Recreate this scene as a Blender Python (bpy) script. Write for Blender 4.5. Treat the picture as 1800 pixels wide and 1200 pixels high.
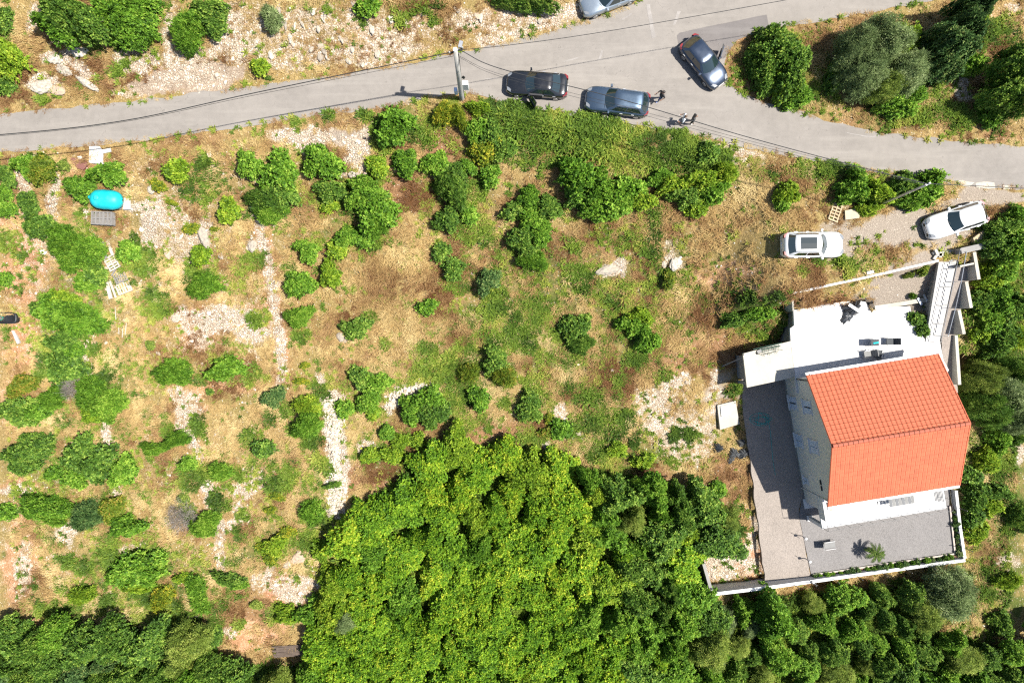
import bpy, bmesh, math, random
import numpy as np
from mathutils import Vector, Matrix
from mathutils.geometry import tessellate_polygon

R = math.radians
rng = np.random.default_rng(7)
random.seed(7)
scene = bpy.context.scene
for o in list(bpy.data.objects):
    bpy.data.objects.remove(o)
COL = scene.collection

# ------------------------------------------------------------------ camera, sky, sun, exposure
HC = 54.0                       # drone height above the road
PPM = 24.0                      # photo pixels per metre at road level
cam_d = bpy.data.cameras.new('camera')
cam_d.sensor_width = 36
cam_d.lens = 36 * HC / (1800 / PPM)
cam_d.clip_end = 2000
cam = bpy.data.objects.new('camera', cam_d)
cam.location = (0, 0, HC)
COL.objects.link(cam)
scene.camera = cam

SUN_EL, SUN_AZ = R(61), math.atan2(-0.06, 1.0)
sv = Vector((math.cos(SUN_EL) * math.cos(SUN_AZ), math.cos(SUN_EL) * math.sin(SUN_AZ), math.sin(SUN_EL)))
sun_d = bpy.data.lights.new('sun', 'SUN')
sun_d.energy = 4.8
sun_d.angle = R(0.55)
sun_d.color = (1.0, 0.955, 0.88)
sun = bpy.data.objects.new('sun', sun_d)
sun.rotation_euler = (-sv).to_track_quat('-Z', 'Y').to_euler()
sun.location = (30, 0, 60)
COL.objects.link(sun)
world = bpy.data.worlds.new('World')
scene.world = world
world.use_nodes = True
wn = world.node_tree.nodes
sky = wn.new('ShaderNodeTexSky')
sky.sky_type = 'NISHITA'
sky.sun_disc = False
sky.sun_elevation = SUN_EL
sky.sun_rotation = math.atan2(sv.x, sv.y)
sky.air_density = 1.0
sky.dust_density = 1.2
world.node_tree.links.new(sky.outputs[0], wn['Background'].inputs[0])
wn['Background'].inputs[1].default_value = 0.074
scene.view_settings.view_transform = 'Standard'
scene.view_settings.look = 'None'
scene.view_settings.exposure = 1.22
scene.view_settings.gamma = 1.0
scene.view_settings.use_curve_mapping = False
scene.render.engine = 'CYCLES'
scene.cycles.max_bounces = 4
scene.cycles.diffuse_bounces = 2
scene.cycles.glossy_bounces = 2
scene.cycles.transparent_max_bounces = 4
scene.cycles.use_denoising = False
scene.cycles.pixel_filter_type = 'BLACKMAN_HARRIS'
scene.cycles.filter_width = 1.25
scene.cycles.transmission_bounces = 2
scene.cycles.use_adaptive_sampling = True
scene.cycles.adaptive_threshold = 0.02

# ------------------------------------------------------------------ helpers
def W(u, v, z=0.0):
    s = (HC - z) / HC / PPM
    return Vector(((u - 900) * s, (600 - v) * s, z))

def tag(o, label=None, cat=None, group=None, kind=None):
    if label: o['label'] = label
    if cat: o['category'] = cat
    if group: o['group'] = group
    if kind: o['kind'] = kind
    return o

def empty(name, loc=(0, 0, 0), rz=0.0, parent=None):
    o = bpy.data.objects.new(name, None)
    o.location = loc
    o.rotation_euler = (0, 0, rz)
    o.empty_display_size = 0.2
    COL.objects.link(o)
    if parent: o.parent = parent
    return o

def link(name, me, mat=None, parent=None, loc=None, rot=None, scl=None):
    o = bpy.data.objects.new(name, me)
    COL.objects.link(o)
    if mat is not None and len(me.materials) == 0:
        me.materials.append(mat)
    if parent is not None: o.parent = parent
    if loc is not None: o.location = loc
    if rot is not None: o.rotation_euler = rot
    if scl is not None: o.scale = scl
    return o

def copy_tree(o, parent=None):
    c = o.copy()
    COL.objects.link(c)
    c.parent = parent
    for ch in o.children:
        copy_tree(ch, c)
    return c

class MB:
    """collects simple solids into one mesh"""
    def __init__(s):
        s.v, s.f, s.m = [], [], []
    def add(s, vs, fs, mi=0, M=None):
        b = len(s.v)
        s.v += [tuple(M @ Vector(p)) if M is not None else tuple(p) for p in vs]
        s.f += [tuple(i + b for i in f) for f in fs]
        s.m += [mi] * len(fs)
        return s
    def box(s, c, d, rz=0.0, mi=0, M=None, taper=1.0):
        x, y, z = d[0] / 2, d[1] / 2, d[2] / 2
        vs = [(-x, -y, -z), (x, -y, -z), (x, y, -z), (-x, y, -z),
              (-x * taper, -y * taper, z), (x * taper, -y * taper, z), (x * taper, y * taper, z), (-x * taper, y * taper, z)]
        ca, sa = math.cos(rz), math.sin(rz)
        vs = [(c[0] + a * ca - b * sa, c[1] + a * sa + b * ca, c[2] + h) for a, b, h in vs]
        return s.add(vs, [(3, 2, 1, 0), (4, 5, 6, 7), (0, 1, 5, 4), (1, 2, 6, 5), (2, 3, 7, 6), (3, 0, 4, 7)], mi, M)
    def prism(s, poly, z0, z1, mi=0, M=None):
        """poly: xy list; z0/z1: floats or per-vertex lists"""
        n = len(poly)
        a = sum(poly[i][0] * poly[(i + 1) % n][1] - poly[(i + 1) % n][0] * poly[i][1] for i in range(n))
        zz0 = list(z0) if hasattr(z0, '__len__') else [z0] * n
        zz1 = list(z1) if hasattr(z1, '__len__') else [z1] * n
        P = list(poly)
        if a < 0:
            P.reverse(); zz0.reverse(); zz1.reverse()
        vs = [(p[0], p[1], z) for p, z in zip(P, zz0)] + [(p[0], p[1], z) for p, z in zip(P, zz1)]
        tris = tessellate_polygon([[Vector((p[0], p[1], 0)) for p in P]])
        fs = []
        for t in tris:
            a_, b_, c_ = t
            cr = (P[b_][0] - P[a_][0]) * (P[c_][1] - P[a_][1]) - (P[b_][1] - P[a_][1]) * (P[c_][0] - P[a_][0])
            if cr < 0: b_, c_ = c_, b_
            fs.append((a_ + n, b_ + n, c_ + n)); fs.append((c_, b_, a_))
        for i in range(n):
            j = (i + 1) % n
            fs.append((i, j, j + n, i + n))
        return s.add(vs, fs, mi, M)
    def tube(s, path, r, n=6, mi=0, M=None, cap=True):
        path = [Vector(p) for p in path]
        rr = list(r) if hasattr(r, '__len__') else [r] * len(path)
        vs, fs = [], []
        for i, p in enumerate(path):
            d = (path[min(i + 1, len(path) - 1)] - path[max(i - 1, 0)]).normalized()
            a = d.orthogonal().normalized() if i == 0 else (a - d * a.dot(d)).normalized()
            b = d.cross(a)
            for k in range(n):
                t = 2 * math.pi * k / n
                vs.append(p + (a * math.cos(t) + b * math.sin(t)) * rr[i])
        for i in range(len(path) - 1):
            for k in range(n):
                k2 = (k + 1) % n
                fs.append((i * n + k, i * n + k2, (i + 1) * n + k2, (i + 1) * n + k))
        if cap:
            fs.append(tuple(reversed(range(n))))
            fs.append(tuple(range((len(path) - 1) * n, len(path) * n)))
        return s.add(vs, fs, mi, M)
    def grid(s, P, mi=0, M=None, flip=False):
        """P[i][j] rows of points"""
        ni, nj = len(P), len(P[0])
        vs = [p for row in P for p in row]
        fs = []
        for i in range(ni - 1):
            for j in range(nj - 1):
                q = (i * nj + j, i * nj + j + 1, (i + 1) * nj + j + 1, (i + 1) * nj + j)
                fs.append(tuple(reversed(q)) if flip else q)
        return s.add(vs, fs, mi, M)
    def mesh(s, name, mats=None, smooth=False):
        me = bpy.data.meshes.new(name)
        me.from_pydata(s.v, [], s.f)
        for m in (mats or []):
            me.materials.append(m)
        if mats and len(mats) > 1:
            me.polygons.foreach_set('material_index', s.m)
        if smooth:
            me.polygons.foreach_set('use_smooth', [True] * len(me.polygons))
        me.update()
        return me
    def obj(s, name, mat, parent=None, smooth=False, bevel=0.0, **kw):
        me = s.mesh(name, mat if isinstance(mat, (list, tuple)) else [mat], smooth)
        o = link(name, me, None, parent, **kw)
        if bevel:
            md = o.modifiers.new('bevel', 'BEVEL'); md.width = bevel; md.segments = 2; md.limit_method = 'ANGLE'
        return o

# value noise -------------------------------------------------------
def _lat(seed):
    return np.random.default_rng(seed).random((256, 256)).astype(np.float32)
_LATS = {}
def vnoise(x, y, scale, seed=0, octv=3):
    if seed not in _LATS: _LATS[seed] = _lat(seed)
    L = _LATS[seed]
    out = np.zeros_like(np.asarray(x, dtype=np.float64)); amp = 1.0; tot = 0
    f = 1.0 / scale
    for o in range(octv):
        xx = np.asarray(x) * f + 17.3 * o + 1000; yy = np.asarray(y) * f + 5.7 * o + 1000
        xi = np.floor(xx).astype(int); yi = np.floor(yy).astype(int)
        fx = xx - xi; fy = yy - yi
        fx = fx * fx * (3 - 2 * fx); fy = fy * fy * (3 - 2 * fy)
        a = L[xi % 256, yi % 256]; b = L[(xi + 1) % 256, yi % 256]
        c = L[xi % 256, (yi + 1) % 256]; d = L[(xi + 1) % 256, (yi + 1) % 256]
        out += amp * ((a * (1 - fx) + b * fx) * (1 - fy) + (c * (1 - fx) + d * fx) * fy)
        tot += amp; amp *= 0.5; f *= 2
    return out / tot

def inpoly(x, y, poly):
    x = np.asarray(x); y = np.asarray(y)
    ins = np.zeros(x.shape, bool)
    n = len(poly)
    for i in range(n):
        x1, y1 = poly[i]; x2, y2 = poly[(i + 1) % n]
        if y1 == y2: continue
        c = ((y1 > y) != (y2 > y)) & (x < (x2 - x1) * (y - y1) / (y2 - y1) + x1)
        ins ^= c
    return ins

def polydist(x, y, poly, closed=True):
    x = np.asarray(x, float); y = np.asarray(y, float)
    d = np.full(x.shape, 1e9)
    n = len(poly)
    for i in range(n if closed else n - 1):
        x1, y1 = poly[i]; x2, y2 = poly[(i + 1) % n]
        dx, dy = x2 - x1, y2 - y1
        L2 = dx * dx + dy * dy + 1e-12
        t = np.clip(((x - x1) * dx + (y - y1) * dy) / L2, 0, 1)
        d = np.minimum(d, np.hypot(x - x1 - t * dx, y - y1 - t * dy))
    return d

def sstep(a, b, x):
    t = np.clip((x - a) / (b - a), 0, 1)
    return t * t * (3 - 2 * t)

# materials ---------------------------------------------------------
def newmat(name):
    m = bpy.data.materials.new(name)
    m.use_nodes = True
    nt = m.node_tree
    return m, nt, nt.nodes['Principled BSDF']

def N(nt, typ, **kw):
    n = nt.nodes.new(typ)
    for k, v in kw.items():
        if k.startswith('i_'):
            n.inputs[int(k[2:])].default_value = v
        else:
            setattr(n, k, v)
    return n

def noise_node(nt, scale, detail=4, rough=0.55, vec=None):
    n = N(nt, 'ShaderNodeTexNoise')
    n.inputs['Scale'].default_value = scale
    n.inputs['Detail'].default_value = detail
    n.inputs['Roughness'].default_value = rough
    if vec is not None: nt.links.new(vec, n.inputs['Vector'])
    return n.outputs['Fac']

def math_node(nt, op, a, b=None, c=None, clamp=False):
    n = N(nt, 'ShaderNodeMath', operation=op, use_clamp=clamp)
    for i, x in enumerate((a, b, c)):
        if x is None: continue
        if isinstance(x, (int, float)): n.inputs[i].default_value = x
        else: nt.links.new(x, n.inputs[i])
    return n.outputs[0]

def mixc(nt, fac, a, b):
    n = N(nt, 'ShaderNodeMix', data_type='RGBA')
    for s, x in ((n.inputs[0], fac), (n.inputs[6], a), (n.inputs[7], b)):
        if isinstance(x, (int, float)): s.default_value = x
        elif isinstance(x, tuple): s.default_value = (x[0], x[1], x[2], 1)
        else: nt.links.new(x, s)
    return n.outputs[2]

def ramp(nt, fac, stops):
    n = N(nt, 'ShaderNodeValToRGB')
    e = n.color_ramp.elements
    while len(e) < len(stops): e.new(0.5)
    for el, (p, c) in zip(e, stops):
        el.position = p; el.color = (c[0], c[1], c[2], 1)
    nt.links.new(fac, n.inputs[0])
    return n.outputs[0]

def attr(nt, name, typ='GEOMETRY'):
    n = N(nt, 'ShaderNodeAttribute', attribute_name=name, attribute_type=typ)
    return n

def mat(name, col, rough=0.7, metal=0.0, var=0.12, scale=3.0, bump=0.0, bscale=30.0, spec=0.5, coat=0.0, dirt=None):
    """principled with world-metre noise mottling, optional dirt colour"""
    m, nt, bs = newmat(name)
    tc = N(nt, 'ShaderNodeTexCoord').outputs['Object']
    n1 = noise_node(nt, scale, 5, 0.6, tc)
    n2 = noise_node(nt, scale * 9, 3, 0.6, tc)
    lo = tuple(c * (1 - var) for c in col); hi = tuple(min(1, c * (1 + var)) for c in col)
    f = math_node(nt, 'ADD', math_node(nt, 'MULTIPLY', n1, 0.65), math_node(nt, 'MULTIPLY', n2, 0.35))
    c = ramp(nt, f, [(0.32, lo), (0.68, hi)])
    if dirt:
        n3 = noise_node(nt, scale * 0.6, 6, 0.7, tc)
        c = mixc(nt, math_node(nt, 'MULTIPLY', ramp(nt, n3, [(0.5, (0, 0, 0)), (0.72, (1, 1, 1))]), 0.7), c, dirt)
    nt.links.new(c, bs.inputs['Base Color'])
    bs.inputs['Roughness'].default_value = rough
    bs.inputs['Metallic'].default_value = metal
    bs.inputs['Specular IOR Level'].default_value = spec
    if coat: bs.inputs['Coat Weight'].default_value = coat; bs.inputs['Coat Roughness'].default_value = 0.04
    if bump:
        b = N(nt, 'ShaderNodeBump'); b.inputs['Strength'].default_value = bump; b.inputs['Distance'].default_value = 0.02
        nt.links.new(noise_node(nt, bscale, 4, 0.6, tc), b.inputs['Height'])
        nt.links.new(b.outputs[0], bs.inputs['Normal'])
    return m
# ------------------------------------------------------------------ layout polygons (photo pixels)
ROAD_N = [(-1400, 330), (-60, 206), (0, 200), (120, 188), (230, 178), (330, 166), (440, 152), (560, 137), (640, 126), (720, 112), (800, 94), (870, 78), (940, 61), (1000, 46),
          (1060, 27), (1115, 6), (1150, -20), (1200, -60), (1280, -80), (1500, -110), (1900, -180), (3200, -400)]
ISLAND = [(3200, -280), (1860, -62), (1700, -18), (1640, 1), (1560, 17), (1480, 31), (1400, 44), (1325, 58), (1295, 70), (1280, 90), (1274, 118), (1282, 146), (1308, 164), (1340, 180),
          (1400, 193), (1450, 210), (1520, 228), (1600, 240), (1700, 250), (1800, 256), (3200, 300)]
ROAD_S = [(3200, 420), (1800, 333), (1740, 330), (1665, 323), (1600, 313), (1560, 304), (1430, 283), (1300, 256), (1230, 241), (1160, 226), (1100, 216), (1000, 203), (930, 190), (880, 180),
          (852, 171), (826, 166), (780, 169), (700, 185), (640, 193), (560, 203), (450, 220), (350, 235), (230, 249), (120, 259), (0, 268), (-60, 273), (-1400, 400)]
def w2(p, z=0.0):
    q = W(p[0], p[1], z); return (q.x, q.y)
ROADP = [w2(p) for p in ROAD_N + ISLAND + ROAD_S]
RS = sorted([w2(p) for p in ROAD_S]); RN = sorted([w2(p) for p in ROAD_N])
ZT, ZB = -3.2, -6.0
TERRACE = [w2(p, ZT) for p in [(1395, 545), (1477, 530), (1522, 529), (1532, 550), (1539, 541), (1600, 538), (1602, 552), (1627, 599), (1652, 599), (1658, 632), (1668, 650), (1640, 700), (1500, 720), (1400, 690), (1398, 662), (1390, 599), (1389, 577), (1396, 572)]]
CARPORT = [w2(p, ZT) for p in [(1306, 621), (1389.5, 599), (1397.5, 662), (1373, 668), (1313, 681)]]
YARD = [w2(p, ZB) for p in [(1301, 655), (1400, 620), (1700, 620), (1690, 860), (1699, 990), (1425, 1024), (1346, 1034), (1340, 980), (1330, 900), (1318, 800), (1304, 700)]]
STRIP = [w2(p, ZT) for p in [(1393, 517), (1648, 462), (1655, 600), (1400, 600)]]
HX, HY, HR = 27.56, -6.59, R(9.36)

def height(x, y):
    x = np.asarray(x, float); y = np.asarray(y, float)
    ys = np.interp(x, [p[0] for p in RS], [p[1] for p in RS])
    yn = np.interp(x, [p[0] for p in RN], [p[1] for p in RN])
    d = ys - y
    z = -0.45 * np.clip(d - 1.2, 0, 12.7) - 0.06 * np.clip(d - 14, 0, 60)
    dn = y - yn
    hill = 0.42 * np.clip(dn - 0.4, 0, 40) * sstep(9, 1, x)
    z = z + hill
    # flat parking shelf above the retaining wall
    lim = 3.55 + (x - 20.6) * 0.215
    w = sstep(15.5, 20.5, x) * sstep(-0.9, -0.1, y - lim)
    z = z * (1 - w) + np.minimum(z, 0) * 0 * w - 0.2 * w * (d > 0.5)
    # gentle natural unevenness, fading out on the carriageway
    off = polydist(x, y, ROADP); ins = inpoly(x, y, ROADP)
    off = np.where(ins, 0, off)
    und = (vnoise(x, y, 6.0, 3, 3) - 0.5) * 0.7 + (vnoise(x, y, 1.3, 4, 3) - 0.5) * 0.28
    z = z + und * sstep(0.3, 3.0, off) * (1 - 0.85 * w)
    z = np.where(off < 0.25, np.minimum(z, 0.0) * 0 , z * sstep(0.1, 1.4, off))
    lw = np.clip((3.55 + (x - 20.6) * 0.215 - y) / 3.0, 0, 1)
    z = np.where(inpoly(x, y, STRIP), -1.0 - (2.24 * lw) + und * 0.12, z)
    z = np.where(inpoly(x, y, TERRACE) | inpoly(x, y, CARPORT), np.minimum(z, -6.06), z)
    z = np.where(inpoly(x, y, YARD), -6.06, z)
    return z

def axis(lo, hi, step, far):
    core = np.arange(lo, hi + step / 2, step)
    ext = []
    s, p = step, hi
    while p < far:
        s *= 1.35; p += s; ext.append(p)
    s, p = step, lo; pre = []
    while p > -far:
        s *= 1.35; p -= s; pre.append(p)
    return np.array(pre[::-1] + list(core) + ext)
GX = axis(-41.5, 41.5, 0.22, 300)
GY = axis(-28.6, 28.6, 0.22, 300)
XX, YY = np.meshgrid(GX, GY)
ZZ = height(XX, YY)

def gz(x, y):
    """height of the ground mesh at x, y (scalars or arrays)"""
    x = np.asarray(x, float); y = np.asarray(y, float)
    i = np.clip(np.searchsorted(GX, x) - 1, 0, len(GX) - 2); j = np.clip(np.searchsorted(GY, y) - 1, 0, len(GY) - 2)
    fx = np.clip((x - GX[i]) / (GX[i + 1] - GX[i]), 0, 1); fy = np.clip((y - GY[j]) / (GY[j + 1] - GY[j]), 0, 1)
    return (ZZ[j, i] * (1 - fx) + ZZ[j, i + 1] * fx) * (1 - fy) + (ZZ[j + 1, i] * (1 - fx) + ZZ[j + 1, i + 1] * fx) * fy

def G(u, v, dz=0.0):
    """point of the ground seen at photo pixel u,v for something whose visible middle is dz above the ground"""
    z = 0.0
    for _ in range(14):
        p = W(u, v, z + dz)
        z = z * 0.4 + 0.6 * float(gz(p.x, p.y))
    return Vector((p.x, p.y, float(gz(p.x, p.y))))

# ------------------------------------------------------------------ ground cover masks, in photo pixels at each grid point
UU = 900 + PPM * XX * HC / (HC - ZZ); VV = 600 - PPM * YY * HC / (HC - ZZ)
WX = (vnoise(XX, YY, 1.7, 11, 3) - 0.5) * 44 + (vnoise(XX, YY, 0.5, 13, 2) - 0.5) * 20
WY = (vnoise(XX, YY, 1.7, 12, 3) - 0.5) * 44 + (vnoise(XX, YY, 0.5, 14, 2) - 0.5) * 20
def patch(arr, u, v, ru, rv, s=1.0, rot=0.0, soft=0.45):
    ca, sa = math.cos(R(rot)), math.sin(R(rot))
    k = min(1.0, min(ru, rv) / 26)
    a = UU + WX * k - u; b = VV + WY * k - v
    r = np.sqrt(((a * ca - b * sa) / ru) ** 2 + ((a * sa + b * ca) / rv) ** 2)
    w = 1 - sstep(1 - soft, 1 + soft, r)
    np.maximum(arr, w * s, out=arr)
def stroke(arr, pts, wid, s=1.0, soft=0.5):
    k = min(1.0, wid / 40)
    d = polydist(UU + WX * k, VV + WY * k, pts, closed=False) / wid
    np.maximum(arr, (1 - sstep(1 - soft, 1 + soft, d)) * s, out=arr)
MK = {k: np.zeros_like(XX) for k in ('rock', 'soil', 'gravel', 'green', 'brown', 'weed', 'scree')}
ro, so, gr, gn, br, we, sc_ = (MK[k] for k in ('rock', 'soil', 'gravel', 'green', 'brown', 'weed', 'scree'))
for a in [(95, 105, 25, 12, .9), (58, 30, 14, 30, .8), (75, 147, 36, 18, 1), (132, 95, 25, 12, .9), (140, 122, 36, 10, .9, -32), (330, 102, 70, 24, .75), (300, 60, 20, 60, .7), (405, 60, 40, 50, .75),
          (430, 88, 30, 30, .8), (600, 55, 190, 55, .56), (500, 95, 60, 30, .62), (850, 35, 80, 25, .66), (900, 62, 70, 12, .9, 12), (1000, 22, 50, 22, .8), (470, 20, 60, 20, .5), (680, 90, 80, 20, .66),
          (240, 105, 40, 22, .7), (225, 165, 40, 8, .6),
          (540, 245, 62, 24, .95), (628, 262, 26, 40, .95), (95, 345, 12, 42, .95), (265, 395, 24, 46, .95), (240, 361, 55, 7, .95), (300, 400, 45, 40, .62), (330, 430, 45, 45, .6),
          (357, 400, 14, 25, .95), (440, 435, 12, 26, .95), (405, 565, 66, 34, .95), (350, 580, 30, 36, .7), (445, 590, 42, 34, .9), (322, 548, 20, 25, .8), (330, 735, 22, 48, .85), (150, 640, 16, 55, .85),
          (188, 762, 10, 34, .95), (206, 852, 9, 34, .9, 18), (30, 862, 36, 13, .8), (40, 1000, 14, 70, .75), (112, 938, 22, 24, .75), (235, 962, 32, 10, .8, 12), (435, 848, 42, 24, .8), (425, 905, 22, 30, .8),
          (405, 930, 18, 18, .7), (520, 1035, 40, 34, .85), (470, 1020, 24, 24, .85), (545, 1112, 24, 20, .8), (400, 1108, 26, 14, .8), (335, 1080, 20, 10, .7), (195, 1050, 14, 14, .8),
          (648, 792, 16, 14, .95), (600, 592, 10, 10, .9), (562, 670, 10, 14, .8), (600, 695, 10, 10, .8),
          (1078, 470, 30, 12, .95, 22), (1180, 440, 16, 20, .6), (1188, 465, 14, 16, .8), (1180, 676, 42, 13, 1, 26), (1150, 725, 44, 36, .72), (1205, 770, 60, 44, .7), (1256, 690, 12, 50, .85), (1240, 770, 30, 40, .6),
          (1140, 700, 30, 20, .7), (985, 728, 22, 14, .8), (1015, 760, 12, 22, .7), (1285, 990, 48, 34, .9), (1322, 935, 12, 40, .9), (1228, 985, 30, 12, .8), (1200, 690, 30, 25, .5),
          (1690, 150, 18, 30, .8), (1790, 795, 14, 24, .9), (1772, 985, 26, 14, .7), (1690, 1040, 40, 12, .5), (1760, 480, 30, 20, .2), (1780, 15, 20, 10, .6), (1475, 360, 24, 20, .5), (240, 500, 40, 60, .32),
          (70, 450, 40, 90, .45), (60, 300, 30, 30, .5), (620, 480, 20, 20, .4), (1250, 270, 90, 8, .9, -14), (1290, 262, 60, 8, .9, -12), (960, 30, 45, 28, .85), (1235, 0, 65, 9, .9), (780, 200, 30, 10, .3)]:
    patch(ro, *a)
for pts, wd, s in [([(572, 705), (592, 705), (594, 760), (600, 800), (593, 840), (594, 868), (588, 895)], 17, 1.2), ([(684, 716), (698, 694), (725, 682), (752, 680)], 13, 1.25),
                   ([(445, 370), (460, 420), (478, 520), (494, 600), (490, 684)], 11, .85), ([(310, 690), (325, 740), (346, 800), (366, 860), (384, 930), (390, 1000)], 12, .9),
                   ([(20, 290), (45, 340), (55, 410)], 11, .75), ([(150, 370), (158, 405), (180, 430)], 5, .9), ([(455, 40), (560, 100), (700, 110)], 18, .6)]:
    stroke(ro, pts, wd, s)
for a in [(330, 137, 98, 26, 1), (50, 470, 36, 70, .9), (35, 590, 42, 60, 1), (25, 430, 30, 110, .8), (30, 320, 16, 40, .8), (350, 575, 40, 45, .8), (460, 560, 40, 60, .6), (330, 730, 28, 50, .8), (30, 855, 40, 20, .9),
          (30, 990, 30, 100, .85), (510, 1040, 46, 40, 1), (450, 1115, 60, 30, .9), (380, 510, 50, 40, .5), (1285, 480, 64, 32, .7), (1290, 985, 55, 38, .85), (1320, 930, 18, 50, .8), (135, 285, 40, 20, .8),
          (600, 250, 60, 40, .5), (1440, 560, 20, 15, .5), (20, 700, 30, 80, .5), (400, 680, 90, 12, .75, 2), (300, 410, 60, 60, .5), (410, 640, 60, 60, .4), (1335, 250, 30, 4, .5), (100, 250, 60, 10, .4),
          (1420, 470, 60, 20, .35), (90, 1090, 80, 14, .7), (1740, 40, 60, 40, .5), (1690, 625, 25, 40, .5), (1700, 350, 60, 20, .55), (340, 880, 40, 90, .4)]:
    patch(so, *a)
for pts, wd, s in [([(445, 370), (460, 420), (478, 520), (494, 600), (490, 700)], 17, .9), ([(310, 690), (325, 740), (346, 800), (366, 860), (384, 930), (390, 1000)], 18, .7)]:
    stroke(so, pts, wd, s)
for a in [(1590, 395, 120, 36, 1, 10), (1480, 420, 60, 40, .7), (1740, 352, 90, 18, 1), (1660, 400, 60, 40, 1), (1590, 500, 55, 40, 1), (1610, 470, 40, 30, .9), (1190, 745, 80, 55, .5), (620, 240, 40, 16, .7),
          (1560, 515, 60, 24, 1), (1265, 700, 30, 50, .7), (1030, 215, 80, 8, .5), (1010, 30, 60, 20, .6)]:
    patch(gr, *a)
for a in [(1000, 240, 180, 46, 1), (1200, 290, 130, 42, .95), (890, 215, 80, 32, 1), (1050, 520, 210, 70, .62), (900, 570, 130, 66, .6), (1130, 580, 52, 62, .8), (1000, 620, 110, 60, .62), (950, 480, 100, 70, .58), (1020, 680, 120, 50, .6), (1150, 540, 90, 60, .6), (1060, 420, 80, 40, .5),
          (1335, 555, 64, 44, .85), (1270, 520, 50, 40, .5), (860, 630, 70, 55, .7), (790, 650, 70, 55, .7), (700, 800, 70, 32, .7), (560, 730, 26, 64, .7), (540, 390, 60, 50, .5), (300, 1060, 110, 36, .75),
          (460, 965, 60, 45, .6), (150, 420, 50, 60, .4), (1745, 1010, 70, 70, .7), (1750, 850, 66, 150, .8), (1450, 312, 110, 24, .55), (1740, 560, 70, 160, .9), (1400, 130, 110, 90, .5), (1600, 190, 120, 50, .55),
          (1110, 800, 120, 40, .6), (1000, 780, 90, 40, .7), (760, 200, 50, 30, .6), (830, 440, 50, 60, .4), (560, 360, 120, 70, .5), (640, 700, 60, 50, .5), (800, 330, 60, 60, .6), (120, 560, 90, 120, .5),
          (180, 700, 90, 120, .4), (130, 850, 130, 110, .5), (240, 1000, 110, 60, .6), (240, 470, 60, 60, .35), (380, 640, 80, 40, .35), (330, 830, 60, 40, .4), (500, 860, 60, 60, .4), (200, 40, 120, 60, .6), (650, 20, 120, 20, .3),
          (560, 930, 50, 80, .7), (150, 1090, 160, 30, .6), (1500, 455, 60, 20, .4), (400, 480, 60, 50, .3), (1300, 700, 30, 30, .3), (1150, 430, 60, 60, .6), (1650, 1080, 120, 60, .6)]:
    patch(gn, *a)
for a in [(720, 330, 56, 34, .8), (900, 480, 150, 70, .35), (1100, 500, 160, 80, .4), (700, 560, 140, 90, .22), (765, 250, 46, 44, .8), (1000, 440, 90, 44, .9), (1180, 620, 70, 44, .7), (1300, 610, 66, 50, .8), (1300, 120, 46, 90, .6), (1480, 60, 120, 30, .6), (1560, 215, 120, 30, .6), (1700, 120, 70, 90, .5),
          (1420, 535, 60, 20, .8), (1480, 530, 40, 16, .9), (1090, 560, 80, 40, .6), (900, 420, 80, 60, .5), (600, 60, 220, 60, .45), (860, 40, 90, 40, .5), (1260, 560, 80, 60, .6), (660, 830, 70, 30, .9), (880, 760, 80, 30, .7),
          (1120, 660, 70, 40, .6), (800, 500, 40, 60, .5), (240, 240, 220, 14, .5), (300, 100, 200, 60, .4), (1150, 850, 60, 30, .6), (350, 610, 50, 40, .4), (250, 830, 60, 50, .4), (430, 1070, 60, 40, .6), (1770, 240, 60, 10, .6),
          (1400, 330, 60, 40, .4), (1070, 460, 120, 70, .5), (1285, 840, 40, 50, .7), (1710, 640, 20, 30, .8), (1740, 960, 50, 40, .4)]:
    patch(br, *a)
for a in [(300, 480, 190, 200, .30), (420, 520, 120, 180, .33), (90, 500, 90, 200, .28), (330, 880, 160, 160, .26), (60, 950, 90, 140, .32), (330, 330, 200, 70, .34)]: patch(ro, *a)
patch(ro, 335, 137, 95, 24, .62); patch(ro, 590, 790, 17, 90, 1.15)
ro *= 0.9; gn *= 0.95; so *= 0.8; patch(sc_, 335, 138, 98, 27, 1.1, 3, .25); patch(sc_, 615, 240, 32, 18, .9); patch(sc_, 405, 565, 60, 26, .7);  patch(so, 1292, 985, 52, 38, 1.1); patch(so, 512, 1040, 44, 36, 1.0)
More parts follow.
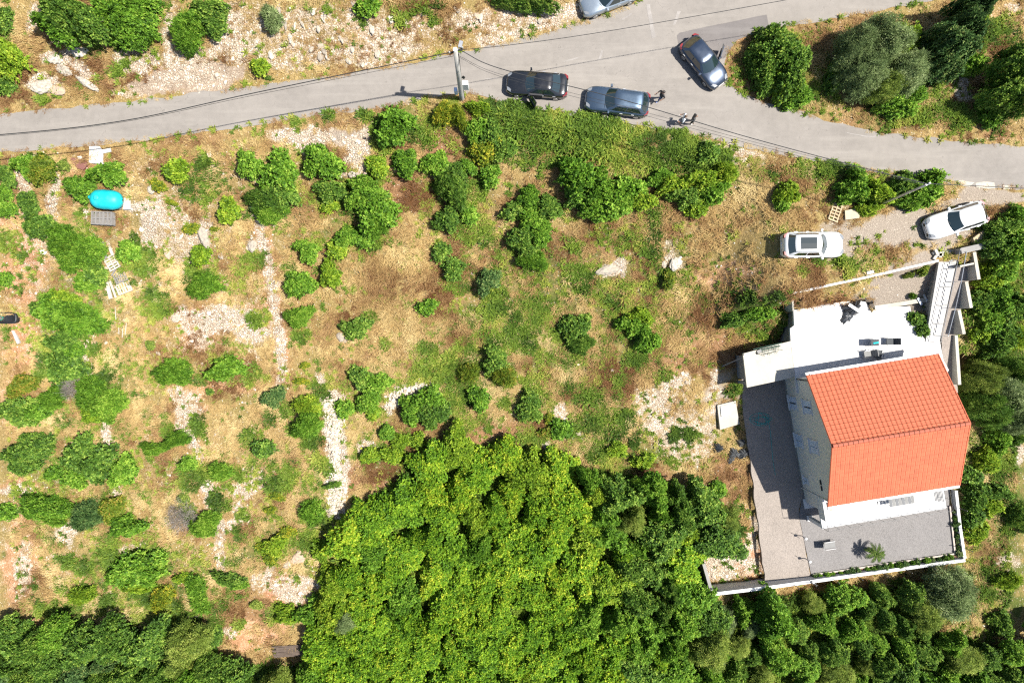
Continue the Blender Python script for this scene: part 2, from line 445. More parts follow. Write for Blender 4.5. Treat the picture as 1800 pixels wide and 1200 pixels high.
for a in [(205, 130, 12, 8, .95), (95, 168, 8, 6, .95), (770, 8, 10, 6, .95), (148, 408, 16, 12, .95), (15, 430, 18, 20, .95), (40, 452, 10, 8, .95), (352, 296, 14, 14, .95), (360, 325, 40, 24, .95), (330, 322, 20, 18, .95), (428, 378, 10, 11, .95), (436, 468, 22, 26, .95), (346, 485, 26, 22, .95), (250, 462, 18, 26, .95), (232, 430, 10, 14, .95), (268, 520, 22, 16, .95), (280, 540, 24, 22, .95), (165, 615, 8, 12, .95), (625, 365, 28, 24, .95), (505, 478, 16, 18, .95), (530, 596, 13, 11, .95), (680, 427, 10, 9, .95), (822, 340, 26, 26, .95), (818, 400, 24, 26, .95), (840, 415, 16, 16, .95), (1146, 375, 10, 20, .95), (1110, 430, 22, 14, .95), (1018, 480, 22, 18, .95), (1095, 500, 18, 14, .95), (1000, 262, 30, 18, .95), (1150, 262, 26, 20, .95), (980, 290, 26, 12, .95), (905, 285, 26, 14, .95), (760, 215, 18, 20, .95), (735, 245, 18, 20, .95), (660, 245, 14, 20, .95), (675, 262, 18, 10, .95), (520, 218, 14, 9, .95), (575, 208, 14, 10, .95), (636, 205, 12, 10, .95), (1480, 468, 20, 15, .95), (1435, 455, 14, 8, .95), (1340, 312, 24, 14, .95), (1400, 300, 26, 12, .95), (1460, 300, 24, 12, .95), (1365, 535, 24, 20, .95), (1310, 525, 18, 14, .95), (1360, 575, 22, 14, .95), (945, 560, 22, 22, .95), (1000, 635, 22, 18, .95), (905, 590, 24, 26, .95), (1090, 530, 20, 14, .95), (1070, 560, 16, 12, .95), (870, 545, 24, 16, .95), (925, 530, 20, 12, .95), (1085, 670, 18, 12, .95), (1030, 700, 24, 18, .95), (1060, 735, 20, 16, .95), (1000, 690, 20, 14, .95), (645, 562, 14, 10, .95), (752, 648, 28, 27, .95), (800, 640, 26, 20, .95), (785, 675, 22, 16, .95), (790, 722, 24, 24, .95), (940, 692, 18, 18, .95), (945, 775, 22, 14, .95), (1210, 765, 14, 9, .95), (1050, 800, 18, 14, .95), (330, 668, 22, 10, .95), (440, 655, 16, 16, .95), (452, 560, 20, 14, .95), (548, 775, 18, 14, .95), (295, 760, 14, 12, .95), (440, 768, 18, 10, .95), (495, 720, 14, 12, .95), (80, 638, 26, 30, .95), (195, 945, 16, 12, .95), (85, 955, 9, 11, .95), (190, 985, 26, 24, .95), (115, 990, 16, 14, .95), (145, 1000, 18, 14, .95), (110, 1035, 10, 14, .95), (190, 1055, 18, 10, .95), (330, 900, 12, 14, .95), (382, 885, 18, 14, .95), (322, 822, 18, 14, .95), (338, 840, 24, 20, .95), (418, 833, 14, 10, .95), (445, 820, 12, 11, .95), (482, 855, 20, 14, .95), (508, 848, 14, 12, .95), (555, 920, 14, 12, .95), (424, 940, 12, 12, .95), (430, 905, 9, 14, .95), (410, 990, 18, 10, .95), (260, 1065, 18, 14, .95), (245, 1050, 14, 12, .95), (305, 1070, 16, 14, .95), (270, 1085, 26, 18, .95), (100, 1075, 30, 14, .95), (75, 1080, 20, 12, .95), (130, 1075, 14, 12, .95), (380, 1090, 16, 12, .95), (340, 1100, 14, 14, .95), (420, 1100, 10, 8, .95), (480, 1075, 14, 12, .95), (1430, 160, 22, 16, .95), (1620, 150, 26, 18, .95), (1650, 195, 30, 20, .95), (1610, 205, 24, 14, .95), (1680, 215, 24, 12, .95), (1750, 55, 30, 24, .95), (1790, 490, 24, 26, .95), (1718, 560, 16, 16, .95), (1775, 630, 26, 14, .95), (1720, 780, 20, 22, .95), (1710, 800, 20, 20, .95), (1760, 830, 24, 18, .95), (1765, 910, 24, 24, .95), (1740, 1005, 24, 14, .95), (1725, 1045, 20, 14, .95), (1790, 1065, 22, 20, .95), (1290, 690, 12, 14, .95)]:
    patch(we, *a)
for a in [(12, 58, 13, 13, 1.0), (574, 18, 8, 8, 1.0), (740, 21, 9, 10, 1.0), (702, 40, 10, 13, 1.0), (757, 40, 6, 6, 1.0), (722, 26, 8, 7, 1.0), (213, 88, 8, 6, 1.0), (220, 114, 8, 6, 1.0), (70, 180, 9, 7, 1.0), (2, 596, 10, 19, 1.0), (850, 280, 23, 17, 1.0), (655, 432, 12, 13, 1.0), (788, 498, 15, 15, 1.0), (806, 508, 15, 10, 1.0), (868, 510, 21, 15, 1.0), (1148, 415, 13, 23, 1.0), (1148, 450, 17, 17, 1.0), (1010, 432, 10, 8, 1.0), (1025, 505, 13, 15, 1.0), (860, 205, 21, 17, 1.0), (900, 212, 27, 21, 1.0), (935, 222, 25, 23, 1.0), (965, 230, 25, 21, 1.0), (930, 250, 25, 21, 1.0), (1000, 225, 23, 19, 1.0), (1040, 250, 27, 21, 1.0), (1080, 240, 27, 17, 1.0), (1110, 262, 25, 19, 1.0), (1190, 275, 25, 19, 1.0), (1215, 290, 25, 17, 1.0), (1140, 290, 21, 15, 1.0), (1410, 476, 9, 6, 1.0), (1442, 474, 6, 4, 1.0), (1115, 635, 19, 10, 1.0), (985, 590, 21, 17, 1.0), (865, 600, 17, 21, 1.0), (1020, 510, 15, 10, 1.0), (1160, 665, 15, 10, 1.0), (678, 607, 10, 8, 1.0), (745, 612, 13, 9, 1.0), (812, 615, 21, 17, 1.0), (820, 692, 21, 17, 1.0), (788, 702, 13, 13, 1.0), (808, 748, 19, 15, 1.0), (790, 768, 15, 13, 1.0), (850, 738, 13, 13, 1.0), (885, 714, 8, 8, 1.0), (1005, 758, 13, 13, 1.0), (1040, 745, 19, 15, 1.0), (1095, 735, 15, 15, 1.0), (1080, 752, 19, 15, 1.0), (1110, 775, 10, 13, 1.0), (1180, 765, 10, 8, 1.0), (352, 667, 10, 8, 1.0), (467, 740, 15, 12, 1.0), (512, 755, 10, 8, 1.0), (350, 748, 13, 17, 1.0), (292, 736, 8, 6, 1.0), (560, 690, 13, 10, 1.0), (62, 668, 13, 13, 1.0), (148, 648, 13, 10, 1.0), (180, 672, 19, 15, 1.0), (8, 978, 10, 9, 1.0), (560, 812, 10, 10, 1.0), (577, 822, 9, 10, 1.0), (540, 950, 17, 13, 1.0), (385, 1065, 15, 8, 1.0), (355, 1145, 17, 15, 1.0)]:
    patch(we, *a)
for a in [(900, 215, 70, 28, .8), (1010, 240, 110, 36, .8), (1150, 275, 110, 34, .75), (1240, 295, 60, 26, .7)]: patch(we, *a)

GROVE = [(612, 925), (650, 880), (700, 850), (745, 812), (790, 792), (840, 785), (900, 790), (960, 812), (1005, 830), (1035, 880), (1055, 940), (1075, 1000), (1090, 1080), (1105, 1160), (1110, 1230), (560, 1230), (555, 1120), (578, 1060), (590, 990)]
EASTW = [(1030, 830), (1080, 842), (1130, 850), (1190, 872), (1240, 880), (1285, 905), (1298, 935), (1270, 955), (1225, 965), (1205, 1000), (1225, 1050), (1250, 1085), (1250, 1230), (1120, 1230), (1110, 1160), (1090, 1080), (1070, 1000), (1050, 930)]
SOUTHW = [(1255, 1068), (1420, 1048), (1600, 1035), (1620, 1110), (1700, 1130), (1760, 1150), (1860, 1080), (1860, 1240), (1250, 1240)]
WESTW = [(-60, 1130), (40, 1115), (110, 1105), (200, 1110), (280, 1112), (335, 1125), (345, 1170), (400, 1160), (430, 1172), (545, 1180), (560, 1240), (-60, 1240)]
for q in (GROVE, EASTW, SOUTHW, WESTW):
    i_ = inpoly(UU, VV, q); we[i_] = 1.0; gn[i_] = 1.0; ro[i_] = 0; so[i_] = 0
np.maximum(gn, we * .8, out=gn)
for k in MK: np.clip(MK[k], 0, 1, out=MK[k])
# inside the gravel shelf the soft masks give way
onstrip = inpoly(XX, YY, STRIP)
gr[onstrip & (UU > 1532)] = np.maximum(gr[onstrip & (UU > 1532)], 0.9)

def build_ground():
    ny, nx = XX.shape
    co = np.stack([XX, YY, ZZ], -1).reshape(-1, 3).astype(np.float32)
    idx = np.arange(ny * nx).reshape(ny, nx)
    q = np.stack([idx[:-1, :-1], idx[:-1, 1:], idx[1:, 1:], idx[1:, :-1]], -1).reshape(-1, 4)
    me = mesh_np('ground', co, q)
    for k in MK:
        a = me.attributes.new(k, 'FLOAT', 'POINT'); a.data.foreach_set('value', MK[k].ravel().astype(np.float32))
    me.polygons.foreach_set('use_smooth', np.ones(len(q), bool))
    return me

def mesh_np(name, co, q):
    me = bpy.data.meshes.new(name)
    n, k = q.shape
    me.vertices.add(len(co)); me.vertices.foreach_set('co', np.asarray(co, np.float32).ravel())
    me.loops.add(n * k); me.loops.foreach_set('vertex_index', q.ravel().astype(np.int32))
    me.polygons.add(n)
    me.polygons.foreach_set('loop_start', np.arange(0, n * k, k, dtype=np.int32))
    me.polygons.foreach_set('loop_total', np.full(n, k, np.int32))
    me.update(calc_edges=True)
    return me

def ground_material():
    m, nt, bs = newmat('dry karst meadow')
    pos = N(nt, 'ShaderNodeNewGeometry').outputs['Position']
    A = {k: attr(nt, k).outputs['Fac'] for k in MK}
    n_big = noise_node(nt, 0.35, 4, 0.55, pos)
    n_mid = noise_node(nt, 1.6, 5, 0.6, pos)
    n_fine = noise_node(nt, 9.0, 5, 0.68, pos)
    n_x = noise_node(nt, 26.0, 3, 0.6, pos)
    # streaky dry grass
    mp = N(nt, 'ShaderNodeMapping'); mp.inputs['Scale'].default_value = (14, 5, 5); mp.inputs['Rotation'].default_value = (0, 0, 0.5)
    nt.links.new(pos, mp.inputs[0])
    n_str = N(nt, 'ShaderNodeTexNoise'); n_str.inputs['Scale'].default_value = 1.0; n_str.inputs['Detail'].default_value = 4; n_str.inputs['Distortion'].default_value = 1.2
    nt.links.new(mp.outputs[0], n_str.inputs['Vector'])
    sf = math_node(nt, 'ADD', math_node(nt, 'MULTIPLY', n_str.outputs['Fac'], 0.5), math_node(nt, 'MULTIPLY', n_fine, 0.5))
    straw = ramp(nt, sf, [(0.30, (0.094, 0.059, 0.023)), (0.45, (0.207, 0.140, 0.056)), (0.58, (0.319, 0.223, 0.094)), (0.72, (0.441, 0.331, 0.152))])
    straw2 = ramp(nt, sf, [(0.30, (0.081, 0.064, 0.020)), (0.5, (0.192, 0.148, 0.052)), (0.7, (0.344, 0.269, 0.109))])
    base = mixc(nt, ramp(nt, n_big, [(0.4, (0.000, 0.000, 0.000)), (0.6, (0.850, 0.850, 0.850))]), straw, straw2)
    def fac(a, k, sh, nz=n_mid):
        t = math_node(nt, 'ADD', a, math_node(nt, 'MULTIPLY', math_node(nt, 'SUBTRACT', nz, 0.5), k))
        return math_node(nt, 'MULTIPLY_ADD', math_node(nt, 'SUBTRACT', t, 0.5), sh, 0.5, clamp=True)
    nmix = math_node(nt, 'ADD', math_node(nt, 'MULTIPLY', n_mid, 0.5), math_node(nt, 'MULTIPLY', n_fine, 0.5))
    brown = ramp(nt, sf, [(0.32, (0.074, 0.040, 0.019)), (0.5, (0.196, 0.107, 0.052)), (0.7, (0.354, 0.210, 0.113))])
    c = mixc(nt, fac(A['brown'], 1.6, 2.2, nmix), base, brown)
    green = ramp(nt, sf, [(0.3, (0.021, 0.034, 0.007)), (0.5, (0.072, 0.093, 0.019)), (0.7, (0.162, 0.170, 0.043))])
    c = mixc(nt, fac(A['green'], 1.9, 2.6, nmix), c, green)
    # red-brown soil
    soil = ramp(nt, nmix, [(0.3, (0.201, 0.087, 0.041)), (0.5, (0.372, 0.197, 0.106)), (0.68, (0.552, 0.375, 0.242))])
    c = mixc(nt, fac(A['soil'], 1.5, 2.4, nmix), c, soil)
    scr = ramp(nt, n_x, [(0.3, (0.17, 0.115, 0.075)), (0.5, (0.265, 0.20, 0.142)), (0.72, (0.35, 0.285, 0.22))])
    c = mixc(nt, fac(A['scree'], 0.7, 3.0, nmix), c, scr)
    grav = ramp(nt, n_x, [(0.3, (0.132, 0.108, 0.084)), (0.5, (0.250, 0.207, 0.165)), (0.72, (0.361, 0.314, 0.255))])
    c = mixc(nt, fac(A['gravel'], 0.9, 2.4, nmix), c, grav)
    # broken limestone: two sizes of chips
    def chips(scale, thr):
        v = N(nt, 'ShaderNodeTexVoronoi', feature='F1'); v.inputs['Scale'].default_value = scale; v.inputs['Randomness'].default_value = 1.0
        nt.links.new(pos, v.inputs['Vector'])
        e = N(nt, 'ShaderNodeTexVoronoi', feature='DISTANCE_TO_EDGE'); e.inputs['Scale'].default_value = scale
        nt.links.new(pos, e.inputs['Vector'])
        sep = N(nt, 'ShaderNodeSeparateColor'); nt.links.new(v.outputs['Color'], sep.inputs[0])
        col = ramp(nt, sep.outputs[0], [(0.0, (0.318, 0.242, 0.172)), (0.4, (0.499, 0.424, 0.326)), (0.8, (0.639, 0.569, 0.468)), (1.0, (0.499, 0.322, 0.199))])
        gap = ramp(nt, e.outputs['Distance'], [(0.0, (0.000, 0.000, 0.000)), (thr, (1, 1, 1))])
        return mixc(nt, gap, (0.15, 0.10, 0.06), col), e.outputs['Distance'], sep.outputs[1]
    ch1, e1, r1 = chips(6.0, 0.12); ch2, e2, r2 = chips(14.0, 0.12)
    ch = mixc(nt, ramp(nt, n_mid, [(0.42, (0.000, 0.000, 0.000)), (0.55, (0.850, 0.850, 0.850))]), ch2, ch1)
    c = mixc(nt, fac(A['rock'], 2.6, 3.0, nmix), c, ch)
    # stray pebbles everywhere
    peb = math_node(nt, 'MULTIPLY', math_node(nt, 'GREATER_THAN', r2, 0.96), math_node(nt, 'GREATER_THAN', e2, 0.10))
    c = mixc(nt, math_node(nt, 'MULTIPLY', peb, 0.75), c, (0.46, 0.41, 0.33))
    nt.links.new(c, bs.inputs['Base Color'])
    bs.inputs['Roughness'].default_value = 0.95
    bs.inputs['Specular IOR Level'].default_value = 0.15
    h = math_node(nt, 'ADD', math_node(nt, 'MULTIPLY', n_fine, 0.7), math_node(nt, 'MULTIPLY', math_node(nt, 'MULTIPLY', A['rock'], math_node(nt, 'MINIMUM', e1, 0.2)), 2.5))
    b = N(nt, 'ShaderNodeBump'); b.inputs['Strength'].default_value = 0.9; b.inputs['Distance'].default_value = 0.16
    nt.links.new(h, b.inputs['Height']); nt.links.new(b.outputs[0], bs.inputs['Normal'])
    return m

GROUND = link('ground', build_ground(), ground_material())
tag(GROUND, 'dry stony hillside meadow of straw, scrub and pale limestone', kind='structure')

# ------------------------------------------------------------------ roads
def asphalt_mat(name, col, stain):
    m, nt, bs = newmat(name)
    pos = N(nt, 'ShaderNodeNewGeometry').outputs['Position']
    big = noise_node(nt, 0.22, 5, 0.6, pos); mid = noise_node(nt, 1.7, 5, 0.65, pos); fine = noise_node(nt, 60, 2, 0.5, pos)
    f = math_node(nt, 'ADD', math_node(nt, 'ADD', math_node(nt, 'MULTIPLY', big, 0.45), math_node(nt, 'MULTIPLY', mid, 0.35)), math_node(nt, 'MULTIPLY', fine, 0.2))
    c = ramp(nt, f, [(0.34, tuple(x * 0.80 for x in col)), (0.5, col), (0.64, tuple(x * 1.16 for x in col))])
    # long pale dust streaks along the wheel tracks and hairline cracks
    mp = N(nt, 'ShaderNodeMapping'); mp.inputs['Scale'].default_value = (0.12, 1.4, 1); mp.inputs['Rotation'].default_value = (0, 0, -0.14)
    nt.links.new(pos, mp.inputs[0])
    st = noise_node(nt, 1.0, 5, 0.65, mp.outputs[0])
    c = mixc(nt, math_node(nt, 'MULTIPLY', ramp(nt, st, [(0.5, (0, 0, 0)), (0.7, (1, 1, 1))]), 0.55), c, stain)
    v = N(nt, 'ShaderNodeTexVoronoi', feature='DISTANCE_TO_EDGE'); v.inputs['Scale'].default_value = 0.28
    wp = N(nt, 'ShaderNodeVectorMath', operation='ADD')
    nn = N(nt, 'ShaderNodeTexNoise'); nn.inputs['Scale'].default_value = 1.2; nn.inputs['Detail'].default_value = 5
    nt.links.new(pos, nn.inputs['Vector'])
    sc = N(nt, 'ShaderNodeVectorMath', operation='SCALE'); sc.inputs['Scale'].default_value = 1.6
    nt.links.new(nn.outputs['Color'], sc.inputs[0]); nt.links.new(pos, wp.inputs[0]); nt.links.new(sc.outputs[0], wp.inputs[1]); nt.links.new(wp.outputs[0], v.inputs['Vector'])
    cr = math_node(nt, 'LESS_THAN', v.outputs['Distance'], 0.0035)
    c = mixc(nt, math_node(nt, 'MULTIPLY', math_node(nt, 'MULTIPLY', cr, ramp(nt, mid, [(0.45, (0, 0, 0)), (0.6, (1, 1, 1))])), 0.5), c, tuple(x * 0.45 for x in col))
    # oil drips
    vo = N(nt, 'ShaderNodeTexVoronoi', feature='F1'); vo.inputs['Scale'].default_value = 0.8; nt.links.new(pos, vo.inputs['Vector'])
    c = mixc(nt, math_node(nt, 'MULTIPLY', math_node(nt, 'LESS_THAN', vo.outputs['Distance'], 0.05), 0.35), c, tuple(x * 0.5 for x in col))
    nt.links.new(c, bs.inputs['Base Color'])
    bs.inputs['Roughness'].default_value = 0.88
    b = N(nt, 'ShaderNodeBump'); b.inputs['Strength'].default_value = 0.35; b.inputs['Distance'].default_value = 0.01
    nt.links.new(fine, b.inputs['Height']); nt.links.new(b.outputs[0], bs.inputs['Normal'])
    return m
ASPH = asphalt_mat('old grey asphalt', (0.178, 0.161, 0.143), (0.228, 0.208, 0.184))
ASPH_D = asphalt_mat('newer asphalt', (0.115, 0.104, 0.099), (0.155, 0.143, 0.135))

def ragged(poly, step=0.35, amp=0.16, seed=0):
    out = []
    n = len(poly)
    for i in range(n):
        a, b = poly[i], poly[(i + 1) % n]
        L = math.hypot(b[0] - a[0], b[1] - a[1]); k = max(1, int(L / step)) if L < 60 else 1
        for j in range(k):
            t = j / k
            out.append((a[0] + (b[0] - a[0]) * t, a[1] + (b[1] - a[1]) * t))
    o = np.array(out)
    o[:, 0] += (vnoise(o[:, 0], o[:, 1], 0.9, 21 + seed, 3) - 0.5) * 2 * amp
    o[:, 1] += (vnoise(o[:, 0], o[:, 1], 0.9, 22 + seed, 3) - 0.5) * 2 * amp
    return [tuple(p) for p in o]
RP = ragged(ROADP, 0.3, 0.2)
mb = MB(); mb.prism(RP, -0.15, 0.035)
road = mb.obj('road', ASPH)
tag(road, 'grey asphalt lane forking round a scrubby island', kind='structure')
def sheet(name, pix, z, m, parent, th=0.006, amp=0.06, seed=0, step=0.2):
    b = MB(); b.prism(ragged([w2(p, z) for p in pix], step, amp, seed), z - th, z)
    return b.obj(name, m, parent)
sheet('asphalt_patch', [(1190, 62), (1195, 57), (1348, 26), (1352, 46), (1330, 57), (1296, 70), (1281, 92), (1272, 104), (1196, 104)], 0.041, ASPH_D, road, 0.005, 0.04, 3)
PALE = mat('pale concrete spill', (0.34, 0.31, 0.26), 0.9, var=0.2, scale=2, bump=0.3)
DUST = mat('pale dust on asphalt', (0.215, 0.198, 0.182), 0.9, var=0.22, scale=1.2)
sheet('concrete_spill', [(1682, 318), (1692, 316), (1712, 321), (1704, 328), (1684, 326)], 0.043, PALE, road, amp=0.12, seed=5)
sheet('concrete_spill', [(1714, 322), (1728, 321), (1748, 322), (1749, 332), (1732, 333), (1716, 330)], 0.044, PALE, road, amp=0.12, seed=6)
sheet('concrete_spill', [(1762, 325), (1785, 326), (1782, 333), (1763, 332)], 0.043, PALE, road, amp=0.1, seed=7)
for i, pp in enumerate([[(1136, 8), (1143, 8), (1148, 40), (1152, 66), (1146, 68), (1141, 40)], [(1183, 45), (1188, 44), (1196, 20), (1190, 20)], [(1093, 34), (1096, 35), (1112, 24), (1109, 22)],
                        [(985, 110), (1010, 102), (1020, 101), (1010, 105)], [(850, 140), (872, 136), (880, 136), (862, 140)],
                        [(1052, 105), (1056, 104), (1062, 88), (1058, 88)], [(1478, 232), (1520, 238), (1560, 240), (1520, 241)]]):
    sheet('dust_streak', pp, 0.0415 + 0.0004 * i, DUST, road, 0.004, 0.10, 30 + i)
# ------------------------------------------------------------------ scattered stuff (grass, chips) as point instances
def instancer(name, pts, rot, scl, tint, protos, idx, label, cat):
    me = bpy.data.meshes.new(name)
    me.vertices.add(len(pts)); me.vertices.foreach_set('co', np.asarray(pts, np.float32).ravel())
    for k, t, a in (('rotv', 'FLOAT_VECTOR', rot), ('sclv', 'FLOAT_VECTOR', scl)):
        at = me.attributes.new(k, t, 'POINT'); at.data.foreach_set('vector', np.asarray(a, np.float32).ravel())
    at = me.attributes.new('tint', 'FLOAT', 'POINT'); at.data.foreach_set('value', np.asarray(tint, np.float32))
    at = me.attributes.new('pick', 'INT', 'POINT'); at.data.foreach_set('value', np.asarray(idx, np.int32))
    o = link(name, me)
    c = bpy.data.collections.new(name + ' pieces')
    for p in protos: c.objects.link(p)
    ng = bpy.data.node_groups.new(name, 'GeometryNodeTree')
    ng.interface.new_socket('Geometry', in_out='INPUT', socket_type='NodeSocketGeometry')
    ng.interface.new_socket('Geometry', in_out='OUTPUT', socket_type='NodeSocketGeometry')
    nd, ln = ng.nodes, ng.links
    gi, go = nd.new('NodeGroupInput'), nd.new('NodeGroupOutput')
    ci = nd.new('GeometryNodeCollectionInfo'); ci.inputs['Collection'].default_value = c
    ci.inputs['Separate Children'].default_value = True; ci.inputs['Reset Children'].default_value = True
    ip = nd.new('GeometryNodeInstanceOnPoints'); ip.inputs['Pick Instance'].default_value = True
    def na(nm, t):
        n = nd.new('GeometryNodeInputNamedAttribute'); n.data_type = t; n.inputs['Name'].default_value = nm
        return n.outputs['Attribute']
    ln.new(gi.outputs[0], ip.inputs['Points']); ln.new(ci.outputs[0], ip.inputs['Instance'])
    ln.new(na('pick', 'INT'), ip.inputs['Instance Index'])
    ln.new(na('rotv', 'FLOAT_VECTOR'), ip.inputs['Rotation']); ln.new(na('sclv', 'FLOAT_VECTOR'), ip.inputs['Scale'])
    ln.new(ip.outputs[0], go.inputs[0])
    md = o.modifiers.new('scatter', 'NODES'); md.node_group = ng
    return tag(o, label, cat, kind='stuff')

def leafy_mat(name, stops, trans=0.25, src='INSTANCER', attrn='tint', objvar=0.0, rough=0.6, spec=0.25):
    """leaf material; colour from a per-piece random number"""
    m, nt, bs = newmat(name)
    a = attr(nt, attrn, src).outputs['Fac']
    if objvar:
        oi = N(nt, 'ShaderNodeObjectInfo').outputs['Random']
        a = math_node(nt, 'ADD', a, math_node(nt, 'MULTIPLY', math_node(nt, 'SUBTRACT', oi, 0.5), objvar), clamp=True)
    c = ramp(nt, a, stops)
    nt.links.new(c, bs.inputs['Base Color'])
    bs.inputs['Roughness'].default_value = rough
    bs.inputs['Specular IOR Level'].default_value = spec
    if trans:
        tr = N(nt, 'ShaderNodeBsdfTranslucent'); nt.links.new(c, tr.inputs[0])
        mx = N(nt, 'ShaderNodeMixShader'); mx.inputs[0].default_value = trans
        nt.links.new(bs.outputs[0], mx.inputs[1]); nt.links.new(tr.outputs[0], mx.inputs[2])
        nt.links.new(mx.outputs[0], nt.nodes['Material Output'].inputs[0])
    return m

def tuft_proto(name, n, L, wid, lean, m, seed, comb=0.0):
    r = np.random.default_rng(seed)
    vs, fs = [], []
    for i in range(n):
        a = r.uniform(0, 2 * math.pi) if r.random() > comb else r.normal(0, 0.5)
        l = L * r.uniform(0.55, 1.15); le = lean * r.uniform(0.5, 1.3)
        bx, by = r.normal(0, L * 0.22, 2)
        dx, dy = math.cos(a), math.sin(a); px, py = -dy * wid / 2, dx * wid / 2
        pts = []
        for t in (0, 0.5, 1.0):
            h = l * math.cos(min(1.45, le)) * t * (1.25 - 0.25 * t)
            d = l * math.sin(min(1.45, le)) * t * (0.6 + 0.4 * t)
            pts.append((bx + dx * d, by + dy * d, h))
        b = len(vs)
        w0 = 1.0
        vs += [(pts[0][0] - px, pts[0][1] - py, pts[0][2]), (pts[0][0] + px, pts[0][1] + py, pts[0][2]),
               (pts[1][0] + px * .9, pts[1][1] + py * .9, pts[1][2]), (pts[1][0] - px * .9, pts[1][1] - py * .9, pts[1][2]), pts[2]]
        fs += [(b, b + 1, b + 2, b + 3), (b + 3, b + 2, b + 4)]
    me = bpy.data.meshes.new(name); me.from_pydata(vs, [], fs); me.materials.append(m)
    return bpy.data.objects.new(name, me)

STRAW = leafy_mat('dry straw', [(0.0, (0.141, 0.066, 0.025)), (0.25, (0.254, 0.146, 0.061)), (0.5, (0.376, 0.253, 0.101)), (0.75, (0.488, 0.355, 0.152)), (1.0, (0.582, 0.452, 0.216))], 0.2)
HERB = leafy_mat('green herb blades', [(0.0, (0.037, 0.074, 0.010)), (0.4, (0.102, 0.175, 0.020)), (0.75, (0.194, 0.265, 0.033)), (1.0, (0.345, 0.350, 0.069))], 0.3)
p_straw = [tuft_proto('straw_tuft', 26, 0.46, 0.026, 1.0, STRAW, 100 + i, 0.6) for i in range(3)]
p_herb = [tuft_proto('herb_tuft', 22, 0.27, 0.052, 0.9, HERB, 120 + i) for i in range(3)]

def gmask(k, x, y):
    i = np.clip(np.searchsorted(GX, x) - 1, 0, len(GX) - 2); j = np.clip(np.searchsorted(GY, y) - 1, 0, len(GY) - 2)
    return MK[k][j, i]
def blocked(x, y):
    b = (inpoly(x, y, RP) & (polydist(x, y, ROADP) > 0.2)) | inpoly(x, y, YARD) | inpoly(x, y, TERRACE) | inpoly(x, y, CARPORT)
    return b
def scatter(n, seed, dens):
    r = np.random.default_rng(seed)
    x = r.uniform(-41, 41, n); y = r.uniform(-28, 28, n)
    p = dens(x, y)
    k = (r.random(n) < p) & ~blocked(x, y)
    return x[k], y[k], r

def d_straw(x, y):
    bare = np.maximum.reduce([gmask('rock', x, y) * 1.05, gmask('soil', x, y) * .75, gmask('gravel', x, y) * 1.1, gmask('scree', x, y) * 1.1])
    pn = sstep(0.38, 0.6, vnoise(x, y, 1.5, 31, 4))
    return np.clip((1 - bare) * (0.10 + 0.90 * pn) * (1 - 0.5 * gmask('green', x, y)), 0, 1)
x, y, r = scatter(120000, 41, d_straw)
n = len(x)
flow = vnoise(x, y, 4.0, 33, 2) * 9.0 + r.normal(0, 0.5, n)
tint = np.clip(0.56 + (vnoise(x, y, 2.2, 35, 4) - 0.5) * 1.7 - 0.42 * gmask('brown', x, y) - .15 * gmask('soil', x, y) + r.normal(0, 0.13, n), 0, 1)
s = r.uniform(0.55, 1.25, n) * (0.75 + 0.5 * vnoise(x, y, 3, 36, 2))
s *= np.where((gmask('rock', x, y) > .4) | (polydist(x, y, ROADP) < 0.6), 0.6, 1.0)
instancer('dry_grass', np.stack([x, y, gz(x, y) - 0.01], 1), np.stack([r.normal(0, .12, n), r.normal(0, .12, n), flow], 1), np.stack([s, s, s * 0.8], 1), tint, p_straw, r.integers(0, 3, n),
          'pale dry straw grass combed across the meadow', 'grass')
def d_herb(x, y):
    bare = np.maximum.reduce([gmask('rock', x, y), gmask('soil', x, y) * .7, gmask('gravel', x, y) * 1.0, gmask('scree', x, y) * 1.4])
    g = gmask('green', x, y)
    pn = sstep(0.40, 0.62, vnoise(x, y, 1.1, 37, 4))
    return np.clip((0.12 + 1.05 * g) * (0.12 + 0.88 * pn) * (1 - 0.7 * bare) + 0.9 * gmask('weed', x, y), 0, 1)
x, y, r = scatter(150000, 43, d_herb)
n = len(x)
tint = np.clip(0.50 + (vnoise(x, y, 1.6, 38, 3) - 0.5) * 1.3 + r.normal(0, 0.16, n) - .12 * gmask('weed', x, y) + .16 * (1 - gmask('weed', x, y)) * (1 - sstep(.8, 1, gmask('green', x, y))), 0, 1)
s = r.uniform(0.6, 1.4, n) * (0.6 + 0.8 * vnoise(x, y, 2, 39, 2)) * (1 + .45 * gmask('weed', x, y) + .7 * sstep(.75, 1, gmask('green', x, y)))
instancer('green_weeds', np.stack([x, y, gz(x, y) - 0.01], 1), np.stack([r.normal(0, .15, n), r.normal(0, .15, n), r.uniform(0, 6.28, n)], 1), np.stack([s, s, s], 1), tint, p_herb, r.integers(0, 3, n),
          'low green weeds and brambles growing through the straw', 'weeds')

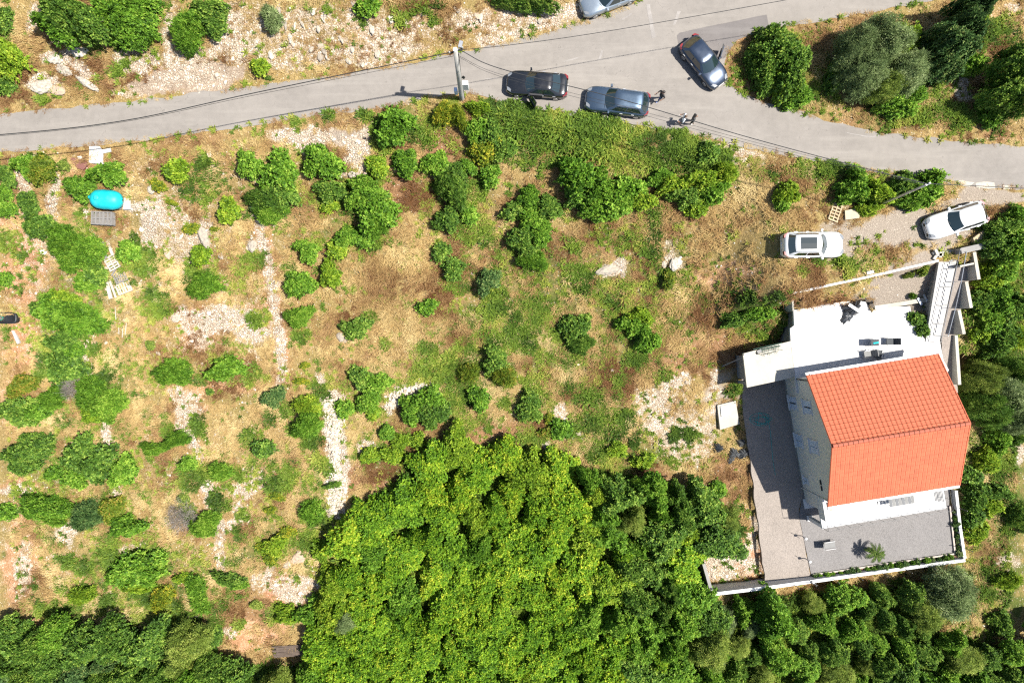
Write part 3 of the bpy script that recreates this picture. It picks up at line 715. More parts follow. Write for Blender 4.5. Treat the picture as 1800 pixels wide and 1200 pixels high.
def stone_mesh(name, seed, sub=1, flat=0.65, m=None, blocky=0.35):
    bm = bmesh.new(); bmesh.ops.create_icosphere(bm, subdivisions=sub, radius=1.0)
    r = np.random.default_rng(seed)
    ax = [Vector(r.normal(0, 1, 3)).normalized() for _ in range(7)]; cut = r.uniform(0.55, 0.95, 7)
    for v in bm.verts:
        for a, c in zip(ax, cut):
            d = v.co.dot(a)
            if d > c: v.co -= a * (d - c)
        v.co *= 1 + r.normal(0, 0.07)
        v.co.z *= flat
    me = bpy.data.meshes.new(name); bm.to_mesh(me); bm.free()
    if m: me.materials.append(m)
    return me
def stone_mat(name, src, dim=1.0):
    m, nt, bs = newmat(name)
    tc = N(nt, 'ShaderNodeNewGeometry').outputs['Position']
    if src == 'INSTANCER': a = attr(nt, 'tint', src).outputs['Fac']
    else: a = N(nt, 'ShaderNodeObjectInfo').outputs['Random']
    c = ramp(nt, a, [(0.0, (0.294, 0.242, 0.178)), (0.35, (0.468, 0.405, 0.313)), (0.8, (0.625, 0.569, 0.464)), (1.0, (0.526, 0.356, 0.224))])
    n1 = noise_node(nt, 5, 5, 0.65, tc)
    c = mixc(nt, math_node(nt, 'MULTIPLY', ramp(nt, n1, [(0.45, (0, 0, 0)), (0.65, (1, 1, 1))]), 0.35 if dim == 1 else .8), c, (0.21, 0.195, 0.175))
    if dim != 1: c = mixc(nt, 1 - dim, c, (0.10, 0.09, 0.08))
    nt.links.new(c, bs.inputs['Base Color']); bs.inputs['Roughness'].default_value = 0.92
    b = N(nt, 'ShaderNodeBump'); b.inputs['Strength'].default_value = 0.6; b.inputs['Distance'].default_value = 0.05
    nt.links.new(noise_node(nt, 9, 5, 0.7, tc), b.inputs['Height']); nt.links.new(b.outputs[0], bs.inputs['Normal'])
    return m
STONE_I = stone_mat('limestone chips', 'INSTANCER'); STONE = stone_mat('limestone', 'OBJECT', .62)
p_stone = [bpy.data.objects.new('chip', stone_mesh('chip', 200 + i, 1, 0.6, STONE_I)) for i in range(4)]
def d_stone(x, y):
    return np.clip(gmask('rock', x, y) ** 2.0 * 0.75 * (0.2 + 0.8 * sstep(.4, .6, vnoise(x, y, .8, 52, 3))) + gmask('soil', x, y) * 0.12 + gmask('gravel', x, y) * 0.03 + gmask('scree', x, y) * .12 + 0.008, 0, 1)
x, y, r = scatter(120000, 47, d_stone)
n = len(x)
s = np.exp(r.normal(math.log(0.045), 0.62, n)); s = np.clip(s, 0.02, 0.24)
instancer('limestone_rubble', np.stack([x, y, gz(x, y)], 1), np.stack([r.normal(0, .35, n), r.normal(0, .35, n), r.uniform(0, 6.28, n)], 1), np.stack([s * r.uniform(.8, 1.4, n), s, s], 1),
          r.random(n), p_stone, r.integers(0, 4, n), 'loose white limestone chips strewn over bare ground', 'rubble')

# the two heaps of cleared white stones
STONE_W = stone_mat('cleared white stones', 'INSTANCER')
p_white = [bpy.data.objects.new('heap_stone', stone_mesh('heap_stone', 240 + i, 1, 0.7, STONE_W)) for i in range(4)]
for nm_, line, half, lab in (('rubble_heap', [(582, 702), (584, 760), (590, 800), (588, 840), (590, 868), (586, 902)], 17, 'long narrow heap of cleared white stones above the grove'), ('rubble_heap', [(684, 716), (698, 694), (725, 682), (752, 680)], 11, 'short curved heap of white stones round a green bush')):
    r = np.random.default_rng(81 + half); P_ = []
    seg = [math.hypot(b[0] - a[0], b[1] - a[1]) for a, b in zip(line[:-1], line[1:])]; tot = sum(seg)
    for _ in range(int(tot * half * .75)):
        t = r.random() * tot; i = 0
        while t > seg[i]: t -= seg[i]; i += 1
        f = t / seg[i]; a, b = line[i], line[i + 1]
        w_ = half * (.75 + .4 * math.sin(i * 2.1 + f * 3)) * np.clip(r.normal(0, .55), -1.15, 1.15)
        nx, ny = -(b[1] - a[1]) / seg[i], (b[0] - a[0]) / seg[i]
        P_.append((a[0] + (b[0] - a[0]) * f + nx * w_, a[1] + (b[1] - a[1]) * f + ny * w_, abs(w_) / half))
    g_ = np.array([tuple(G(u, v)) for u, v, _ in P_]); k_ = np.array([q[2] for q in P_]); n = len(P_)
    g_[:, 2] += .22 * np.clip(1 - k_, 0, 1) * r.random(n)
    s = np.exp(r.normal(math.log(.072), .4, n))
    instancer(nm_, g_, r.normal(0, .6, (n, 3)), np.stack([s * r.uniform(.8, 1.4, n), s, s], 1), np.clip(.36 + r.normal(0, .22, n), .0, .8), p_white, r.integers(0, 4, n), lab, 'rubble')

# boulders big enough to pick out
BOULDERS = [(1070, 473, 26, 10, 22, 'long pale flat boulder lying in dry grass below the largest bush'), (1187, 461, 12, 16, -10, 'smooth white boulder standing beside a thin twiggy shrub'), (1168, 464, 5, 7, 0, 'small white rock touching the smooth white boulder'),
            (1096, 485, 6, 6, 0, 'small white stone just below the long pale flat boulder'), (522, 981, 13, 17, -50, 'large white limestone boulder among lime green weeds near the grove'), (505, 993, 7, 10, -40, 'narrow white rock beside the large limestone boulder near the grove'),
            (962, 784, 11, 12, 0, 'white boulder at the upper edge of the dense grove'), (70, 150, 20, 14, 0, 'broad grey limestone outcrop beside the lane under the wooded corner'), (98, 158, 16, 8, -15, 'low grey rock on the lane side of the broad outcrop'),
            (97, 103, 13, 8, 10, 'grey rock in the shade under the dark corner tree'), (138, 90, 16, 9, 0, 'pale rock jutting out below the dark corner tree'), (110, 122, 16, 8, -30, 'grey rock leaning between dry tufts above the lane'), (150, 145, 24, 6, -32, 'long thin limestone ledge slanting down to the lane'),
            (265, 331, 8, 10, 0, 'round pale boulder beside a yellow weed near the tank'), (293, 443, 6, 12, 15, 'upright white stone in the stony field under the tank'), (388, 447, 6, 9, 0, 'small white stone beside a lime bush in the stony field'),
            (357, 415, 10, 22, 20, 'tall white limestone slab in the stony field'), (308, 557, 8, 10, 0, 'white stone beside a low bush left of the bare white patch'), (598, 592, 8, 9, 0, 'lone white stone on pale straw above the round olive bush'), (442, 430, 8, 14, 0, 'white stone at the head of the red dirt track'),
            (590, 848, 10, 14, 10, 'grey stone at the lower end of the long rubble heap'), (1365, 920, 0, 0, 0, '')]
bmesh_stones = [stone_mesh('limestone_boulder', 300 + i, 3, 0.55) for i in range(6)]
for i, (u, v, ru, rv, rz, lab) in enumerate(BOULDERS):
    if not lab: continue
    p = G(u, v, 0.15)
    o = link('limestone_boulder', bmesh_stones[i % 6].copy(), STONE, None, (p.x, p.y, p.z + 0.05), (0.1, 0.05, R(rz)), (ru / 24 * 1.05, rv / 24 * 1.05, 0.32 * (ru + rv) / 24 + 0.1))
    tag(o, lab, 'boulder', 'pale limestone boulders on the hillside')
# rows of ledge rocks on the slope above the lane
r = np.random.default_rng(91)
k = 0; ROCKS = []
while k < 30:
    u, v = r.uniform(460, 1000), r.uniform(2, 118)
    if v > np.interp(u, [440, 640, 800, 900, 1000], [135, 105, 75, 58, 30]): continue
    p = G(u, v); a, b = r.uniform(0.10, 0.24), r.uniform(0.22, 0.5)
    o = link('limestone_rock', bmesh_stones[k % 6], STONE, None, (p.x, p.y, p.z + 0.02), (0, 0, r.normal(0.25, 0.3)), (a, b, 0.2))
    ROCKS.append((u, v, o)); tag(o, 'x', 'rock', 'limestone rocks on the slope above the lane')
    k += 1

# dry stone wall: every stone its own piece
dw = empty('dry_stone_wall', G(620, 308))
tag(dw, 'short dry stone wall of white stones between two green bushes', 'wall')
r = np.random.default_rng(5)
small = [stone_mesh('wall_stone', 330 + i, 1, 0.75, STONE) for i in range(5)]
for k in range(44):
    t = r.random(); u = 597 + 50 * t; v = 305 + 7 * t * r.random() + r.uniform(-2, 7)
    p = G(u, v) - dw.location
    link('wall_stone', small[k % 5], None, dw, (p.x, p.y, p.z + r.uniform(0.05, 0.42)), tuple(r.uniform(-.5, .5, 3)), tuple(r.uniform(0.10, 0.19, 3)))

# ------------------------------------------------------------------ plants
def crown_mesh(name, Rr, Ht, lobe, per_lobe, per, ll, lw, seed, base=0.08, spread=0.05, up=0.9, gapf=1.3, inner=0.62, rose=True):
    """leaf rosettes held out over a lower, denser shell of leaves; lobe = rosette radius in metres"""
    r = np.random.default_rng(seed)
    ph = r.uniform(0, 6.28, 4); lo = lobe / Rr
    def shell(fr, jit, gap, tries):
        c = np.zeros((900, 3)); nc = 0; w7 = np.array([1, 1, .7])
        for _ in range(tries):
            t = r.uniform(0, 2 * math.pi); h = r.random() ** 0.85; el = h * math.pi / 2
            out = 1 + 0.19 * math.sin(2 * t + ph[0]) + 0.19 * math.sin(3 * t + ph[1]) + 0.16 * math.sin(5 * t + ph[2]) + 0.12 * math.sin(8 * t + ph[3])
            rad = fr * r.uniform(1 - jit, 1 + jit) * (1 + (out - 1) * math.cos(el))
            p = np.array([rad * math.cos(el) * math.cos(t), rad * math.cos(el) * math.sin(t), 0.04 + rad * math.sin(el) * (0.9 + 0.1 * math.sin(3 * t))])
            if nc and (((c[:nc] - p) * w7) ** 2).sum(1).min() < (lo * gap * r.uniform(.75, 1.3)) ** 2: continue
            c[nc] = p; nc += 1
        return c[:nc]
    c1 = shell(0.90, .13, gapf, 2600); c2 = shell(inner, .12, gapf * .9, 1400)
    C = np.vstack([c1, c2]); k = len(C)
    C[:, :2] /= np.percentile(np.hypot(C[:, 0], C[:, 1]), 95)
    C[:, 2] /= np.percentile(C[:, 2], 98)
    lb = r.random(k); sc = r.uniform(.7, 1.3, k)
    P0 = C * np.array([Rr, Rr, Ht]); P0[:, 2] += base
    nrm = P0 / np.array([Rr, Rr, Ht]) * np.array([.8, .8, .5]) + np.array([0, 0, .55]); nrm /= np.linalg.norm(nrm, axis=1)[:, None]
    m = k * per_lobe; li = np.repeat(np.arange(k), per_lobe)
    # sprigs of one rosette: spread over its cap, leaning outwards
    d = r.normal(0, 1, (m, 3)); d -= nrm[li] * (d * nrm[li]).sum(1)[:, None]; d /= np.linalg.norm(d, axis=1)[:, None]
    q = np.sqrt(r.random(m)) * lobe * sc[li]
    P = P0[li] + d * q[:, None] + nrm[li] * (lobe * .45 - q * .45)[:, None]
    n = m * per; rp = np.repeat(np.arange(m), per)
    S = P[rp] + r.normal(0, spread, (n, 3))
    D = d[rp] * .9 + nrm[li][rp] * .35 + r.normal(0, .45, (n, 3)); D /= np.linalg.norm(D, axis=1)[:, None]
    U = nrm[li][rp] * .5 + np.array([0, 0, up]) + r.normal(0, .33, (n, 3))
    side = np.cross(D, U); side /= np.linalg.norm(side, axis=1)[:, None] + 1e-9
    L = ll * r.uniform(0.7, 1.3, n)[:, None]; Wd = lw * r.uniform(0.7, 1.3, n)[:, None] / 2
    far = (r.random(m) < .10)[rp]; S = S + np.where(far[:, None], d[rp] * lobe * r.uniform(.5, 1.6, m)[rp][:, None] + nrm[li][rp] * lobe * .4, 0)
    v0 = S; v1 = S + D * L * 0.45 + side * Wd; v2 = S + D * L; v3 = S + D * L * 0.45 - side * Wd
    co = np.stack([v0, v1, v2, v3], 1).reshape(-1, 3)
    co[:, 2] = np.maximum(co[:, 2], 0.01)
    me = mesh_np(name, co, np.arange(n * 4).reshape(n, 4))
    at = me.attributes.new('rnd', 'FLOAT', 'FACE')
    val = 0.42 * lb[li][rp] + 0.18 * r.random(m)[rp] + 0.40 * r.random(n)
    at.data.foreach_set('value', np.clip((val - 0.5) * 1.5 + 0.5, 0, 1).astype(np.float32))
    return me

def stems_mesh(name, Rr, Ht, n, r0, seed, trunk=0.0):
    r = np.random.default_rng(seed)
    b = MB()
    if trunk:
        b.tube([(0, 0, -0.3), (0.04, 0.02, trunk * 0.5), (0.02, -0.03, trunk)], [r0 * 1.25, r0, r0 * 0.8], 7)
    for i in range(n):
        a = 2 * math.pi * (i + r.uniform(-.3, .3)) / n; k = r.uniform(0.35, 0.75) * Rr
        h = trunk + (Ht * r.uniform(0.5, 0.85))
        z0 = trunk * 0.85 if trunk else -0.1
        p0 = Vector((0.02, -0.02, z0)); p2 = Vector((math.cos(a) * k, math.sin(a) * k, h)); p1 = (p0 + p2) / 2 + Vector((0, 0, 0.12 * Ht)) - Vector((math.cos(a), math.sin(a), 0)) * 0.05
        rr = r0 * 0.6
        b.tube([p0, p1, p2], [rr, rr * 0.6, rr * 0.2], 5)
        for q in range(2):
            a2 = a + r.uniform(-0.9, 0.9); p3 = p1 + Vector((math.cos(a2) * 0.4 * Rr, math.sin(a2) * 0.4 * Rr, r.uniform(0.1, 0.4) * Ht))
            b.tube([p1, (p1 + p3) / 2 + Vector((0, 0, .05)), p3], [rr * 0.5, rr * 0.35, rr * 0.12], 4)
    return b.mesh(name)

FAM = {}
for v_ in range(4):
    FAM.setdefault('S', []).append(crown_mesh('foliage', 0.6, 0.55, .13, 6, 7, 0.125, 0.075, 400 + v_, spread=0.03, gapf=1.25))
    FAM.setdefault('M', []).append(crown_mesh('foliage', 1.2, 0.95, .17, 7, 8, 0.15, 0.09, 410 + v_, spread=0.035, gapf=1.3))
    FAM.setdefault('L', []).append(crown_mesh('foliage', 2.2, 1.6, .21, 8, 8, 0.17, 0.105, 420 + v_, spread=0.04, gapf=1.35))
    FAM.setdefault('fS', []).append(crown_mesh('foliage', 0.6, 0.40, .13, 7, 8, 0.16, 0.034, 430 + v_, spread=0.04, gapf=1.2, up=.6))
    FAM.setdefault('fM', []).append(crown_mesh('foliage', 1.2, 0.70, .17, 8, 9, 0.19, 0.040, 440 + v_, spread=0.05, gapf=1.25, up=.6))
    FAM.setdefault('fL', []).append(crown_mesh('foliage', 2.2, 1.25, .20, 8, 9, 0.21, 0.046, 450 + v_, spread=0.06, gapf=1.25, up=.6))
    FAM.setdefault('oL', []).append(crown_mesh('crown', 2.2, 1.9, .34, 24, 9, 0.19, 0.042, 460 + v_, spread=0.10, gapf=1.25, up=.5))
    FAM.setdefault('tL', []).append(crown_mesh('crown', 2.2, 1.9, .20, 8, 7, 0.18, 0.11, 470 + v_, spread=0.05, gapf=1.45, inner=.66))
    FAM.setdefault('yL', []).append(crown_mesh('crown', 2.2, 1.2, .19, 9, 9, 0.165, 0.10, 480 + v_, spread=0.04, gapf=1.45, inner=.68))
    FAM.setdefault('xM', []).append(crown_mesh('foliage', 1.2, 0.7, .30, 3, 6, 0.34, 0.014, 490 + v_, spread=0.1, gapf=1.0))
SCALE0 = {'S': 0.6, 'M': 1.2, 'L': 2.2}
HT0 = {'S': .55, 'M': .95, 'L': 1.6, 'fS': .40, 'fM': .70, 'fL': 1.25, 'oL': 1.9, 'tL': 1.9, 'yL': 1.2, 'xM': .7}
BARK = mat('grey bark', (0.12, 0.095, 0.07), 0.9, var=0.3, scale=8, bump=0.5)
STEM_S = {'S': stems_mesh('stem', .6, .5, 6, .02, 1), 'M': stems_mesh('stem', 1.2, .9, 7, .035, 2), 'L': stems_mesh('stem', 2.2, 1.6, 9, .06, 3)}
TRUNK = [stems_mesh('trunk', 2.2, 1.8, 6, .13, 10 + i, trunk=1.6) for i in range(3)]
def lm(name, stops, **kw):
    kw.setdefault('trans', .34)
    return leafy_mat(name, stops, src='GEOMETRY', attrn='rnd', **kw)
LEAF = {
 'g': lm('mid green leaves', [(0, (0.033, 0.089, 0.006)), (.4, (0.095, 0.212, 0.015)), (.75, (0.177, 0.332, 0.029)), (1, (0.342, 0.481, 0.065))], objvar=.25),
 'd': lm('dark green leaves', [(0, (0.029, 0.069, 0.009)), (.4, (0.073, 0.159, 0.019)), (.75, (0.150, 0.266, 0.032)), (1, (0.322, 0.430, 0.070))], objvar=.25),
 'l': lm('lime leaves', [(0, (0.052, 0.106, 0.006)), (.35, (0.131, 0.237, 0.013)), (.75, (0.241, 0.356, 0.023)), (1, (0.418, 0.484, 0.050))], objvar=.2),
 'y': lm('yellow flowering leaves', [(0, (0.050, 0.095, 0.010)), (.4, (0.130, 0.200, 0.015)), (.72, (0.250, 0.290, 0.020)), (1, (0.520, 0.440, 0.040))], objvar=.2),
 'k': lm('rusty green leaves', [(0, (0.050, 0.090, 0.008)), (.45, (0.120, 0.185, 0.014)), (.8, (0.220, 0.250, 0.025)), (1, (0.360, 0.240, 0.050))], objvar=.2),
 'o': lm('grey olive leaves', [(0, (0.061, 0.096, 0.033)), (.45, (0.150, 0.212, 0.072)), (.8, (0.259, 0.335, 0.128)), (1, (0.410, 0.478, 0.221))], objvar=.2),
 's': lm('soft olive green leaves', [(0, (0.061, 0.096, 0.018)), (.45, (0.158, 0.231, 0.033)), (.8, (0.279, 0.356, 0.056)), (1, (0.438, 0.475, 0.112))], objvar=.2),
 'b': lm('blue green leaves', [(0, (0.028, 0.066, 0.018)), (.45, (0.067, 0.140, 0.035)), (.8, (0.139, 0.230, 0.060)), (1, (0.292, 0.345, 0.104))], objvar=.2),
 'x': lm('bare grey twigs', [(0, (0.090, 0.075, 0.065)), (.5, (0.190, 0.165, 0.145)), (1, (0.310, 0.280, 0.250))], trans=0.0),
 'v': lm('grove leaves', [(0, (0.047, 0.122, 0.008)), (.35, (0.124, 0.263, 0.016)), (.68, (0.224, 0.381, 0.022)), (.88, (0.354, 0.475, 0.030)), (1, (0.555, 0.575, 0.050))], objvar=.3),
}
COLNAME = {'g': 'mid green', 'd': 'dark green', 'l': 'lime green', 'y': 'yellow flowering', 'k': 'rusty green', 'o': 'grey olive', 's': 'olive green', 'b': 'blue green', 'x': 'bare grey', 'v': 'yellow green'}
ROWS = []          # everything planted, for labels
def plant(u, v, ru, rv, kind, fam=None, h=None, rot=None, tree=False, label=None, group=None, lift=0.0):
    """one bush or tree: visible centre at photo pixel u,v, half-size ru,rv pixels"""
    r = rng
    m_ = max(ru, rv) / PPM
    size = 'S' if m_ < 0.85 else ('M' if m_ < 1.6 else 'L')
    if fam is None: f = size
    elif fam == 'f': f = 'f' + size if size == 'S' or (size == 'M' and r.random() < .5) else size
    else: f = fam
    R0 = SCALE0[f[-1]]
    hh = h if h is not None else max(0.35, 0.72 * (ru + rv) / PPM * 0.95)
    tk = 0.0
    if tree:
        tk = lift if lift else hh * 0.35
    p = G(u, v, tk + hh * 0.45)
    if not tree:
        ru *= .95; rv *= .95; hh *= .92
    sx, sy, sz = ru / PPM / R0, rv / PPM / R0, hh / HT0[f]
    adj = (HC - p.z - tk - hh * .4) / HC
    sx *= adj; sy *= adj
    name = 'tree' if tree else 'shrub'
    nm = {'o': 'olive_tree', 'b': 'evergreen_tree'}.get(kind, 'leafy_tree') if tree else {'x': 'dead_shrub', 'y': 'flowering_shrub'}.get(kind, 'shrub')
    root = empty(nm, (p.x, p.y, p.z))
    ang = r.choice([0, math.pi]) + r.uniform(-0.35, 0.35) if abs(ru - rv) > 0.12 * max(ru, rv) else r.uniform(0, 6.28)
    if rot is not None: ang = rot
    me = FAM[f][r.integers(0, 4)]
    o = link('crown' if tree else 'foliage', me, None, root, (0, 0, tk), (0, 0, 0), (sx, sy, sz))
    # free spin for round ones keeps repeats from showing
    o.rotation_euler = (0, 0, ang)
    if len(me.materials) == 0: me.materials.append(LEAF['g'])
    o.material_slots[0].link = 'OBJECT'; o.material_slots[0].material = LEAF[kind]
    if tree:
        q = link('trunk', TRUNK[r.integers(0, 3)], BARK, root, (0, 0, 0), (0, 0, r.uniform(0, 6.28)), (sx * .9, sy * .9, (tk + hh * .6) / 3.2))
    else:
        q = link('stem', STEM_S[f[-1]], BARK, root, (0, 0, 0), (0, 0, ang), (sx * .8, sy * .8, sz * .8))
    root['category'] = 'tree' if tree else 'shrub'
    ROWS.append(dict(o=root, u=u, v=v, r=(ru + rv) / 2, kind=kind, tree=tree, fam=f, label=label, group=group))
    return root
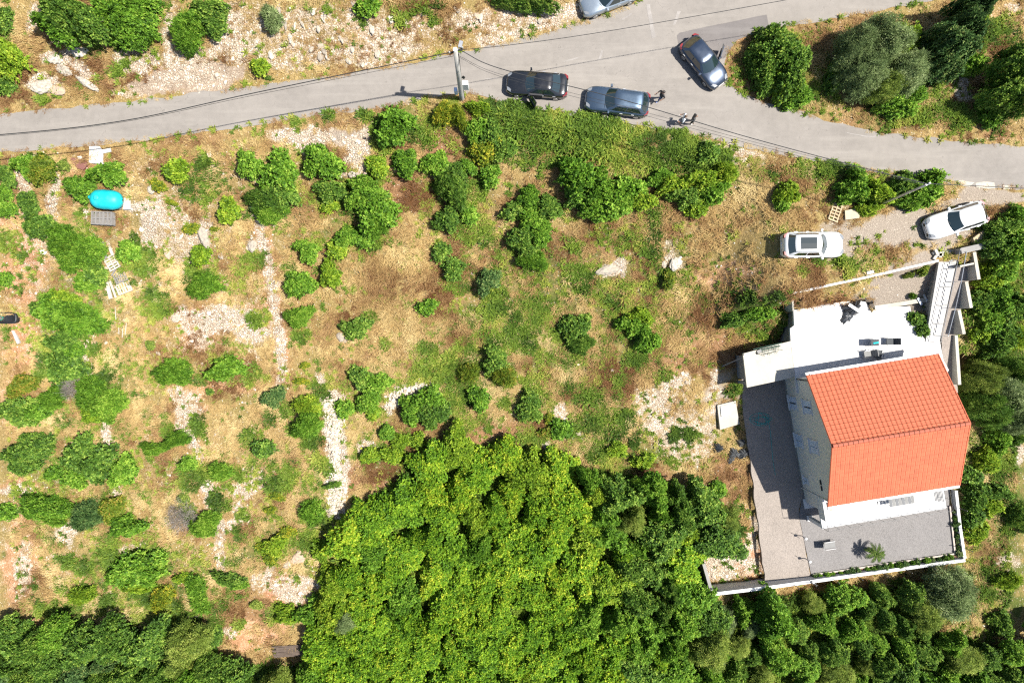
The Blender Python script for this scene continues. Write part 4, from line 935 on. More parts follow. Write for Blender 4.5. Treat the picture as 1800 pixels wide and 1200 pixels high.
# ------------------------------------------------------------------ individual bushes traced from the photograph: u, v, ru, rv, kind, family
BUSHES = [
 (228, 40, 46, 40, 'g', 'f'), (190, 25, 30, 34, 'g', 'f'), (250, 20, 30, 30, 'g', 'f'), (215, 62, 30, 16, 'g', 'f'), (330, 55, 31, 31, 'g', 'f'), (368, 18, 28, 20, 'd', None), (377, 42, 24, 20, 'd', None), (347, 32, 18, 14, 'g', None),
 (10, 100, 26, 38, 'l', None), (8, 150, 14, 16, 'd', None), (8, 35, 13, 20, 'd', None), (456, 118, 13, 15, 'l', None), (645, 14, 19, 15, 'g', None), (478, 33, 16, 18, 'o', 'f'), (915, 3, 56, 15, 'd', None), (48, 292, 22, 24, 'g', None),
 (74, 296, 22, 26, 'k', None), (112, 290, 9, 10, 's', None), (10, 308, 14, 22, 'd', None), (140, 330, 24, 22, 'g', None), (190, 305, 31, 22, 'g', None), (50, 358, 18, 22, 'd', None), (70, 396, 24, 26, 'd', None), (8, 338, 12, 14, 'g', None),
 (10, 366, 14, 16, 'g', None), (112, 420, 28, 26, 'g', 'f'), (148, 440, 30, 30, 'g', 'f'), (120, 452, 24, 22, 'g', 'f'), (168, 480, 20, 18, 'd', None), (150, 496, 22, 16, 'g', None), (5, 490, 14, 12, 'g', None), (100, 545, 40, 36, 'g', None),
 (140, 560, 36, 38, 'g', 'f'), (75, 540, 26, 14, 'd', None), (110, 525, 24, 18, 'l', None), (112, 600, 30, 24, 'd', None), (130, 615, 18, 14, 'g', None), (310, 300, 20, 20, 'l', None), (278, 325, 12, 11, 'y', None), (302, 356, 9, 5, 'y', None),
 (403, 370, 20, 19, 'l', None), (438, 290, 22, 28, 'g', None), (335, 402, 12, 9, 'y', None), (378, 402, 9, 4, 'y', None), (352, 448, 18, 17, 'l', None), (360, 500, 26, 24, 'g', 'f'), (226, 442, 16, 20, 'g', None), (264, 606, 8, 8, 's', None),
 (490, 305, 36, 34, 'g', None), (470, 350, 32, 26, 'd', 'f'), (495, 338, 30, 26, 'd', None), (474, 375, 28, 20, 'g', 'f'), (565, 285, 33, 31, 'g', None), (692, 220, 33, 33, 'g', None), (663, 292, 18, 19, 'l', None), (712, 285, 25, 22, 'g', None),
 (765, 288, 24, 24, 'g', None), (855, 262, 28, 24, 'y', None), (862, 240, 26, 24, 'd', None), (838, 230, 20, 24, 'g', None), (885, 260, 22, 22, 'd', None), (580, 335, 28, 20, 'd', None), (580, 362, 14, 12, 'l', None), (640, 340, 40, 30, 'g', None),
 (662, 375, 34, 36, 'g', None), (655, 400, 28, 18, 'g', 'f'), (612, 415, 26, 20, 'g', None), (640, 417, 20, 16, 'g', None), (540, 440, 22, 22, 'g', None), (592, 438, 18, 16, 'l', None), (580, 480, 20, 24, 'l', None), (525, 498, 26, 25, 'g', 'f'),
 (525, 556, 24, 21, 'g', 'f'), (800, 300, 22, 18, 'd', None), (795, 330, 28, 34, 'd', 'f'), (820, 295, 16, 14, 'g', None), (862, 308, 17, 18, 'g', None), (785, 385, 24, 24, 'd', None), (825, 378, 18, 14, 'g', None), (775, 442, 18, 16, 'd', None),
 (797, 470, 18, 20, 'd', None), (858, 492, 24, 22, 'b', None), (750, 540, 16, 14, 'g', None), (1018, 312, 38, 36, 'g', None), (1055, 335, 42, 38, 'g', None), (1095, 340, 38, 34, 'g', None), (1050, 368, 34, 24, 'g', None), (1125, 350, 26, 22, 'l', None),
 (1020, 345, 30, 26, 'd', None), (930, 348, 24, 20, 'g', None), (965, 365, 26, 20, 'd', None), (905, 370, 20, 16, 'd', None), (935, 385, 28, 24, 'g', None), (920, 415, 28, 24, 'd', None), (950, 410, 22, 22, 'g', None), (925, 440, 26, 18, 'd', None),
 (938, 458, 24, 20, 'g', 'f'), (1180, 325, 28, 22, 'l', None), (1205, 345, 30, 22, 'd', None), (1235, 318, 34, 22, 'l', None), (1255, 335, 26, 24, 'g', None), (1225, 365, 20, 16, 'l', None), (1160, 310, 22, 18, 'g', None), (1275, 305, 20, 16, 'l', 'f'),
 (1175, 490, 12, 16, 'k', None), (1245, 268, 16, 18, 'd', None), (840, 190, 22, 12, 'l', 'f'), (780, 200, 16, 20, 'y', 'f'), (805, 205, 14, 24, 'y', 'f'), (1385, 340, 22, 20, 'l', None), (1375, 358, 14, 12, 'g', None), (1500, 330, 32, 30, 'g', None),
 (1540, 340, 28, 26, 'l', None), (1528, 368, 22, 12, 'l', None), (1590, 325, 24, 22, 'd', None), (1630, 330, 30, 30, 'g', None), (1605, 352, 30, 16, 'g', None), (1330, 545, 28, 22, 'g', 'f'), (1290, 560, 26, 18, 'd', 'f'), (1110, 570, 24, 24, 'g', None),
 (1135, 595, 22, 30, 'g', 'f'), (1125, 555, 22, 18, 'l', 'f'), (1010, 575, 26, 28, 'd', None), (1020, 605, 22, 18, 'd', 'f'), (870, 635, 24, 26, 'd', 'f'), (885, 660, 20, 18, 'k', 'f'), (625, 577, 25, 20, 'd', None), (825, 655, 18, 16, 'k', 'f'),
 (635, 665, 20, 18, 'd', None), (662, 672, 24, 20, 'g', None), (648, 705, 22, 24, 'g', None), (655, 725, 14, 12, 'l', None), (605, 718, 14, 17, 'g', None), (724, 718, 26, 24, 'g', None), (755, 700, 26, 26, 'g', None), (760, 728, 30, 24, 'd', None),
 (842, 700, 20, 18, 'g', None), (930, 716, 25, 26, 'd', None), (965, 735, 9, 8, 'y', None), (962, 758, 14, 10, 'k', None), (985, 755, 20, 18, 'g', None), (1085, 790, 16, 14, 'l', None), (1130, 810, 18, 14, 'l', None), (680, 760, 12, 14, 'g', None),
 (705, 775, 16, 14, 'l', None), (735, 775, 14, 14, 'l', None), (690, 800, 20, 14, 'l', None), (650, 800, 16, 14, 'l', None), (305, 655, 32, 22, 'g', 'f'), (395, 648, 31, 22, 'g', 'f'), (368, 688, 6, 6, 'd', None), (480, 698, 21, 17, 'b', None),
 (540, 712, 20, 18, 'l', 'f'), (540, 745, 26, 26, 'g', 'f'), (463, 788, 18, 18, 'd', None), (270, 788, 22, 14, 'g', 'f'), (310, 772, 22, 16, 'g', 'f'), (530, 670, 12, 6, 'y', None), (536, 642, 8, 6, 'y', None), (112, 650, 30, 32, 'd', 'f'),
 (125, 680, 22, 18, 'x', 'xM'), (38, 678, 28, 18, 'k', None), (30, 722, 34, 28, 'd', None), (58, 725, 22, 24, 'g', 'f'), (92, 700, 24, 18, 'g', 'f'), (162, 690, 28, 26, 'g', 'f'), (188, 712, 26, 30, 'g', 'f'), (165, 728, 24, 18, 'l', 'f'),
 (45, 800, 40, 36, 'd', None), (65, 780, 26, 22, 'd', None), (95, 830, 14, 14, 'g', None), (140, 800, 34, 30, 'd', None), (170, 815, 34, 34, 'd', None), (135, 835, 28, 22, 'g', None), (216, 828, 22, 30, 'g', None), (75, 892, 42, 28, 'g', None),
 (100, 900, 26, 22, 'g', 'f'), (155, 905, 27, 28, 'b', 'f'), (195, 895, 22, 24, 'k', None), (220, 925, 30, 22, 'g', None), (8, 900, 16, 18, 'g', None), (225, 1005, 34, 30, 'g', None), (258, 995, 38, 28, 'g', None), (240, 1025, 30, 16, 'l', None),
 (145, 1045, 20, 14, 'l', 'f'), (318, 905, 22, 30, 'x', 'xM'), (360, 922, 26, 22, 'g', 'f'), (330, 815, 14, 12, 'g', None), (388, 828, 20, 14, 'g', 'f'), (322, 875, 9, 9, 's', None), (488, 872, 12, 8, 'y', None), (474, 896, 10, 7, 'y', None),
 (548, 898, 17, 20, 'g', 'f'), (585, 852, 14, 6, 'd', None), (482, 958, 24, 18, 'l', None), (475, 980, 14, 12, 'y', None), (505, 935, 14, 10, 'y', None), (458, 960, 10, 8, 'y', None), (400, 1018, 26, 14, 'd', 'f'), (420, 1026, 14, 10, 'g', None),
 (320, 1015, 14, 9, 'l', None), (345, 1030, 16, 18, 'g', 'f'), (352, 1055, 14, 20, 'g', 'f'), (285, 1050, 18, 18, 'y', 'f'), (450, 1062, 10, 8, 's', None), (370, 1125, 20, 24, 'd', None), (505, 1080, 26, 18, 'l', 'f'), (540, 1080, 26, 18, 'g', None),
 (560, 1060, 20, 16, 'g', None), (575, 1010, 16, 24, 'l', None), (565, 965, 16, 20, 'l', None), (575, 1045, 16, 14, 'k', None), (1365, 90, 54, 42, 'd', None), (1385, 120, 42, 50, 'd', 'f'), (1345, 120, 34, 40, 'd', None), (1380, 145, 34, 30, 'l', None),
 (1400, 168, 30, 20, 'g', 'f'), (1475, 135, 26, 26, 'd', None), (1470, 125, 14, 14, 'g', None), (1585, 75, 34, 34, 'l', 'f'), (1570, 185, 34, 24, 'g', None), (1605, 165, 26, 18, 'g', None), (1690, 105, 34, 30, 'g', None), (1720, 20, 26, 24, 'l', 'f'),
 (1750, 195, 28, 26, 'g', None), (1765, 400, 32, 22, 'd', None), (1788, 385, 26, 20, 'g', 'f'), (1745, 430, 28, 26, 'd', None), (1785, 435, 30, 30, 'g', None), (1760, 470, 30, 26, 'g', None), (1735, 490, 22, 24, 'l', None), (1725, 525, 24, 22, 'd', None),
 (1755, 520, 28, 26, 'g', None), (1790, 540, 24, 30, 'd', None), (1740, 560, 26, 24, 'g', None), (1722, 585, 16, 18, 'l', None), (1760, 590, 32, 26, 'd', None), (1790, 595, 20, 20, 'l', 'f'), (1745, 615, 24, 16, 'd', 'f'), (1735, 810, 26, 20, 'l', 'f'),
 (1705, 835, 18, 20, 'd', None), (1755, 770, 26, 24, 'g', None), (1715, 870, 24, 26, 'd', None), (1755, 865, 24, 16, 'd', None), (1710, 905, 20, 20, 'd', None), (1735, 890, 22, 22, 'l', 'f'), (1795, 910, 24, 22, 'd', 'f'), (1715, 935, 22, 20, 'l', 'f'),
 (1785, 755, 26, 24, 'd', 'f'), (1770, 1020, 20, 14, 'l', 'f'), (1760, 1095, 22, 22, 'd', None), (1262, 860, 16, 14, 'g', None), (1245, 970, 16, 10, 'l', None),
]
for b in BUSHES:
    plant(*b)
# taller trees standing alone
TREES = [(110, 20, 40, 32, 'd', None, 2.6, 'dark leafy tree overhanging the rocks in the wooded corner'), (105, 50, 32, 26, 'g', None, 2.0, 'mid green leafy tree in front of the dark corner tree'), (158, 44, 25, 28, 'd', None, 2.2, 'dark leafy tree between the corner tree and low green scrub'),
         (1505, 85, 34, 36, 'o', 'oL', 2.6, 'grey olive tree crown leaning toward the upper lane on the island'), (1555, 75, 38, 42, 'o', 'oL', 3.0, 'tallest grey olive tree in the middle of the island'), (1520, 130, 40, 34, 'o', 'oL', 2.6, 'broad olive tree facing the lower lane on the island'), (1590, 130, 40, 32, 'o', 'oL', 2.6, 'soft olive tree beside the dark evergreens on the island'), (1560, 150, 34, 26, 's', 'oL', 2.2, 'lowest olive tree on the island near the lower lane'),
         (1665, 85, 40, 38, 'b', 'tL', 3.2, 'dark evergreen tree in the middle of the island row'), (1690, 48, 32, 28, 'b', 'tL', 3.0, 'dark evergreen tree behind the middle one of the island row'), (1712, 14, 34, 24, 'b', 'tL', 3.0, 'dark evergreen tree at the upper lane end of the island row'), (1650, 118, 34, 26, 'b', 'tL', 2.6, 'dark evergreen tree at the lower lane end of the island row'),
         (1785, 120, 34, 40, 'd', 'tL', 3.2, 'dark leafy tree cut by the frame edge on the island'), (1770, 170, 36, 34, 'd', 'tL', 2.8, 'dark leafy tree near the lower lane at the frame edge'),
         (1725, 665, 34, 28, 's', 'oL', 3.0, 'soft olive tree beside the foot of the garden stairs'), (1768, 690, 38, 38, 'o', 'oL', 3.2, 'large grey olive tree right of the red roof'), (1730, 715, 30, 34, 'd', 'oL', 3.0, 'dark olive tree touching the roof ridge end'), (1790, 650, 30, 26, 'd', 'oL', 3.0, 'dark olive tree at the frame edge above the large grey one'), (1790, 735, 30, 30, 'o', 'oL', 2.8, 'grey olive tree at the frame edge beside the ridge'),
         (1665, 1045, 46, 40, 'o', 'oL', 3.0, 'soft grey olive tree below the yard corner'), (1620, 1070, 34, 32, 's', 'oL', 2.6, 'olive green tree left of the yard corner olive')]
for (u, v, a, b, k, f, h, lab) in TREES:
    plant(u, v, a, b, k, f, h=h, tree=True, label=lab, group=None)

# dense woods: packed crowns
def pack(poly, rmin, rmax, seed, n_try=6000, gap=0.80):
    r = np.random.default_rng(seed)
    P = np.array(poly); lo, hi = P.min(0), P.max(0)
    C = np.stack([r.uniform(lo[0], hi[0], n_try), r.uniform(lo[1], hi[1], n_try), r.uniform(rmin, rmax, n_try)], 1)
    C = C[inpoly(C[:, 0], C[:, 1], poly)]
    out = np.zeros((0, 3))
    for q in C:
        if len(out) == 0 or (np.hypot(out[:, 0] - q[0], out[:, 1] - q[1]) > (out[:, 2] + q[2]) * gap).all():
            out = np.vstack([out, q])
    return out, r
pts, r = pack(GROVE, 30, 46, 61, gap=0.60)
for (u, v, rad) in pts:
    edge = sstep(860, 800, v)
    k = r.choice(['v', 'v', 'v', 'l', 'g'], p=[.4, .25, .15, .14, .06])
    plant(u, v, rad * r.uniform(.9, 1.15), rad * r.uniform(.9, 1.15), k, 'yL', h=r.uniform(1.4, 1.9), tree=True, lift=r.uniform(0.5, 0.9), label='yellow green leafy tree merging into the dense grove', group='trees of the yellow green grove')
plant(610, 1090, 22, 20, 'o', 'oL', h=1.8, tree=True, lift=1.0, label='single grey leaved tree inside the left edge of the yellow grove')
plant(762, 830, 20, 20, 'y', None, label='bright yellow flowering shrub at the top edge of the grove')
pts, r = pack(EASTW, 20, 42, 62, gap=0.64)
for (u, v, rad) in pts:
    k = r.choice(['g', 'd', 'l', 's', 'v'], p=[.42, .27, .1, .11, .1])
    plant(u, v, rad * r.uniform(.9, 1.15), rad * r.uniform(.9, 1.15), k, 'tL' if k != 's' else 'oL', h=r.uniform(1.8, 2.8), tree=True, lift=r.uniform(0.6, 1.4), label='leafy green tree in the wood between grove and yard wall', group='trees between the grove and the yard wall')
pts, r = pack(SOUTHW, 15, 42, 63, gap=0.74)
for (u, v, rad) in pts:
    k = r.choice(['d', 'g', 'o', 's'], p=[.42, .34, .06, .18])
    plant(u, v, rad * r.uniform(.9, 1.15), rad * r.uniform(.85, 1.1), k, 'oL' if k in 'os' else 'tL', h=rad / 24 * r.uniform(1.2, 1.9), tree=True, lift=r.uniform(0.3, 1.6), label='tree of the mixed dark wood below the yard wall', group='trees below the yard wall')
pts, r = pack(WESTW, 20, 42, 64, gap=0.66)
for (u, v, rad) in pts:
    if math.hypot(u - 515, v - 1140) < rad + 34: continue
    k = r.choice(['d', 'g', 's', 'b'], p=[.62, .24, .05, .09])
    plant(u, v, rad * r.uniform(.9, 1.15), rad * r.uniform(.9, 1.1), k, 'tL' if k != 's' else 'oL', h=r.uniform(2.0, 3.0), tree=True, lift=r.uniform(0.8, 1.6), label='dark tree of the wood along the lower left field edge', group='trees along the lower field edge')
# ------------------------------------------------------------------ house and its terraces
WHITE = mat('white render', (0.52, 0.515, 0.50), 0.85, var=0.05, scale=1.2, bump=0.15, bscale=60)
CREAM = mat('grey cream render', (0.50, 0.49, 0.45), 0.88, var=0.05, scale=0.8, bump=0.15, bscale=60)
SLAB = mat('bleached terrace screed', (0.47, 0.465, 0.455), 0.85, var=0.05, scale=0.8, bump=0.1)
RAWC = mat('raw concrete', (0.355, 0.335, 0.285), 0.9, var=0.10, scale=0.7, bump=0.2, dirt=(0.27, 0.235, 0.18))
GREYC = mat('grey concrete', (0.20, 0.192, 0.18), 0.9, var=0.14, scale=1.0, bump=0.25, dirt=(0.25, 0.235, 0.21))
TILE = mat('terracotta tile', (0.37, 0.088, 0.037), 0.75, var=0.22, scale=1.8, bump=0.1)
TILE2 = mat('terracotta ridge', (0.27, 0.068, 0.033), 0.75, var=0.16, scale=2)
DARKM = mat('dark metal', (0.035, 0.036, 0.038), 0.45, 0.6, var=0.2)
STEEL = mat('galvanised steel', (0.42, 0.43, 0.44), 0.4, 0.8, var=0.12)
SHUT = mat('pale shutter', (0.40, 0.47, 0.58), 0.5, var=0.05)
FRAMEW = mat('white frame', (0.50, 0.50, 0.50), 0.5, var=0.04)
BLACKP = mat('black plastic', (0.016, 0.017, 0.019), 0.45, var=0.3, scale=2)
def paver_mat(name, col, sc):
    m, nt, bs = newmat(name)
    pos = N(nt, 'ShaderNodeNewGeometry').outputs['Position']
    n1 = noise_node(nt, 0.5, 5, .6, pos); n2 = noise_node(nt, 38, 2, .5, pos)
    v = N(nt, 'ShaderNodeTexVoronoi', feature='F1'); v.inputs['Scale'].default_value = sc; nt.links.new(pos, v.inputs['Vector'])
    sep = N(nt, 'ShaderNodeSeparateColor'); nt.links.new(v.outputs['Color'], sep.inputs[0])
    f = math_node(nt, 'ADD', math_node(nt, 'ADD', math_node(nt, 'MULTIPLY', n1, .35), math_node(nt, 'MULTIPLY', n2, .3)), math_node(nt, 'MULTIPLY', sep.outputs[0], .35))
    c = ramp(nt, f, [(.25, tuple(x * .68 for x in col)), (.5, col), (.78, tuple(min(1, x * 1.3) for x in col))])
    nt.links.new(c, bs.inputs['Base Color']); bs.inputs['Roughness'].default_value = .9
    b = N(nt, 'ShaderNodeBump'); b.inputs['Strength'].default_value = .5; b.inputs['Distance'].default_value = .02
    nt.links.new(v.outputs['Distance'], b.inputs['Height']); nt.links.new(b.outputs[0], bs.inputs['Normal'])
    return m
PAVE = paver_mat('pinkish crushed stone', (0.215, 0.185, 0.16), 20)
PAVE2 = paver_mat('grey crushed stone', (0.150, 0.141, 0.136), 20)

house = empty('red_roofed_house', (HX, HY, ZB), HR)
tag(house, 'white two-storey house with a bright red tiled gable roof', 'house')
EX, EY = 4.92, 4.92          # roof half-sizes
ZE, ZR = 5.22, 7.78          # eave, ridge above the house base
wx, wy = 4.80, 4.62
# walls: one closed body with gables
mb = MB()
slope = (ZR - ZE) / EY
gz_top = ZE + slope * (EY - wy) - 0.16
mb.add([(-wx, -wy, -0.6), (wx, -wy, -0.6), (wx, wy, -0.6), (-wx, wy, -0.6), (-wx, -wy, gz_top), (wx, -wy, gz_top), (wx, wy, gz_top), (-wx, wy, gz_top), (-wx, 0, ZR - 0.16), (wx, 0, ZR - 0.16)],
       [(3, 2, 1, 0), (0, 1, 5, 4), (2, 3, 7, 6), (1, 2, 6, 9, 5), (3, 0, 4, 8, 7), (4, 5, 9, 8), (6, 7, 8, 9)])
mb.obj('wall', CREAM, house)
mb = MB(); mb.box((-wx - 0.012, 0, 0.16), (0.03, 2 * wy, 0.32)); mb.obj('plinth', GREYC, house)
# roof: deck, white eave boards, tiles
roof = empty('roof', (0, 0, 0), 0, house)
mb = MB()
mb.add([(-EX, -EY, ZE - 0.14), (EX, -EY, ZE - 0.14), (EX, 0, ZR - 0.14), (-EX, 0, ZR - 0.14), (-EX, EY, ZE - 0.14), (EX, EY, ZE - 0.14),
        (-EX, -EY, ZE - 0.02), (EX, -EY, ZE - 0.02), (EX, 0, ZR - 0.02), (-EX, 0, ZR - 0.02), (-EX, EY, ZE - 0.02), (EX, EY, ZE - 0.02)],
       [(0, 3, 2, 1), (3, 4, 5, 2), (6, 7, 8, 9), (9, 8, 11, 10), (0, 1, 7, 6), (5, 4, 10, 11), (1, 2, 8, 7), (2, 5, 11, 8), (3, 0, 6, 9), (4, 3, 9, 10)])
mb.obj('roof_deck', TILE2, roof)
mb = MB(); mb.box((0, EY + 0.11, ZE - 0.10), (2 * EX + 0.1, 0.22, 0.14)); mb.obj('gutter', FRAMEW, roof)
mb = MB(); mb.box((0, -EY - 0.11, ZE - 0.10), (2 * EX + 0.1, 0.22, 0.14)); mb.obj('gutter', FRAMEW, roof)
NC, NR_ = 30, 15
SL = math.hypot(EY, ZR - ZE); ang = math.atan2(ZR - ZE, EY)
cw, rl = 2 * EX / NC, SL / NR_
def tile_geom(b, M):
    """a pan tile: double wave across, overlapping its lower neighbour"""
    xs = [-0.46, -0.32, -0.14, 0.04, 0.22, 0.36, 0.475]; zs = [0.020, 0.016, 0.018, 0.030, 0.037, 0.031, 0.014]
    L = rl * 0.915
    top = [[(x * cw, -L / 2, z + 0.042) for x, z in zip(xs, zs)], [(x * cw, L / 2, z + 0.012) for x, z in zip(xs, zs)]]
    b.grid(top, 0, M)
    b.grid([[(x * cw, -L / 2, z) for x, z in zip(xs, zs)], top[0]], 0, M)
    for x, z, fl in ((xs[0], zs[0], True), (xs[-1], zs[-1], False)):
        b.grid([[(x * cw, -L / 2, 0), (x * cw, L / 2, 0)], [(x * cw, -L / 2, z + .042), (x * cw, L / 2, z + .012)]], 0, M, flip=fl)
tb = MB(); tile_geom(tb, None); tile_me = tb.mesh('roof_tile', [TILE], True)
rest = MB(); cnt = 0
order = []
for side in (1, -1):
    for i in range(NR_):
        for j in range(NC):
            x = -EX + (j + .5) * cw; t = (i + .5) * rl        # distance from eave up the slope
            yy = side * (EY - t * math.cos(ang)); zz = ZE + t * math.sin(ang)
            order.append((side, i, j, x, yy, zz))
order.sort(key=lambda q: (-q[0], -q[1]))
for (side, i, j, x, yy, zz) in order:
    rot = Matrix.Translation((x, yy, zz)) @ (Matrix.Rotation(math.pi, 4, 'Z') if side == 1 else Matrix.Identity(4)) @ Matrix.Rotation(ang, 4, 'X') @ Matrix.Rotation(random.gauss(0, 0.006), 4, 'Z')
    if side == 1 and cnt < 300:
        o = link('roof_tile', tile_me, None, roof); o.matrix_local = rot; cnt += 1
    else:
        tile_geom(rest, rot)
o = rest.obj('roof_tiles', TILE, roof, smooth=True); o['kind'] = 'stuff'
rb = MB()
P = [[(-0.19 , 0.16 * math.cos(a), 0.03 + 0.12 * math.sin(a) * 1) for a in [math.pi * k / 6 for k in range(7)]], [(0.19, 0.135 * math.cos(a), 0.015 + 0.10 * math.sin(a)) for a in [math.pi * k / 6 for k in range(7)]]]
rb.grid(P); rb.add([p for p in P[0]], [tuple(range(7))])
ridge_me = rb.mesh('ridge_tile', [TILE2], True)
for k in range(27):
    link('ridge_tile', ridge_me, None, roof, (-EX + 0.18 + k * (2 * EX - .36) / 26, 0, ZR + 0.02), (0, 0, random.gauss(0, .02)))
for sx in (-1, 1):
    for sy in (-1, 1):
        mb = MB(); a = Vector((sx * (EX + 0.02), sy * EY, ZE + 0.02)); b = Vector((sx * (EX + 0.02), 0, ZR + 0.02))
        mb.tube([a, b], 0.075, 6); mb.obj('verge_trim', TILE, roof)
# windows with closed or half-closed shutters on the gable wall, doors and windows behind
def window(x, y, z, w, h, axis, state='shut'):
    e = empty('window', (x, y, z), 0 if axis == 'x-' else (math.pi if axis == 'x+' else (-math.pi / 2 if axis == 'y+' else math.pi / 2)), house)
    # local: outward = -x, width along y
    b = MB(); t = .06
    for yy, zz, dy, dz in ((0, h / 2, w + 2 * t, t), (0, -h / 2, w + 2 * t, t), (w / 2, 0, t, h - t), (-w / 2, 0, t, h - t)):
        b.box((-0.03, yy, zz), (0.08, dy, dz))
    b.obj('frame', FRAMEW, e)
    b = MB(); b.box((-0.08, 0, -h / 2 - 0.06), (0.2, w + 0.2, 0.05)); b.obj('sill', WHITE, e)
    b = MB(); b.box((-0.012, 0, 0), (0.02, w - t, h - t)); b.obj('pane', GLASS, e)
    if state != 'open':
        for s in (-1, 1):
            b = MB()
            wd = w / 2 - 0.03
            for k in range(10):
                b.box((-0.05, s * (w / 4 + (0.035 if state == 'ajar' else 0.005)), -h / 2 + 0.06 + (k + .5) * (h - .12) / 10), (0.03, wd - (0.06 if state == 'ajar' else 0.0), (h - .12) / 10 * 0.86))
            b.box((-0.045, s * (w / 4 + (0.035 if state == 'ajar' else 0.005)), 0), (0.012, wd - (0.02 if state == 'ajar' else 0.0), h - .1))
            b.obj('shutter', SHUT, e)
    return e
mG, nt, bs = newmat('window glass')
bs.inputs['Base Color'].default_value = (0.02, 0.028, 0.035, 1); bs.inputs['Roughness'].default_value = 0.06; bs.inputs['Specular IOR Level'].default_value = 0.8
GLASS = mG
for (yl, zc, st) in ((2.5, 1.25, 'ajar'), (2.42, 4.15, 'ajar'), (-0.55, 1.25, 'shut'), (-0.62, 4.15, 'shut')):
    window(-wx, yl, zc, 1.05, 1.35, 'x-', st)
window(-wx, -3.75, 1.35, 0.55, 0.75, 'x-', 'shut')
for dy in (-3.3, -3.75):
    mb = MB(); mb.box((-wx - 0.05, dy, 4.3), (0.1, 0.35, 0.10)); mb.obj('wall_vent', BLACKP, house)
window(-2.4, wy, 4.1, 1.0, 1.2, 'y+', 'shut'); window(2.2, wy, 4.1, 1.0, 1.2, 'y+', 'shut')
window(wx, 1.5, 4.1, 1.0, 1.2, 'x+', 'shut'); window(wx, -2.0, 4.1, 1.0, 1.2, 'x+', 'shut'); window(-2.5, -wy, 4.0, 1.6, 2.0, 'y-', 'open'); window(2.0, -wy, 4.0, 1.6, 2.0, 'y-', 'open')
d = empty('door', (0.1, wy, 3.82), 0, house)
mb = MB(); mb.box((0, 0.03, 0), (0.95, 0.08, 2.05)); mb.obj('door_leaf', SHUT, d)
mb = MB(); mb.box((0.35, 0.1, 0), (0.04, 0.06, 0.14)); mb.obj('handle', STEEL, d)
# downpipe at the gable corner
mb = MB(); mb.tube([(-wx - 0.06, wy - 0.1, 2.9), (-wx - 0.06, wy - 0.1, ZE - 0.1), (-wx + .1, EY + .1, ZE - 0.02)], 0.045, 6); mb.obj('downpipe', DARKM, house)
mb = MB(); mb.tube([(-wx - 0.05, -wy + 0.05, 0), (-wx - 0.05, -wy + 0.05, ZE - 0.1)], 0.04, 6); mb.obj('downpipe', WHITE, house)
# south balcony on pillars
BX0, BX1, BY = -4.72, 5.05, -7.28
balc = empty('balcony', (0, 0, 0), 0, house)
mb = MB(); mb.prism([(BX0, -wy - .003), (BX0, BY), (BX1, BY), (BX1, -wy - .003)], 2.58, 2.80); mb.obj('balcony_slab', SLAB, balc)
for px in (BX0 + 0.15, 0.1, BX1 - 0.15):
    mb = MB(); mb.box((px, BY + 0.17, 1.29), (0.28, 0.28, 2.57)); mb.obj('pillar', WHITE, balc)
mb = MB(); mb.box((BX0 + 0.11, -5.2, 1.285), (0.18, 1.1, 2.57)); mb.obj('porch_wall', CREAM, balc)
mb = MB(); mb.box((BX0 + 0.15, BY + 0.17, 0.06), (0.45, 0.45, 0.14)); mb.obj('pillar_foot', WHITE, balc)
mb = MB(); mb.box((BX0 + 0.35, -5.9, 0.06), (1.0, .8, 0.12)); mb.obj('door_step', WHITE, balc)
mb = MB(); mb.box((BX0 + .09, -5.6, 3.25), (0.16, 1.7, 0.88)); mb.obj('parapet', WHITE, balc)
def railing(parent, pts, h, name='railing', m=None, spacing=1.0, r=0.018, rails=(1.0, 0.15)):
    m = m or DARKM
    e = empty(name, (0, 0, 0), 0, parent)
    for a, b in zip(pts[:-1], pts[1:]):
        a, b = Vector(a), Vector(b); L = (b - a).length; n = max(1, round(L / spacing))
        for k in range(n + 1):
            p = a.lerp(b, k / n); q = MB(); q.tube([p, p + Vector((0, 0, h))], r, 5); q.obj('baluster', m, e)
        for f in rails:
            q = MB(); q.tube([a + Vector((0, 0, h * f)), b + Vector((0, 0, h * f))], r, 5); q.obj('rail', m, e)
    return e
railing(balc, [(BX0 + .06, -6.5, 2.8), (BX0 + .06, BY + .06, 2.8), (BX1 - .06, BY + .06, 2.8), (BX1 - .06, -wy - .1, 2.8)], 0.95, 'railing', DARKM, 0.9, .013)
for k in range(7):
    mb = MB(); mb.tube([(BX1 - .75 + k * 0.1, -wy - .35, 2.83), (BX1 - .75 + k * 0.1, BY + .7 - k * .02, 2.83)], 0.016, 4); mb.obj('stair_grille_bar', DARKM, balc)

# terrace slabs (level with the upper floor)
mb = MB(); mb.prism(TERRACE, ZT - 0.3, ZT); terr = mb.obj('terrace', SLAB); tag(terr, 'blank white terrace slab along the shaded side of the house', 'terrace')
mb = MB(); mb.prism([(p[0] * 1 + (0.1 if i in (0,) else 0), p[1]) for i, p in enumerate(TERRACE)][0:2] + [TERRACE[1], TERRACE[2], TERRACE[3], TERRACE[4], TERRACE[5], TERRACE[6], TERRACE[7], TERRACE[8], TERRACE[9], (TERRACE[9][0] - .3, TERRACE[9][1]), (TERRACE[8][0] - .4, TERRACE[8][1] - .3),
          (TERRACE[7][0] - .3, TERRACE[7][1] - .3), (TERRACE[6][0] - .3, TERRACE[6][1] - .3), (TERRACE[1][0], TERRACE[1][1] - .5), (TERRACE[0][0] + .3, TERRACE[0][1] - .3), (TERRACE[15][0] + .3, TERRACE[15][1]), (TERRACE[15][0], TERRACE[15][1]), (TERRACE[17][0], TERRACE[17][1])], ZB - .4, ZT - 0.302)
